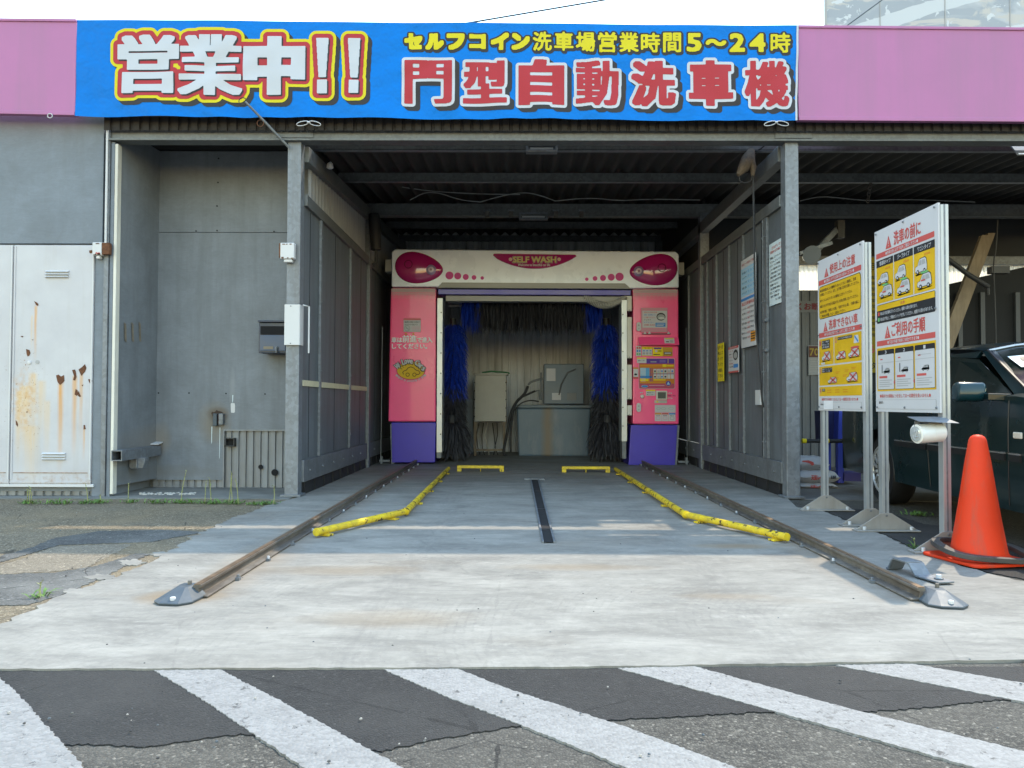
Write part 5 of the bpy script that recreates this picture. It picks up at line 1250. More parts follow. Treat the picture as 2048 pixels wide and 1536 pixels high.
ceiling_light(1038, 424, 1096, 438, 10.30, 'dim floodlight fixed below the rear beam')
t = thing('flood_light', 'square floodlight at the right edge under the front beam', 'light', (4.6, 7.5, 3.2), 'flood lights under the roof')
b = MB(); P = [FY(2016, 289, 7.4), FY(2060, 289, 7.4), FY(2075, 311, 7.25), FY(2034, 311, 7.25)]; b.prism(P, (0, .03, .06), GALV); b.build('housing', t, .005)
b = MB(); P2 = [p.lerp(sum(P, Vector())/4, .18)+Vector((0, -.012, -.003)) for p in P]; b.prism(P2, (0, -.004, 0), LAMPG); b.build('lamp', t)
for i, (u, lab) in enumerate(((974, 'leftmost small hanging clamp on the rear beam'), (1022, 'small hanging clamp just left of the rear floodlight'), (1112, 'small hanging clamp just right of the rear floodlight'), (1163, 'rightmost small hanging clamp on the rear beam'))):
    b = MB(); p, q_ = FY(u-4, 434, 10.28), FY(u+4, 420, 10.28); b.box(p.x, q_.x, 10.27, 10.32, p.z, q_.z, RAILM); b.box(p.x-.02, q_.x+.02, 10.26, 10.30, q_.z-.02, q_.z+.005, GALV_D); tag(b.build('hanging_clamp'), lab, 'clamp', 'clamps on the rear beam')
def sag(pts, n=10):
    out = [Vector(p) for p in pts]
    for _ in range(3):
        o2 = [out[0]]
        for a, c in zip(out[:-1], out[1:]): o2 += [a*.75+c*.25, a*.25+c*.75]
        out = o2+[out[-1]]
    return out
for i, (pts, lab) in enumerate((([(790, 372), (830, 378), (880, 384), (960, 388), (1040, 389)], 'pale thin cable along the roof left of centre'), ([(820, 400), (850, 384), (880, 386), (920, 400), (960, 404)], 'arched cable above the left part of the rear beam'), ([(960, 404), (1010, 390), (1050, 384), (1085, 392), (1110, 402)], 'double arched cable above the middle of the rear beam'), ([(1110, 402), (1180, 395), (1240, 402), (1290, 398), (1400, 400)], 'long flat cable above the right of the rear beam'), ([(1600, 402), (1640, 392), (1690, 397), (1740, 402), (1800, 398), (1950, 404)], 'looping cable above the beam in the right-hand bay'))):
    b = MB(); b.tube(sag([FY(u, v, 9.9) for u, v in pts]), .007, M('cable_pale', (.30, .30, .29), .5), 6); tag(b.build('cable', smooth=60), lab, 'cable')
# hanging bundle and drop rod near the right post
t = thing('hose_hanger', 'brown taped hose boom end hanging under the right eave with a long thin pipe', 'hanger', (FY(1497, 330, 7.6).x, 7.6, 3.2))
TAPE = M('brown_tape', (.11, .085, .06), .8, 0, .35, 30, bump=.6, bs=50)
b = MB(); b.tube([FY(1503, 300, 7.6), FY(1497, 318, 7.58), FY(1488, 335, 7.57), FY(1476, 350, 7.56)], [.035, .07, .058, .022], TAPE, 10); b.tube([FY(1503, 318, 7.55), FY(1507, 335, 7.55), FY(1505, 352, 7.55)], [.03, .03, .016], TAPE, 10); b.build('taped_joint', t, smooth=60)
b = MB(); b.tube([FY(1506, 340, 7.56), FY(1508, 470, 7.50), FY(1511, 640, 7.45), FY(1524, 800, 7.40), FY(1527, 815, 7.40)], .010, BLACK, 6); b.build('drop_pipe', t)
b = MB(); b.tube(sag([FY(1503, 303, 7.6), FY(1520, 300, 7.6), FY(1535, 285, 7.5), FY(1545, 280, 7.4)]), .008, BLACK, 6); b.tube(sag([FY(1480, 345, 7.55), FY(1478, 365, 7.55), FY(1500, 366, 7.55), FY(1506, 350, 7.55)]), .006, BLACK, 6); b.build('wire', t)
b = MB(); b.tube([FY(748, 428, 10.2), FY(750, 450, 10.2), FY(752, 500, 10.2)], [.07, .085, .07], BLACK, 10); b.tube([FY(752, 500, 10.2), FY(752, 525, 10.2), FY(745, 530, 10.2)], .02, BLACK, 8)
tag(b.build('down_pipe', smooth=50), 'black wrapped pipe hanging at the back of the left side wall', 'pipe')
b = MB(); p = FY(661, 330, 8.3); p.x = XL+.1; P = [FX(652, 312, XL+.05), FX(656, 322, XL+.08), FX(660, 328, XL+.1)]; b.tube(P, .006, BLACK, 6); b.lathe(P[-1]-Vector((0, 0, .05)), [(.02, 0), (.035, .01), (.03, .05), (.012, .07)], WHITE, 12)
tag(b.build('lamp_bulb', smooth=40), 'small white lamp bulb hanging by the left eave beam', 'lamp')
# box on right rear, security arm and lamps of the right-hand bay
b = MB(); P, Q = FY(1652, 470, 9.0), FY(1700, 455, 9.0)
b.prism([FY(1634, 494, 8.8), FY(1640, 503, 8.8), FY(1688, 452, 9.2), FY(1680, 446, 9.2)], (0, .08, 0), GALV_D); b.prism([FY(1600, 503, 8.7), FY(1601, 509, 8.7), FY(1666, 488, 8.8), FY(1664, 482, 8.8)], (0, .1, 0), GALV_D)
b.prism([FY(1676, 440, 9.1), FY(1690, 440, 9.1), FY(1690, 475, 9.1), FY(1676, 475, 9.1)], (0, .1, 0), BLACK)
tag(b.build('wash_boom'), 'grey spray boom arm hanging under the right-hand bay roof', 'boom')
b = MB(); p = FY(1618, 508, 8.8); b.lathe(p, [(.04, 0), (.10, .05), (.105, .09)], M('lamp_glass_dim', (.16, .17, .17), .2, .2), 18, (0, -1, -.3)); tag(b.build('round_lamp', smooth=40), 'round dim lamp behind the first sign board near the right post', 'lamp')
t = thing('chain', 'short rusty chain hanging from a purlin in the right-hand bay', 'chain', FY(1737, 370, 9))
b = MB()
for k in range(7):
    c = FY(1741-k*.9, 364+k*6.2, 9.0); a_ = k % 2
    b.tube([(c.x+(.018*math.cos(a) if a_ == 0 else .004), 9.0+(.018*math.cos(a) if a_ else 0), c.z+.026*math.sin(a)) for a in [i*math.pi/6 for i in range(12)]], .005, RAILM, 5, closed=True)
b.build('link', t)

# ================================================================== ON THE LEFT POST AND RECESS
def letterbox():
    Y = 7.62; u0, u1 = 517, 574; v0, v1 = 645, 706
    p, q = FY(u0, v1, Y), FY(u1, v0, Y); t = thing('letter_box', 'dark blue metal letter box with a key in its lock on the recess wall', 'letter box', ((p.x+q.x)/2, Y, p.z))
    NB = M('box_navy', (.022, .035, .065), .35, .1, .1, 5); NF = M('box_front_blue', (.04, .07, .13), .35, .1, .1, 5)
    b = MB(); b.box(p.x, q.x, Y, Y+.2, p.z, q.z, NB); b.build('body', t, .006)
    b = MB(); b.box(p.x-.003, q.x, Y-.03, Y+.2, q.z+.001, q.z+.02, NB); b.build('top', t, .004)
    zm = FY(0, 668, Y).z; b = MB(); b.box(p.x+.018, q.x-.01, Y-.004, Y-.001, zm, FY(0, 651, Y).z, DARK); b.build('slot', t)
    b = MB(); b.box(p.x+.015, q.x-.01, Y-.012, Y-.001, p.z+.02, zm-.004, NF); d = b.build('door', t, .004)
    b = MB(); r = FY(528, 698, Y), FY(547, 693, Y); b.box(r[0].x, r[1].x, Y-.016, Y-.0125, r[0].z, r[1].z, flat('plate_brass', (.22, .19, .14))); b.build('name_plate', d)
    b = MB(); c = FY(555, 696, Y); b.lathe((c.x, Y-.0125, c.z), [(.016, 0), (.016, .006), (.012, .010)], GALV, 14, (0, -1, 0)); b.box(c.x-.004, c.x+.004, Y-.045, Y-.02, c.z-.05, c.z+.012, GALV); b.build('key', d)
letterbox()
t = thing('post_plate', 'white plate wrapped round the left bay post with a thin white frame', 'plate', (FY(585, 690, YF).x, YF, 1.4))
p, q = FY(568.5, 690, YF-.02), FY(599, 609, YF-.02); b = MB(); b.box(p.x, q.x+.0, YF-.025, YF-.003, p.z, q.z, WHITE); b.box(q.x+.0005, q.x+.006, YF-.024, YF+.10, p.z, q.z, WHITE)
for z in (p.z+.015, q.z-.015): b.cyl(((p.x+q.x)/2-.01, YF-.030, z), ((p.x+q.x)/2-.01, YF-.024, z), .006, GALV_D, 8)
b.build('plate', t, .002)
b = MB(); b.tube([(q.x+.02, YF+.02, q.z-.0), (q.x+.07, YF+.05, q.z-.01), (q.x+.07, YF+.05, p.z-.07)], .008, WHITE, 6); b.build('frame', t)
def latch(u0, u1, v0, v1, Y, label, rusty_left):
    p, q = FY(u0, v1, Y), FY(u1, v0, Y); t = thing('gate_hinge', label, 'hinge', ((p.x+q.x)/2, Y, p.z), 'old gate hinges')
    b = MB(); b.box(p.x, q.x, Y-.06, Y, p.z, q.z, WHITE); b.box(p.x+.03, q.x-.02, Y-.05, Y, p.z-.03, p.z-.001, WHITE); b.build('casing', t, .008)
    b = MB(); rr = random.Random(int(u0)); xs = p.x-.012 if rusty_left else q.x
    w = .03 if rusty_left else .07
    b.box(xs, xs+w, Y-.056, Y-.01, p.z+.01, q.z-.004, RUST)
    b.build('rusty_bracket', t, .003); b = MB()
    for k in range(6):
        if k: b.build('rust_chip', t); b = MB()
        x = rr.uniform(p.x+.01, q.x-.02); z = rr.choice((p.z+.004, q.z-.018)); b.box(x, x+rr.uniform(.01, .03), Y-.0612, Y-.0605, z, z+rr.uniform(.006, .016), RUST)
    b.build('rust_chip', t)
latch(564, 592, 488, 520, YF-.005, 'white hinge casing with rusty edges high on the left bay post', True)
latch(191, 210, 487, 513, YF-.02, 'white hinge casing with rusty bracket at the top corner of the white door', False)
b = MB(); p = FY(207, 507, YF-.04); b.tube([(p.x-.03+.018*math.cos(a), YF-.083, p.z-.005+.006*math.sin(a*2)) for a in [k*.4 for k in range(12)]], .003, S_RED, 5); tag(b.build('red_string'), 'bit of red string on the white hinge casing by the door', 'string')
# cut steel channel with a bracket, low in the recess
t = thing('steel_channel', 'cut length of square steel tube with a plate bracket low in the recess corner', 'steel tube', (FY(270, 912, 7.3).x, 7.4, .45))
b = MB(); Y0, Y1 = YF-.10, 7.80
p, q = FY(222, 922, Y0), FY(244, 901, Y0); ox = FY(322, 900, Y1).x-q.x; th = .008
for (x0, x1, z0_, z1_) in ((p.x, q.x, p.z, p.z+th), (p.x, q.x, q.z-th, q.z), (p.x, p.x+th, p.z+th, q.z-th), (q.x-th, q.x, p.z+th, q.z-th)):
    b.prism([(x0, Y0, z0_), (x1, Y0, z0_), (x1, Y0, z1_), (x0, Y0, z1_)], (ox*.9, Y1-Y0, .0), GALV)
b.prism([(p.x+th, Y0+.12, p.z+th), (q.x-th, Y0+.12, p.z+th), (q.x-th, Y0+.12, q.z-th), (p.x+th, Y0+.12, q.z-th)], (0, .01, 0), DARK)
b.build('square_tube', t)
b = MB(); p2, q2 = FY(258, 938, 7.32), FY(290, 916, 7.32); b.prism([(p2.x, 7.32, p2.z+.02), (p2.x+.02, 7.32, p2.z), (q2.x-.02, 7.32, p2.z+.008), (q2.x, 7.32, q2.z-.03), (q2.x, 7.32, q2.z), (p2.x, 7.32, q2.z)], (.0, .08, 0), GALV); b.box(p2.x+.07, p2.x+.085, 7.30, 7.319, p2.z+.01, q2.z, GALV); b.build('plate_bracket', t, .004)
b = MB(); c = FY(318, 888, YR-.03); b.prism([(c.x-.07, YR-.1, c.z-.004), (c.x+.03, YR-.1, c.z-.004), (c.x+.03, YR-.008, c.z+.012), (c.x-.07, YR-.008, c.z+.012)], (0, 0, .010), WHITE); b.build('weld_tab', t)
# sawn-off rusty stub
t = thing('cut_bracket', 'rusty sawn-off steel stub with stained edges on the recess wall', 'bracket', (FY(434, 836, YR).x, YR-.05, .65))
b = MB(); p, q = FY(425, 852, YR-.06), FY(446, 827, YR-.06)
b.box(p.x, p.x+.04, YR-.06, YR-.006, p.z, q.z, SHOE); b.box(q.x-.045, q.x, YR-.065, YR-.006, p.z+.012, q.z, GALV_D); b.box(p.x+.04, q.x-.045, YR-.03, YR-.006, p.z+.02, q.z-.01, RUST); b.build('stub', t, .006)
b = MB(); rr = random.Random(8); n = 22; c = FY(435, 828, YR)
b.prism([(c.x+.075*math.cos(a)*rr.uniform(.6, 1.2), YR-.006, c.z-.0+.036*math.sin(a)*rr.uniform(.5, 1.25)) for a in [2*math.pi*i/n for i in range(n)]], (0, -.006, 0), M('dark_rust', (.055, .035, .024), .9, 0, .5, 40)); b.build('rust_ring', t)
b = MB()
for u, v0_, v1_ in ((424, 853, 888), (440, 855, 918), (310, 888, 925), (466, 790, 806)):
    p, q = FY(u-1, v1_, YR), FY(u+1, v0_, YR); b.prism([(p.x, YR-.0055, p.z), (q.x-.002, YR-.0055, p.z+.02), (q.x, YR-.0055, q.z), (p.x, YR-.0055, q.z)], (0, -.0012, 0), S_PALE)
b.build('drip_mark', t)
b = MB(); p, q = FY(451, 893, YR-.03), FY(470, 876, YR-.03); th = .01; y0 = YR-.05
for (x0, x1, z0_, z1_) in ((p.x, q.x, p.z, p.z+th), (p.x, q.x, q.z-th, q.z), (p.x, p.x+th, p.z+th, q.z-th), (q.x-th, q.x, p.z+th, q.z-th)): b.box(x0, x1, y0, YR+.008, z0_, z1_, M('duct_dark', (.05, .048, .045), .7, 0, .3, 20))
b.box(p.x+th, q.x-th, YR-.012, YR+.006, p.z+th, q.z-th, DARK)
tag(b.build('duct_mouth', None, .002), 'square dark duct mouth in the ribbed skirting beside the post', 'duct')
b = MB(); rr = random.Random(11)
for k in range(4):
    u = 236+k*14.5; b.poly([FX(u+a, v, xrl+.012+.008*k) for a, v in ((-2, 646-k), (2, 648), (3, 684), (-1, 682))], M('tape_brown', (.20, .165, .12), .6, 0, .3, 20))
P = [FX(u, v, xrl+.03) for u, v in ((232, 640), (292, 645), (294, 698), (232, 688))]
tape = b.build('tape_scrap'); tag(tape, 'old brown tape scraps left on the side wall of the recess', 'tape')
# weeds along the wall foot
WEED = M('weed_green', (.10, .19, .035), .7, 0, .35, 25); WEEDD = M('weed_stalk', (.26, .27, .10), .7, 0, .3, 25)
def weed(u, v, w, h, stalks, label, seed):
    rr = random.Random(seed); c = G(u, v, .012); b = MB()
    for _ in range(int(70*w/.1)):
        x = c.x+rr.gauss(0, w*.45); y = c.y+rr.gauss(0, .03); a = rr.uniform(0, 6.28); L = rr.uniform(.03, .075); ww = rr.uniform(.006, .013)
        d = Vector((math.cos(a), math.sin(a), rr.uniform(.2, 1.3))).normalized(); q_ = d.cross(Vector((0, 0, 1))).normalized()*ww/2
        p = Vector((x, y, .008)); m = p+d*L*.55; e = m+(d+Vector((0, 0, -.5))).normalized()*L*.45
        b.poly([p-q_*.4, m-q_, m+q_, p+q_*.4], WEED); b.poly([m-q_, e, m+q_], WEED)
    for _ in range(stalks):
        p = Vector((c.x+rr.gauss(0, w*.4), c.y+rr.uniform(-.02, .02), .01)); L = h*rr.uniform(.6, 1.05); lean = Vector((rr.uniform(-.12, .12), 0, 1))
        pts = [p, p+lean*L*.5, p+lean*L+Vector((rr.uniform(-.015, .015), 0, 0))]; b.tube(pts, [.0035, .003, .002], WEEDD, 5)
        for k in range(9):
            q2 = pts[1].lerp(pts[2], k/8) if k > 2 else pts[0].lerp(pts[1], k/3); a = rr.uniform(0, 6.28); d = Vector((math.cos(a), math.sin(a)*.6, .6))*rr.uniform(.012, .024); q_ = Vector((0, 0, 1)).cross(d).normalized()*.005
            b.poly([q2, q2+d*.5+q_, q2+d, q2+d*.5-q_], WEEDD if k > 4 else WEED)
    tag(b.build('weed'), label, 'weed', 'weeds along the wall foot')
for i, (u, v, w, h, s, lab) in enumerate(((57, 1006, .09, .16, 3, 'leafy weed under the white door, leftmost of the row'), (115, 1006, .13, .03, 0, 'flat low weed under the right half of the white door'), (168, 1006, .06, .16, 1, 'small upright weed just right of the white door'), (195, 1005, .10, .08, 1, 'low bushy weed at the foot of the shed corner'), (258, 1004, .07, .19, 1, 'thin lone weed at the left of the recess'), (314, 1005, .10, .09, 0, 'compact bright green weed in the middle of the recess front'), (364, 1005, .12, .28, 1, 'weed with one tall stalk in front of the ribbed skirting middle'), (426, 1006, .14, .28, 2, 'largest weed with tall stalks below the duct mouth'), (468, 1006, .09, .26, 2, 'weed with two tall stalks right of the largest weed'), (520, 1008, .15, .22, 2, 'spreading weed next to the foot of the left bay post'))):
    weed(u, v, w, h, s, lab, 40+i)
weed(78, 1192, .03, .07, 1, 'tiny yellow green weed in the asphalt at the left', 60)
weed(1825, 1094, .02, .08, 1, 'small grass tuft beside the second sign board base', 61)
weed(1835, 1029, .12, .04, 0, 'low patch of weeds on the ground behind the sign boards', 62)
b = MB(); rr = random.Random(17)
for k in range(60):
    u = rr.uniform(280, 390); p = G(u, 988+rr.uniform(-2, 2), .012); r = rr.uniform(.008, .02); b.lathe(p, [(r, 0), (r*.7, r*.5), (r*.1, r*.7)], M('crumbled_mortar', (.40, .38, .34), .9, 0, .2, 30), 6)
o = b.build('rubble'); o['kind'] = 'stuff'; o['label'] = 'crumbled pale mortar along the recess foot'; o['category'] = 'rubble'
b = MB()
for k in range(170):
    u, v = rr.choice(((rr.uniform(200, 2000), rr.uniform(1120, 1330)), (rr.uniform(700, 1600), rr.uniform(960, 1120)), (rr.uniform(0, 2048), rr.uniform(1350, 1530)), (rr.uniform(0, 500), rr.uniform(1010, 1200))))
    p = G(u, v, .010); r = rr.uniform(.0015, .005); b.lathe(p, [(r, 0), (r*.9, r*.6), (r*.2, r*1.0)], rr.choice((BLACK, A_GREY, SHOE, M('pebble', (.3, .28, .25), .9))), 5)
o = b.build('grit'); o['kind'] = 'stuff'; o['label'] = 'scattered grit and small pebbles on the ground'; o['category'] = 'grit'

# ================================================================== NOTICES ON THE RIGHT SIDE WALL
def notice(name, label, u0, v0, u1, v1, draw, X=XR-.0265, base=S_WHT, grp='notices on the right side wall', names=None):
    """pixel box: left edge is the far one"""
    a, c = FX(u0, v0, X), FX(u1, v0, X); e = FX(u1, v1, X); w = a.y-c.y; h = c.z-e.z
    b = MB(); b.box(X, X+.006, c.y, a.y, c.z-h, c.z, base)
    s = Sheet(b, (X-.0004, a.y, c.z), (0, -1, 0), (0, 0, -1), (-1, 0, 0), .0009, w, h); draw(s, w, h)
    return tag(b.build(name), label, 'notice', grp)
def st(s, x, y, h, body, mat, k, w, bold=.02):   # text in sheet fractions
    V, T = text_tris(body, 0.); lo = V.min(0); hi = V.max(0)
    X = (V[:, 0]-lo[0])/(hi[0]-lo[0])*w; Y = (hi[1]-V[:, 1])/(hi[1]-lo[1])*h
    put(s, X, Y, x, y, k, T, mat, bold*h*(1. if h > .03 else .6))
def d1(s, w, h):
    st(s, .18, .05, .05, 'おねがいです', S_RED, 1, .62); st(s, .08, .12, .045, '洗車前に必ずお読み下さい', S_RED, 1, .84)
    for i, (tx_, x, ww) in enumerate((('洗車機は、スピードメーター、ナビ、', .06, .86), ('エンブレム、モール、ドアミラー、', .06, .8), ('ワイパー、アンテナ等の破損', .06, .62), ('について責任を負いません', .06, .66), ('ご利用の際はエアロパーツ等', .1, .8), ('付属品の脱落にご注意ください', .06, .84), ('キズや汚れの落ち残り等は', .06, .7), ('再洗車できません', .06, .5), ('高圧洗浄機で事前に汚れを', .1, .8), ('落としてご利用下さい', .06, .6), ('何卒ご理解の程', .1, .5), ('宜しくお願い致します', .4, .52))):
        st(s, x, .22+i*.062, .036, tx_, S_BLK, 1, ww)
notice('wall_notice', 'pale white handwritten style notice nearest the right post', 1538, 470, 1571, 601, d1, X=XR-.004, base=S_PALE)
def d2(s, w, h):
    st(s, .05, .04, .03, '洗車コース料金のご案内', S_RED, 1, .86); s.rect(.0, .10, 1, .42, S_LBL, 1)
    for i in range(5):
        s.rect(.05, .13+i*.057, .95, .134+i*.057, S_WHT, 2); st(s, .08, .14+i*.057, .026, ('水洗い', 'シャンプー', 'ワックス', '撥水', 'コーティング')[i], S_BLK, 2, .34); st(s, .5, .14+i*.057, .024, '○　△　○', S_BLU, 2, .4)
    s.rect(.0, .44, 1, .47, S_BLU, 1); st(s, .05, .485, .04, '高圧洗車機料金', S_RED, 1, .85)
    for i in range(7):
        st(s, .05, .55+i*.055, .026, ('シャンプー', '水洗い', 'ワックス', '足回り洗浄', 'すすぎ洗い', '撥水コート', '下部洗浄')[i], S_BLK, 1, .34); st(s, .44, .55+i*.055, .026, ('500円', '300円', '700円', '400円', '200円', '800円', '300円')[i], S_RED, 1, .18); st(s, .66, .55+i*.055, .024, ('約5分', '約3分', '約7分', '約4分', '約2分', '約8分', '約3分')[i], S_BLK, 1, .22)
    s.rect(.66, .84, .98, .95, S_ORG, 2)
    for k in range(3): s.rect(.68, .86+k*.027, .95, .872+k*.027, S_BLK, 3)
notice('price_notice', 'tall white notice with pale blue price table on the right side wall', 1482, 505, 1511, 690, d2)
def d3(s, w, h):
    for i in range(6): st(s, .08, .06+i*.15, .09, ('必ず一旦', '停止して', '窓・ドア', 'アンテナ', 'を確認し', '下さい')[i], S_BLK, 1, .8)
notice('yellow_notice', 'narrow yellow sticker furthest back on the right side wall', 1435, 685, 1447, 762, d3, base=S_YEL)
def d4(s, w, h):
    s.rect(0, 0, 1, .09, S_RED, 1); st(s, .1, .015, .06, '洗車される方へ', S_WHT, 2, .75)
    s.ell(.72, .34, .24, .2, S_BLK, 1); s.ell(.72, .36, .18, .12, S_GRY, 2)
    for i in range(6): st(s, .06, .14+i*.12, .05, ('ミラーを', '格納して', '下さい', 'ワイパー', '停止確認', '注意')[i], S_BLK if i % 2 else S_RED, 1, .4)
    s.rect(.5, .68, .95, .82, S_BLU, 1); s.rect(0, .93, 1, 1, S_RED, 1)
notice('small_notice', 'small white notice with red edges between yellow sticker and price notice', 1457, 690, 1477, 744, d4)
def dz(s, w, h): pass
b = MB(); b.box(XR-.03, XR-.0165, FX(1527, 800, XR).y, FX(1516, 800, XR).y, FX(1520, 810, XR).z, FX(1520, 780, XR).z, WHITE); tag(b.build('switch_box', None, .004), 'small white switch box low on the right side wall', 'switch')
b = MB()
for v in (640, 700): p = FX(1530, v, XR-.03); b.box(XR-.045, XR-.017, p.y-.05, p.y+.03, p.z-.02, p.z+.01, GALV_D)
tag(b.build('door_latch', None, .003), 'steel latch bolts on the narrow door of the right side wall', 'latch')

# ================================================================== SIGN BOARDS
def tri(s, x, y, w, h):
    s.poly([(x+w/2, y), (x+w, y+h), (x, y+h)], S_RED, 2); s.rect(x+w*.46, y+h*.35, x+w*.54, y+h*.68, S_WHT, 3); s.rect(x+w*.46, y+h*.76, x+w*.54, y+h*.86, S_WHT, 3)
def car_icon(s, x, y, w, h, cross=False, tall=0.55, body=None, rack=False):
    body = body or S_WHT
    out = [(0, .72), (.04, .52), (.22, .45), (.36, .12), (.44, .05), (.82, .03), (.93, .12), (1, .5), (1, .78), (.95, .84), (.06, .84)]
    s.poly([(x+a*w, y+c*h) for a, c in [(-.03, .74), (.02, .49), (.2, .42), (.34, .08), (.43, .0), (.84, -.02), (.96, .09), (1.03, .5), (1.03, .8), (.97, .88), (.04, .88)]], S_BLK, 2)
    s.poly([(x+a*w, y+c*h) for a, c in out], body, 3)
    s.poly([(x+a*w, y+c*h) for a, c in ((.30, .44), (.41, .14), (.56, .13), (.56, .44))], S_GRY, 4); s.poly([(x+a*w, y+c*h) for a, c in ((.60, .44), (.60, .13), (.82, .12), (.9, .42))], S_GRY, 4)
    for cx in (.24, .80): s.ell(x+cx*w, y+.84*h, .11*w, .15*h, S_BLK, 4, 14); s.ell(x+cx*w, y+.84*h, .055*w, .075*h, S_WHT, 5, 10)
    s.poly([(x-.02*w, y+.96*h), (x+.1*w, y+1.06*h), (x+1.0*w, y+1.0*h), (x+1.05*w, y+.94*h)], S_BLK, 1)
    if rack: s.ell(x+.62*w, y-.1*h, .4*w, .13*h, S_RED, 3, 14)
    if cross: s.line(x+.3*w, y+.05*h, x+.95*w, y+.9*h, .011, S_RED, 6); s.line(x+.95*w, y+.05*h, x+.3*w, y+.9*h, .011, S_RED, 6)
def art1(s):
    tri(s, .17, .066, .10, .06); st(s, .30, .055, .062, '使用上の注意', S_RED, 2, .55, .03)
    s.rect(.03, .136, .97, .168, S_RED, 1); st(s, .17, .141, .022, '●洗車前に必ず注意事項をお読みください●', S_WHT, 2, .66)
    s.rrect(.035, .178, .965, .395, .035, S_BLK, 1); s.rrect(.042, .182, .958, .391, .033, S_AMB, 2)
    for i, (tx_, x, w_) in enumerate((('●洗車装置内に人や動物がいないことをよく確認し、洗車', .07, .80), ('　を開始してください。また、お子様には充分注意してください。', .07, .86), ('●サインによるガイダンスの案内にしたがってください。', .07, .72), ('●取り付けが不完全な部品の付いた車は洗車しないでください。', .07, .84), ('●洗車の前に「使用上の注意」「洗車できない車」「洗車の前に」', .07, .86), ('　「ご利用の手順」をよくお読みください。', .07, .58))):
        st(s, x, .198+(.0, .026, .066, .104, .142, .170)[i], .019, tx_, S_BLK, 3, w_)
    tri(s, .14, .42, .10, .062); st(s, .27, .415, .060, '洗車できない車', S_RED, 2, .62, .03)
    s.rect(.03, .486, .97, .518, S_RED, 1); st(s, .17, .491, .022, '●下記の車は洗車できませんのでご確認ください●', S_WHT, 2, .66)
    for (x0, y0, x1, y1) in ((.03, .528, .375, .70), (.39, .528, .965, .70), (.03, .71, .965, .835), (.03, .845, .965, .905)): s.rect(x0, y0, x1, y1, S_AMB, 1)
    for i, (x, y) in enumerate(((.045, .54), (.415, .535), (.045, .722), (.045, .853))): st(s, x, y, .032, str(i+1), S_WHT, 3, .035, .06); st(s, x, y, .032, str(i+1), S_RED, 4, .035, .01)
    s.rect(.10, .54, .29, .596, S_BLK, 2); s.rect(.47, .538, .78, .556, S_BLK, 2); s.rect(.10, .722, .34, .752, S_BLK, 2); s.rect(.10, .857, .17, .875, S_BLK, 2)
    for i in range(3): st(s, .115, .544+i*.017, .013, ('高さ・車幅が', '規定以上の車', '改造車')[i], S_WHT, 3, .16)
    st(s, .48, .541, .012, 'キャリアなどの突起物がある車', S_WHT, 3, .29); st(s, .11, .725, .011, '車体やナンバープレートが', S_WHT, 3, .22); st(s, .11, .738, .011, '破損している車', S_WHT, 3, .18); st(s, .11, .860, .012, '故障車', S_WHT, 3, .05)
    car_icon(s, .10, .615, .20, .062, True); car_icon(s, .43, .628, .21, .05, True); car_icon(s, .70, .622, .22, .055, True, rack=True); s.poly([(.83, .545), (.90, .545), (.92, .592), (.81, .592)], S_WHT, 2); s.line(.83, .548, .90, .585, .014, S_BLU, 3)
    s.line(.325, .61, .325, .68, .008, S_RED, 2); s.rrect(.08, .684, .17, .697, .005, S_WHT, 2)
    car_icon(s, .24, .785, .20, .04, True); car_icon(s, .66, .765, .22, .058, True)
    for x, y in ((.42, .752), (.40, .79), (.62, .745), (.76, .735), (.58, .775)): s.rect(x, y, x+.09, y+.004, S_ORG, 2); s.rect(x, y+.008, x+.07, y+.012, S_ORG, 2)
    for k in range(3):
        for j in range(2): s.rect(.22+k*.18, .865+j*.014, .22+k*.18+.1, .870+j*.014, S_ORG, 2)
    st(s, .09, .917, .020, '●場内での事故につきましては一切責任を負いません●', S_RED, 2, .80)
    s.rrect(.04, .945, .96, .988, .008, S_GRY, 1); s.rrect(.045, .9465, .955, .9865, .008, S_WHT, 2); st(s, .06, .953, .012, '連絡先:', S_BLK, 3, .08)
    s.rect(.14, .935, .36, .992, M('tape_clear', (.72, .72, .74), .3), 4)
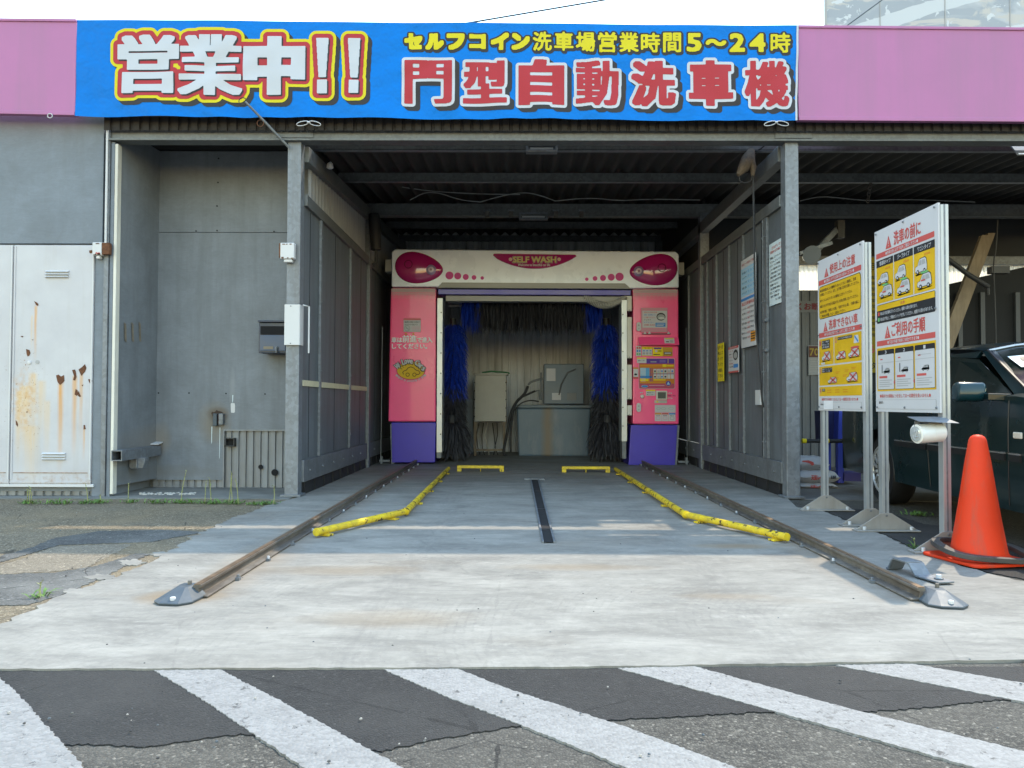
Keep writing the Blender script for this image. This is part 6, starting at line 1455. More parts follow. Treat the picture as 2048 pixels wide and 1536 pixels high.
def art2(s):
    tri(s, .20, .052, .10, .068); st(s, .34, .045, .072, '洗車の前に', S_RED, 2, .42, .03)
    s.rect(.03, .128, .95, .156, S_RED, 1); st(s, .20, .133, .019, '●洗車の前に必ず下記をご確認ください●', S_WHT, 2, .52)
    for i, (x0, x1, hd) in enumerate(((.035, .325, '普通車タイプ'), (.34, .64, 'ジープタイプ'), (.655, .955, 'ワゴンタイプ'))):
        s.rect(x0, .168, x1, .405, S_AMB, 1); s.rect(x0, .168, x1, .206, S_BLK, 2); st(s, x0+.06, .175, .024, hd, S_WHT, 3, .19, .03)
        w = (.22, .2, .2)[i]; 
        car_icon(s, x0+.02, .235+.01*(i == 0), w*.85, (.06, .075, .08)[i]); car_icon(s, x0+.05, .315, w*1.0, (.065, .075, .075)[i])
        s.ell(x0+.16, .31, .06, .006, S_GRN, 5, 10); s.rrect(x0+.15, .218, x0+.24, .228, .004, S_ORG, 2)
        s.rect(x0+.11, .345, x0+.17, .352, S_RED, 6)
    s.rrect(.035, .413, .955, .515, .012, S_BLK, 1); s.rect(.04, .416, .95, .446, S_AMB, 2); st(s, .44, .424, .014, '注意', S_RED, 3, .07)
    s.rect(.055, .453, .085, .473, S_RED, 2); s.rect(.055, .484, .085, .504, S_GRN, 2)
    st(s, .10, .454, .019, '車は必ず指定場所に行ってください。破損する恐れがあります。', S_WHT, 2, .60); st(s, .10, .485, .019, '車は必ず停止して開始のスイッチを押してください。破損する恐れがあります。', S_WHT, 2, .82)
    tri(s, .17, .535, .10, .068); st(s, .29, .528, .072, 'ご利用の手順', S_RED, 2, .52, .03)
    s.rect(.03, .612, .95, .640, S_RED, 1); st(s, .22, .617, .019, '●下記の手順で簡単に洗車ができます●', S_WHT, 2, .50)
    s.rect(.03, .652, .955, .888, S_AMB, 1)
    for i, (x0, x1, num) in enumerate(((.045, .33, '3'), (.345, .64, '2'), (.655, .945, '1'))):
        s.rrect(x0, .664, x1, .880, .010, S_BLK, 2); s.rrect(x0+.004, .690, x1-.004, .878, .008, S_WHT, 3); st(s, (x0+x1)/2-.015, .669, .017, num, S_WHT, 3, .03, .03)
        car_icon(s, x0+.10, .765, .11, .030, False, body=S_GRN); s.line(x0+.08, .745, x0+.08, .79, .012, S_BLK, 4) if i < 2 else s.rect(x0+.05, .712, x0+.24, .714, S_GRY, 4)
        s.rect(x0+.01, .733, x1-.01, .735, S_GRY, 4); s.rect(x0+.03, .806, x0+.17, .818, S_RED, 4)
        for k in range(4): s.rect(x0+.03, .828+k*.011, x0+.25-.04*(k % 2), .832+k*.011, S_GRY, 4)
        s.rect(x0+.05, .712, x0+.09, .718, S_RED, 4)
    for x in (.335, .645): s.poly([(x+.012, .830), (x-.014, .842), (x+.012, .854)], S_RED, 5)
    st(s, .08, .905, .020, '●場内での事故につきましては一切責任を負いません●', S_RED, 2, .80)
    s.rrect(.035, .935, .955, .985, .008, S_GRY, 1); s.rrect(.04, .9365, .95, .9835, .008, S_WHT, 2); st(s, .06, .943, .014, '連絡先:', S_BLK, 3, .08)
POSTM = M('aluminium_post', (.40, .42, .43), .4, .5, .08, 5, (.25, .2, .14), .4, .55, .8)
BASEM = M('base_plate_steel', (.30, .285, .26), .6, .2, .15, 8, (.16, .12, .08), .5, .5, .75)
def sign_board(X, ya, yb, z0, z1, art, label, u=None):
    t = thing('sign_board', label, 'sign', (X, (ya+yb)/2, 0), 'instruction sign boards beside the slab')
    b = MB(); b.box(X, X+.012, yb, ya, z0, z1, S_WHT); s = Sheet(b, (X-.0003, ya, z1), (0, -1, 0), (0, 0, -1), (-1, 0, 0), .0008, ya-yb, z1-z0); art(s)
    for yy in (ya-.03, (ya+yb)/2, yb+.03):
        for zz in (z1-.02, z0+.03, (z0+z1)/2): b.lathe((X-.006, yy, zz), [(.008, 0), (.006, .004)], GALV_D, 8, (-1, 0, 0))
    b.build('panel', t)
    for yy in (ya-.055, yb-.006):
        b = MB(); w = .052
        b.box(X+.0125, X+.0165, yy, yy+w, .03, z1-.012, POSTM); b.box(X+.0165, X+.058, yy, yy+.005, .03, z1-.012, POSTM); b.box(X+.0165, X+.058, yy+w-.005, yy+w, .03, z1-.012, POSTM); b.box(X+.054, X+.058, yy+.005, yy+.016, .03, z1-.012, POSTM); b.box(X+.054, X+.058, yy+w-.016, yy+w-.005, .03, z1-.012, POSTM)
        b.box(X+.030, X+.040, yy-.002, yy-.0002, .03, z1-.012, GALV)
        b.build('post', t, .0015)
        b = MB(); c = X+.035; y_ = yy-.003
        b.prism([(c-.21, y_, .022), (c+.21, y_, .022), (c+.17, y_, .05), (c+.035, y_, .135), (c-.035, y_, .135), (c-.17, y_, .05)], (0, -.006, 0), BASEM)
        b.box(c-.215, c+.215, y_-.045, y_+.05, .012, .0215, BASEM)
        for dx in (-.16, .16): b.cyl((c+dx, y_-.026, .022), (c+dx, y_-.026, .045), .012, WHITE, 6)
        b.cyl((c, y_-.012, .118), (c, y_-.0062, .118), .008, GALV_D, 8)
        b.build('base', t, .002)
    return t
XS = 2.50
def sy(u): return FX(u, 808, XS).y
ya2, yb2 = sy(1752), sy(1880); ya1, yb1 = sy(1637), sy(1728)
zt2 = FX(1880, 403, XS).z; zb2 = FX(1880, 826, XS).z
zt1 = FX(1728, 480, XS).z; zb1 = FX(1728, 823, XS).z
sign_board(XS, ya1, yb1, zb1, zt1, art1, 'white and amber sign board of forbidden vehicles with crossed out cars, nearer the right post')
sign_board(XS, ya2, yb2, zb2, zt2, art2, 'taller looking white and amber sign board headed in red with three steps, beside the cone')
# round sensor lamp with a rain cover on the nearer board's post
t = thing('sensor_lamp', 'white round spot lamp under a bent steel cover on the sign post', 'lamp', (XS+.03, yb2, .7))
c = FY(1832, 868, yb2-.06); e = FY(1884, 864, yb2-.03); dx = (e-c).normalized()
b = MB(); r = .056
b.lathe(c, [(r*.86, .0), (r, .004), (r, .085), (r*.985, .0855), (r*.985, .089), (r, .0895), (r, (e-c).length-.012), (r*.8, (e-c).length)], M('lamp_white', (.76, .75, .70), .35), 28, dx); o = b.build('housing', t, smooth=40)
b = MB(); b.lathe(c-dx*.003, [(r*.8, 0), (r*.6, -.004), (r*.2, -.006)], M('lamp_lens_clear', (.52, .54, .54), .12, .3), 22, dx)
for k in range(5): a = k*1.2; b.tube([c-dx*.006+Vector((0, r*.6*math.cos(a), r*.6*math.sin(a))), c-dx*.010+Vector((0, r*.3*math.cos(a+1), r*.3*math.sin(a+1)))], .004, S_GRY, 5)
b.build('lens', o)
b = MB(); z = c.z+.085; a0, a1 = c.x-.02, e.x+.03
b.prism([(a0, yb2-.13, z-.012), (a1+.015, yb2-.13, z-.022), (a1, yb2+.02, z+.012), (a0+.01, yb2+.02, z+.012)], (0, 0, .003), GALV); b.box(a0+.015, a0+.045, yb2-.055, yb2-.051, z-.085, z-.012, GALV); b.box(a0+.02, e.x, yb2-.05, yb2-.046, z-.02, z-.006, GALV_D); b.build('rain_cover', t, .001)
# ================================================================== CONE WITH RUBBER RING
cc = G(1958, 1124)
t = thing('traffic_cone', 'orange traffic cone standing beside the nearer sign board', 'cone', (cc.x, cc.y, 0))
ORG = M('cone_orange', (0.627, 0.042, 0.011), .55, 0, .08, 3, (.30, .085, .055), .7, .5, .72, (12, 12, 2.5), bump=.12, bs=40, spec=.2)
b = MB(); b.lathe((cc.x, cc.y, .03), [(.155, 0), (.153, .018), (.144, .028), (.141, .034), (.113, .20), (.089, .36), (.065, .53), (.047, .635), (.044, .652), (.036, .668), (.022, .678), (.006, .681)], ORG, 40); b.build('body', t, smooth=35)
b = MB(); ang = R(12); rot = Matrix.Rotation(ang, 3, 'Z'); pts = []
for sx_, sy_ in ((1, 1), (-1, 1), (-1, -1), (1, -1)):
    for k in range(6):
        a0 = {(1, 1): 0, (-1, 1): 90, (-1, -1): 180, (1, -1): 270}[(sx_, sy_)]; a = R(a0+18*k); pts.append(Vector((cc.x, cc.y, .013))+rot @ Vector((sx_*.16+.05*math.cos(a), sy_*.16+.05*math.sin(a), 0)))
b.prism(pts, (0, 0, .017), ORG); b.build('base', t, .005)
b = MB(); pts = []
rot = Matrix.Rotation(R(-6), 3, 'Z') @ Matrix.Rotation(R(5), 3, 'X') @ Matrix.Rotation(R(3), 3, 'Y')
for k in range(48):
    a = 2*math.pi*k/48; cs, sn = math.cos(a), math.sin(a); n_ = 3.2; rr_ = (abs(cs)**n_+abs(sn)**n_)**(-1/n_)
    pts.append(Vector((cc.x+.02, cc.y, .068))+rot @ Vector((cs*rr_*.215, sn*rr_*.20, 0)))
vs = []; n = len(pts); RB = M('ring_rubber', (.045, .043, .042), .55, 0, .25, 12, (.13, .12, .11), .6, .45, .75, (4, 4, 4))
for i, p in enumerate(pts):
    o_ = (p-Vector((cc.x+.02, cc.y, p.z))).normalized()*.024; up = Vector((0, 0, .014)); vs += [p-o_-up, p+o_-up, p+o_+up, p-o_+up]
b.mesh(vs, [(i*4+a, i*4+(a+1) % 4, ((i+1) % n)*4+(a+1) % 4, ((i+1) % n)*4+a) for i in range(n) for a in range(4)], RB)
o = b.build('cone_weight', None, .004); tag(o, 'black rubber ring weight around the foot of the orange cone', 'cone weight')

# ================================================================== RIGHT-HAND BAY: CAR, RACK, BAGS, PLANKS, POSTERS
NAVY = M('car_teal', (.002, .013, .015), .3, .0, .1, 2, spec=.25, coat=.35); GLS = M('car_glass', (.008, .014, .012), .06, 0, .1, spec=.45); CHR = M('car_trim', (.45, .45, .45), .25, .8, .05); CARBLK = M('car_black', (.010, .010, .011), .45, 0, .1)
CIN = M('car_interior', (.05, .055, .045), .8, 0, .2, 3)
fw = Vector((-math.sin(R(5)), -math.cos(R(5)), 0)); lt = Vector((math.cos(R(5)), -math.sin(R(5)), 0)); C0 = Vector((3.20, 6.85, 0))
def cw(s_, t_, z): return C0+fw*s_+lt*t_+Vector((0, 0, z))
car = thing('parked_car', 'dark teal saloon car parked in the right-hand bay with number card in windscreen', 'car', (4.0, 5.6, 0))
WD = 1.72; AX = (0.0, 2.66); ARC = .355
def zlow(s_):
    z = .23
    for a in AX:
        d = s_-a
        if abs(d) < ARC: z = max(z, .31+math.sqrt(ARC**2-d*d)*.98)
    return z
def belt(s_): return .905+.012*s_ if s_ < 2.2 else .93-.10*(s_-2.2)/1.1
def tside(z, s_):
    f = (z-.22)/.70; t_ = .035*(1-math.sin(min(1, max(0, f))*math.pi*.62+.35))
    if s_ > 2.9: t_ += .25*(s_-2.9)**2
    if s_ < -.5: t_ += .12*(s_+.5)**2
    return t_
ss = sorted(set([round(-1.0+i*.1, 3) for i in range(47)]+[round(a+ARC*math.cos(math.pi*k/16), 4) for a in AX for k in range(17)]))
b = MB()
for side in (0, 1):
    vs = []; fs = []; nz = 10
    for s_ in ss:
        zl, zh = zlow(s_), belt(s_)
        for k in range(nz+1):
            z = zl+(zh-zl)*k/nz; tt = tside(z, s_); vs.append(cw(s_, tt if side == 0 else WD-tt, z))
    for i in range(len(ss)-1):
        for k in range(nz):
            a = i*(nz+1)+k; q_ = (a, a+1, a+nz+2, a+nz+1); fs.append(q_ if side == 0 else q_[::-1])
    b.mesh(vs, fs, NAVY)
# bonnet and boot decks
for lo, hi in ((2.05, 3.6), (-1.0, -.35)):
    st_ = [s_ for s_ in ss if lo <= s_ <= hi]; vs = []; fs = []; nt_ = 12
    for s_ in st_:
        for k in range(nt_+1):
            f = k/nt_; t0 = tside(belt(s_), s_); tt = t0+(WD-2*t0)*f; vs.append(cw(s_, tt, belt(s_)+.085*math.sin(math.pi*f)**.55))
    for i in range(len(st_)-1):
        for k in range(nt_): a = i*(nt_+1)+k; fs.append((a, a+1, a+nt_+2, a+nt_+1))
    b.mesh(vs, fs, NAVY)
for s_ in (3.6, -1.0):
    b.poly([cw(s_, tside(.5, s_), .23), cw(s_, WD-tside(.5, s_), .23), cw(s_, WD-tside(.5, s_), belt(s_)+.02), cw(s_, tside(.5, s_), belt(s_)+.02)], NAVY)
b.build('body', car, smooth=45)
b = MB(); b.prism([cw(-.8, .12, .24), cw(3.4, .12, .24), cw(3.4, WD-.12, .24), cw(-.8, WD-.12, .24)], (0, 0, .03), CARBLK); b.prism([cw(-.42, .13, .27), cw(.42, .13, .27), cw(.42, .13, .70), cw(-.42, .13, .70)], lt*.02, CARBLK); b.prism([cw(2.24, .13, .27), cw(3.08, .13, .27), cw(3.08, .13, .70), cw(2.24, .13, .70)], lt*.02, CARBLK); b.build('underbody', car)
# greenhouse: roof and pillars
def roofz_(s_, f): return 1.30+.06*math.sin(math.pi*f)**.6-.05*((s_-.75)/.75)**2
b = MB(); st_ = [.05+i*.1 for i in range(15)]; vs = []; fs = []
for s_ in st_:
    for k in range(13): f = k/12; vs.append(cw(s_, .20+(WD-.40)*f, roofz_(s_, f)))
for i in range(len(st_)-1):
    for k in range(12): a = i*13+k; fs.append((a, a+1, a+14, a+13))
b.mesh(vs, fs, NAVY); b.build('roof', car, smooth=50)
sr, sf = st_[0], st_[-1]
def edge(s_): return .20
def pillar(pts, name='pillar', mat=NAVY, ext=.03):
    b = MB(); b.prism([cw(*p) for p in pts], lt*ext, mat); return b.build(name, car, .004)
zt = lambda s_: roofz_(s_, 0)
pillar([(2.16, .045, .905), (2.30, .06, .90), (sf+.06, .215, zt(sf)), (sf-.03, .20, zt(sf)-.005)], 'front_pillar')
pillar([(.98, .045, .905), (1.06, .045, .905), (1.0, .19, zt(1.0)-.03), (.93, .19, zt(.93)-.03)], 'centre_pillar', CARBLK)
pillar([(-.45, .06, .90), (.10, .045, .90), (.32, .19, zt(.32)-.03), (sr, .21, zt(sr))], 'rear_pillar')
pillar([(sr, .197, zt(sr)), (sf-.03, .197, zt(sf)), (sf-.06, .175, zt(sf)-.05), (.75, .175, zt(.75)-.045), (.28, .175, zt(.28)-.05)], 'roof_rail')
for pts in ([(1.09, .052, .912), (2.13, .052, .912), (sf-.03, .180, zt(sf)-.06), (1.02, .180, zt(1.02)-.05)], [(.14, .052, .912), (.97, .052, .912), (.925, .180, zt(.9)-.05), (.35, .180, zt(.35)-.06)]):
    w = pillar(pts, 'side_window', GLS, .006)
b = MB(); b.prism([cw(.0, .038, .885), cw(2.17, .038, .905), cw(2.17, .038, .917), cw(.0, .038, .897)], lt*-.006, CARBLK); b.build('window_sill', car)
# windscreen
b = MB(); n = 8; vs = []
for k in range(n+1):
    f = k/n; bow = .16*math.sin(math.pi*f)
    vs += [cw(2.22+bow, .08+(WD-.16)*f, .945+.05*math.sin(math.pi*f)), cw(sf+.02+bow*.4, .22+(WD-.44)*f, roofz_(sf, f)-.005)]
fs = [(2*k, 2*k+2, 2*k+3, 2*k+1) for k in range(n)]; b.mesh(vs, fs, GLS); ws_ = b.build('windscreen', car, smooth=60)
b = MB()
for k in range(n): b.tube([Vector(vs[2*k+1])+Vector((0, -.006, .004)), Vector(vs[2*k+3])+Vector((0, -.006, .004))], .011, CHR, 6)
b.tube([Vector(vs[0])+Vector((-.004, -.01, .004)), Vector(vs[1])+Vector((-.006, -.006, .006))], .010, CARBLK, 6); b.build('trim', ws_)
b = MB(); vs2 = []
for k in range(n+1): f = k/n; vs2 += [cw(sr-.03, .22+(WD-.44)*f, roofz_(sr, f)-.01), cw(-.5-.1*math.sin(math.pi*f), .1+(WD-.2)*f, .93)]
b.mesh(vs2, [(2*k, 2*k+2, 2*k+3, 2*k+1) for k in range(n)], GLS); b.build('rear_window', car, smooth=60)
# number card behind the screen, leaning
def scr_pt(f, z_):
    bow = .16*math.sin(math.pi*f)
    a_ = cw(2.22+bow, .08+(WD-.16)*f, .945+.05*math.sin(math.pi*f)); c_ = cw(sf+.02+bow*.4, .22+(WD-.44)*f, roofz_(sf, f)-.005)
    return a_.lerp(c_, z_)+(fw*.55+Vector((0, 0, .83)))*.012
b = MB(); P = [scr_pt(.05, .50), scr_pt(.30, .46), scr_pt(.30, .74), scr_pt(.04, .76)]; b.poly(P, S_PALE)
ux = (P[1]-P[0]); uy = (P[0]-P[3]); nn = ux.cross(P[3]-P[0]).normalized()
if nn.dot(fw) < 0: nn = -nn
s = Sheet(b, P[3]+nn*.001, ux, uy, nn, .001, ux.length, uy.length); s_ = s
V, T = text_tris('5', .05); lo, hi = V.min(0), V.max(0)
Q = [s.p(.30+.5*(1-(c_-lo[1])/(hi[1]-lo[1])) if False else .12+.55*((c_-lo[1])/(hi[1]-lo[1])), .15+.7*((a_-lo[0])/(hi[0]-lo[0])), 1) for a_, c_ in V]
b.mesh(Q, [tuple(int(i) for i in t_) for t_ in T], S_BLK); b.build('number_card', ws_)
# door seams, moulding, marker, handle, mirror
b = MB()
def seam(s0, z0_, s1, z1_):
    n = 8
    for k in range(n):
        a, c = k/n, (k+1)/n; sa, za, sb, zb_ = s0+(s1-s0)*a, z0_+(z1_-z0_)*a, s0+(s1-s0)*c, z0_+(z1_-z0_)*c
        b.tube([cw(sa, tside(za, sa)-.001, za), cw(sb, tside(zb_, sb)-.001, zb_)], .004, CARBLK, 4)
seam(2.13, .905, 2.13, .55); seam(2.13, .55, 2.10, .26); seam(1.02, .90, 1.02, .26); seam(.30, .60, .10, .9)
b.build('door_seam', car)
b = MB()
for sa, sb in ((.42, 1.0), (1.04, 2.10), (2.15, 2.27)):
    b.prism([cw(sa, tside(.55, sa)-.001, .535), cw(sb, tside(.55, sb)-.001, .535), cw(sb, tside(.55, sb)-.001, .575), cw(sa, tside(.55, sa)-.001, .575)], lt*-.014, CARBLK)
    b.prism([cw(sa, tside(.55, sa)-.003, .576), cw(sb, tside(.55, sb)-.003, .576), cw(sb, tside(.55, sb)-.003, .586), cw(sa, tside(.55, sa)-.003, .586)], lt*-.010, CHR)
b.build('side_moulding', car)
b = MB(); b.prism([cw(2.20, tside(.7, 2.2), .675), cw(2.29, tside(.7, 2.2), .675), cw(2.29, tside(.7, 2.2), .715), cw(2.20, tside(.7, 2.2), .715)], lt*-.014, M('marker_clear', (.60, .56, .48), .25)); b.build('side_marker', car, .008)
b = MB(); b.prism([cw(1.14, tside(.8, 1.1), .765), cw(1.30, tside(.8, 1.1), .765), cw(1.30, tside(.8, 1.1), .80), cw(1.14, tside(.8, 1.1), .80)], lt*-.022, NAVY); b.build('door_handle', car, .008)
mir = MB(); prof = [(-.055, .02), (-.05, .075), (-.03, .105), (.03, .112), (.05, .09), (.055, .03), (.03, .005), (-.03, .0)]
mir.prism([cw(1.96+a, -.235, .895+z*1.15) for a, z in prof], lt*.175, M('car_teal_mirror', (.005, .03, .038), .25, .0, .05, coat=.4, spec=.3)); m_o = mir.build('mirror', car, .022, smooth=50)
mir = MB(); mir.prism([cw(1.99, -.08, .905), cw(2.06, -.08, .905), cw(2.08, .05, .90), cw(1.99, .05, .90)], (0, 0, .045), NAVY); mir.build('stalk', m_o, .006)
def wheel(a, near=True):
    c = cw(a, .045 if near else WD-.045, .30); ax = -lt if near else lt
    b = MB(); b.lathe(c-ax*.19, [(.19, .0), (.27, .0), (.298, .03), (.30, .10), (.298, .17), (.28, .20), (.215, .205), (.205, .19)], CARBLK, 36, ax); w = b.build('wheel', car, smooth=40); w.name = 'wheel'
    b = MB(); b.lathe(c+ax*.0, [(.205, 0), (.210, .012), (.195, .016), (.185, .004), (.14, -.01), (.06, .005), (.035, .012)], M('rim_silver', (.42, .43, .43), .35, .5, .06), 36, ax)
    e1 = Vector((0, 0, 1)); e2 = ax.cross(e1)
    for k in range(14):
        an = 2*math.pi*k/14; d = e1*math.cos(an)+e2*math.sin(an); q_ = (e1*-math.sin(an)+e2*math.cos(an))
        b.prism([c+d*.085-q_*.013+ax*.006, c+d*.085+q_*.013+ax*.006, c+d*.178+q_*.009+ax*.002, c+d*.178-q_*.009+ax*.002], ax*.012, MATS['rim_silver'])
        an += math.pi/14; d = e1*math.cos(an)+e2*math.sin(an); q_ = (e1*-math.sin(an)+e2*math.cos(an))
        b.prism([c+d*.10-q_*.012+ax*.0015, c+d*.10+q_*.012+ax*.0015, c+d*.176+q_*.018+ax*.0015, c+d*.176-q_*.018+ax*.0015], ax*.004, CARBLK)
    b.build('rim', w, smooth=30)
wheel(0); wheel(2.66); wheel(0, False); wheel(2.66, False)

# blue rack behind the first board
t = thing('blue_rack', 'bright blue steel machine rack behind the first sign board', 'rack', (FY(1675, 960, 8.6).x, 8.6, 0))
BLR = M('rack_blue', (.04, .06, .36), .4, 0, .1, 3); Yr = 8.4
b = MB(); b.prism([FY(u, v, Yr) for u, v in ((1676, 966), (1688, 966), (1688, 820), (1676, 820))], (0, .06, 0), BLR); b.build('post', t)
b = MB(); b.prism([FY(u, v, Yr-.02) for u, v in ((1676, 880), (1691, 880), (1699, 822), (1678, 822))], (0, .3, 0), BLR); b.build('gusset', t)
b = MB(); b.prism([FY(u, v, Yr+.1) for u, v in ((1652, 882), (1675, 882), (1675, 822), (1650, 822))], (0, .3, 0), M('rack_blue_dark', (.012, .016, .09), .5)); b.build('side_panel', t)
b = MB(); b.prism([FY(u, v, Yr+.2) for u, v in ((1650, 940), (1662, 940), (1662, 884), (1650, 884))], (0, .1, 0), BLR); b.prism([FY(u, v, Yr) for u, v in ((1686, 962), (1722, 963), (1722, 946), (1686, 945))], (0, .3, 0), M('rack_base', (.05, .05, .20), .4)); b.build('base', t)
b = MB(); p0, p1 = FY(1604, 882, 8.3), FY(1692, 882, 8.3); b.tube([p0, p1], .022, BLACK, 10)
for u0, u1 in ((1604, 1612), (1650, 1657), (1684, 1692)): b.tube([FY(u0, 882, 8.3), FY(u1, 882, 8.3)], .026, S_YEL, 10)
tag(b.build('barrier_bar', smooth=40), 'black and yellow striped bar across the right-hand bay', 'bar')
# cement bags
BAGM = M('bag_paper', (.42, .43, .45), .6, 0, .08, 5, bump=.3, bs=12)
def bag(u0, u1, v0, v1, Y, label, k, txt, dx=0.):
    p, q_ = FY(u0, v1, Y), FY(u1, v0, Y); b = MB(); w = q_.x-p.x; h = q_.z-p.z; D = .36; nx_, ny_ = 14, 8; vs = []; rr = random.Random(k)
    for s2 in (0, 1):
        for j in range(ny_+1):
            for i in range(nx_+1):
                fx, fy = i/nx_, j/ny_; e = (1-(2*fx-1)**6)*(1-(2*fy-1)**4); z = p.z+h*.5+(h*.5*e**.6)*(1 if s2 else -1)+(rr.uniform(-.004, .004) if s2 else 0)
                vs.append((p.x+w*fx, Y+D*fy, z))
    N = (nx_+1)*(ny_+1); fs = []
    for s2 in (0, 1):
        for j in range(ny_):
            for i in range(nx_):
                a = s2*N+j*(nx_+1)+i; f_ = (a, a+1, a+nx_+2, a+nx_+1); fs.append(f_ if s2 else f_[::-1])
    for i in range(nx_): fs.append((i, i+1, N+i+1, N+i))
    b.mesh(vs, fs, BAGM); o = b.build('cement_bag', smooth=70); tag(o, label, 'bag', 'cement bags beside the right post')
    c = MB(); z = p.z+h*.50; s = Sheet(c, (p.x, Y-.012, z+h*.28), (1, 0, 0), (0, 0, -1), (0, -1, 0), .002)
    if txt:
        s.text(w*.30, h*.10, h*.36, txt, S_RED, 1, w*.26, .04); s.text(w*.75, h*.12, h*.26, '普通用', S_BLK, 1, w*.12, .04)
    else:
        s.poly([(w*.1, h*.02), (w*.3, h*.0), (w*.45, h*.12), (w*.47, h*.3), (w*.40, h*.34), (w*.33, h*.2), (w*.2, h*.12), (w*.08, h*.1)], S_RED, 1); s.text(w*.62, h*.42, h*.10, 'バインダー', S_BLK, 1, w*.12, .04)
    c.build('print', o)
bag(1598, 1660, 914, 944, 8.05, 'topmost grey bag with a red swirl in the stack by the right post', 1, None)
bag(1596, 1682, 942, 968, 8.0, 'middle grey cement bag of the stack by the right post', 2, '天面レベ')
bag(1596, 1676, 966, 980, 8.0, 'lowest grey cement bag of the stack by the right post', 3, '天面レベ')
b = MB()
p, q_ = FY(1596, 990, 8.0), FY(1682, 981, 8.0)
b.box(p.x, q_.x, 7.98, 8.4, q_.z-.02, q_.z, WOOD)
for k in (0, .45, .9): b.box(p.x+(q_.x-p.x)*k, p.x+(q_.x-p.x)*k+.05, 7.98, 8.4, .006, q_.z-.0205, WOOD)
tag(b.build('pallet'), 'low wooden pallet under the cement bags', 'pallet')
# planks leaning in the right-hand bay
for i, (a, c, w, lab) in enumerate((((1972, 470), (1893, 700), 8, 'long weathered plank leaning in the right-hand bay, left one of the pair'), ((1984, 466), (1906, 700), 7, 'long weathered plank leaning in the right-hand bay, right one of the pair'))):
    Yp = 9.6+.02*i; P = [FY(a[0]-w, a[1], Yp), FY(a[0]+w, a[1], Yp), FY(c[0]+w, c[1]+300, Yp-.0), FY(c[0]-w, c[1]+300, Yp)]
    dxx = (c[0]-a[0])/(c[1]-a[1])*300; P[2].x = FY(c[0]+w+dxx, c[1]+300, Yp).x; P[3].x = FY(c[0]-w+dxx, c[1]+300, Yp).x
    P[2].z = max(P[2].z, .01); P[3].z = max(P[3].z, .01)
    b = MB(); b.prism(P, (0, .06, 0), WOOD); tag(b.build('plank'), lab, 'plank', 'planks leaning in the right-hand bay')
b = MB(); b.tube([FY(1890, 514, 9.3), FY(1935, 548, 9.3), FY(1977, 574, 9.3)], .03, BLACK, 8); b.tube([FY(1975, 572, 9.3), FY(1976, 590, 9.3)], .02, BLACK, 8); tag(b.build('spray_arm', smooth=50), 'black slanting spray arm in front of the pale strip at right', 'arm')
b = MB(); b.tube(sag([FY(1995, 440, 9.2), FY(1993, 490, 9.2), FY(1986, 530, 9.2), FY(1990, 600, 9.2), FY(1992, 690, 9.2)]), .008, BLACK, 6); b.prism([FY(u, v, 9.2) for u, v in ((1984, 546), (2020, 546), (2020, 532), (1984, 532))], (0, .1, 0), CARBLK); tag(b.build('hanging_cable', smooth=50), 'black hanging cable with a small box in the right-hand bay', 'cable')
b = MB(); P = [FY(u, v, 9.9) for u, v in ((1880, 572), (2200, 500), (2200, 900), (1880, 900))]; b.prism(P, (0, .03, 0), M('dark_mesh', (.010, .011, .012), .9, 0, .3, 2))
for u in (1920, 1965, 2035): p, q_ = FY(u-3, 800, 9.87), FY(u+3, 585, 9.87); b.box(p.x, q_.x, 9.85, 9.89, 0.5, q_.z, M('net_post', (.05, .055, .06), .6))
tag(b.build('net_screen'), 'dark netting screen across the back of the right-hand bay', 'screen')
# lettering and posters on the cladding of the right-hand bay
b = MB(); s = Sheet(b, (0, 10.69, 0), (1, 0, 0), (0, 0, -1), (0, -1, 0), .002); f = lambda u, v: (FY(u, v, 10.69).x, -FY(u, v, 10.69).z); k1 = FY(1601, 600, 10.69).x-FY(1600, 600, 10.69).x
b.box(FY(1590, 625, 10.69).x, FY(1638, 602, 10.69).x, 10.692, 10.698, FY(1600, 625, 10.69).z, FY(1600, 602, 10.69).z, M('board_dark', (.14, .15, .16), .6)); s.text(*f(1595, 606), 14*k1, 'くお断', flat('letter_maroon', (.16, .03, .04)), 1, 42*k1, .04)
tag(b.build('wall_sign'), 'grey board with maroon Japanese letters on the cladding behind the first sign', 'sign')
b = MB(); p, q_ = FY(1617, 750, 10.68), FY(1642, 691, 10.68); b.box(p.x, q_.x, 10.680, 10.686, p.z, q_.z, flat('poster_grey', (.30, .31, .32))); s = Sheet(b, (p.x, 10.679, q_.z), (1, 0, 0), (0, 0, -1), (0, -1, 0), .0015, q_.x-p.x, q_.z-p.z)
s.rect(.03, .02, .97, .40, flat('poster_brown', (.11, .05, .04)), 1); st(s, .1, .1, .24, '70', flat('poster_gold', (.35, .26, .05)), 2, .7, .04)
for k in range(6): s.rect(.1, .46+k*.08, .85-.1*(k % 2), .48+k*.08, S_GRY, 1)
tag(b.build('poster'), 'small poster with a gold 70 on the cladding near the right post', 'poster')
b = MB(); p, q_ = FY(1728, 745, 10.66), FY(1757, 515, 10.66); b.box(p.x, q_.x, 10.66, 10.67, p.z, q_.z, flat('poster_yellow', (.30, .24, .02))); s = Sheet(b, (p.x, 10.659, q_.z), (1, 0, 0), (0, 0, -1), (0, -1, 0), .0015, q_.x-p.x, q_.z-p.z)
st(s, .25, .05, .06, '用', S_BLK, 1, .5, .03)
for k in range(11): st(s, .2, .16+k*.05, .03, '時間', S_BLK, 1, .6, .03)
st(s, .15, .76, .07, '66-', S_RED, 1, .7, .05); st(s, .15, .91, .06, 'ンタ', S_BLK, 1, .6, .04)
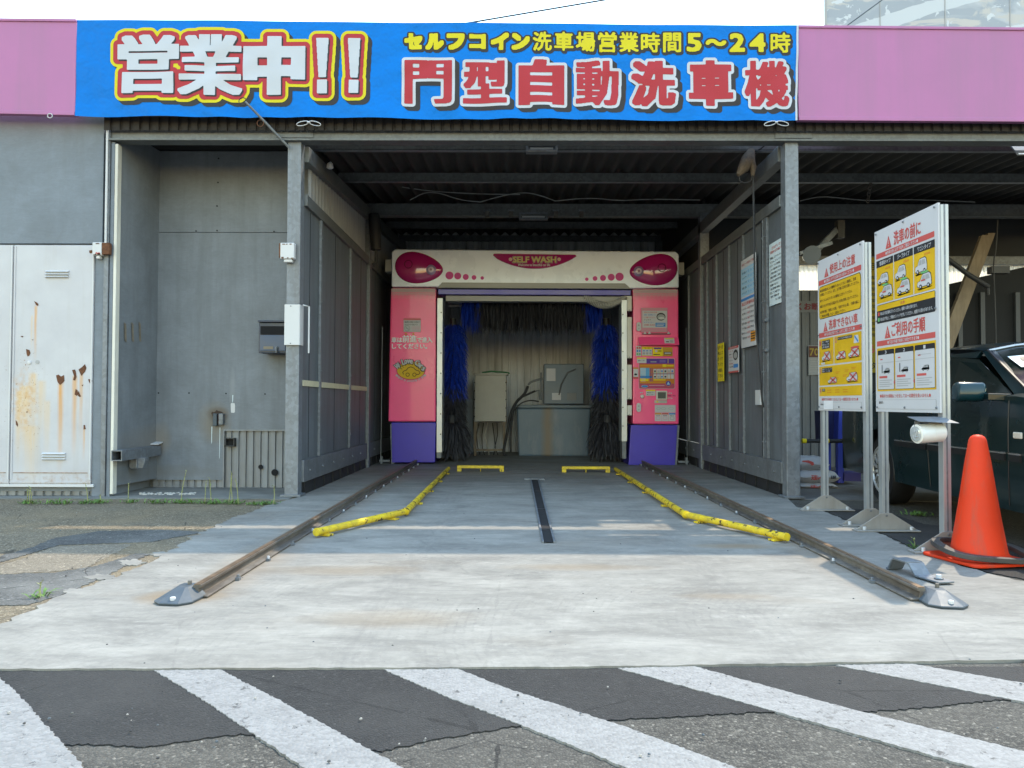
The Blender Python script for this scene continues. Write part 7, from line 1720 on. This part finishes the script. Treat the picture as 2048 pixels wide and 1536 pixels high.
tag(b.build('poster'), 'tall yellow poster with black and red lettering between the two sign boards', 'poster')
b = MB(); p, q_ = FY(1733, 880, 8.0), FY(1741, 760, 8.0); b.box(p.x, q_.x, 8.0, 8.02, .5, q_.z, S_WHT); tag(b.build('white_board'), 'narrow white board standing behind the first sign board', 'board')

# ================================================================== ABOVE: MURAL BUILDING AND POWER CABLE
def mural():
    m, t, b, tc = newmat('faded_mural')
    v = t.map(tc, (.55, 1, .8)); n1 = t.noise(v, .9, 4, .5, 1.2); n2 = t.noise(t.map(tc, (.3, 1, 1.5)), 1.4, 5, .6, 2.0)
    c = t.mix(t.ramp(n1, .42, .50), (.42, .44, .47), (.31, .34, .38)); c = t.mix(t.ramp(n2, .52, .56), c, (.46, .445, .425)); c = t.mix(t.m('GREATER_THAN', t.noise(v, 2.2, 5, .6, 1.5), .60), c, (.52, .55, .58))
    sep = t.n('ShaderNodeSeparateXYZ'); t.nt.links.new(tc, sep.inputs[0])
    d = t.m('ADD', t.m('MULTIPLY', sep.outputs[0], .32), t.m('MULTIPLY', sep.outputs[2], -1.0)); w = t.m('SUBTRACT', t.m('FRACT', t.m('MULTIPLY', t.m('ADD', d, t.m('MULTIPLY', n1, .35)), .9)), .5)
    c = t.mix(t.m('LESS_THAN', t.m('ABSOLUTE', w), .13), c, (.50, .53, .56))
    t.set(b.inputs['Base Color'], c); b.inputs['Roughness'].default_value = .7; return m
Yq = 15.6; xq = FY(1650, 30, Yq).x
t = thing('mural_building', 'tall pale building with a faded grey blue mural above the right fascia', 'building', (xq+6, Yq+2, 0))
b = MB(); b.prism([(xq, Yq, 0), (xq+16, Yq, 0), (xq+16, Yq+3, 0), (xq+2.2, Yq+3, 0)], (0, 0, 9.3), mural()); b.build('wall', t)
b = MB()
for k in range(6): x = FY(1760+k*130, 30, Yq).x; b.box(x-.008, x+.008, Yq-.012, Yq-.001, 0, 9.3, S_GRY)
b.box(xq-.02, xq+.03, Yq-.02, Yq-.001, 0, 9.3, S_GRY); b.build('panel_joint', t)
b = MB(); p0, p1 = FY(930, 47, 9.5), FY(1290, -14, 9.5); d = p1-p0; b.tube([p0-d*1.2, p0, p1, p1+d*6], .011, SHOE, 6); tag(b.build('power_cable'), 'thin dark power cable rising to the right above the banner', 'cable')
b = MB(); p0, p1 = FY(1693, 52, 14.8), FY(1764, 0, 14.8); d = p1-p0; b.tube([p0-d*2, p1+d*3], .012, SHOE, 6); tag(b.build('power_cable'), 'thin dark cable crossing in front of the mural', 'cable')
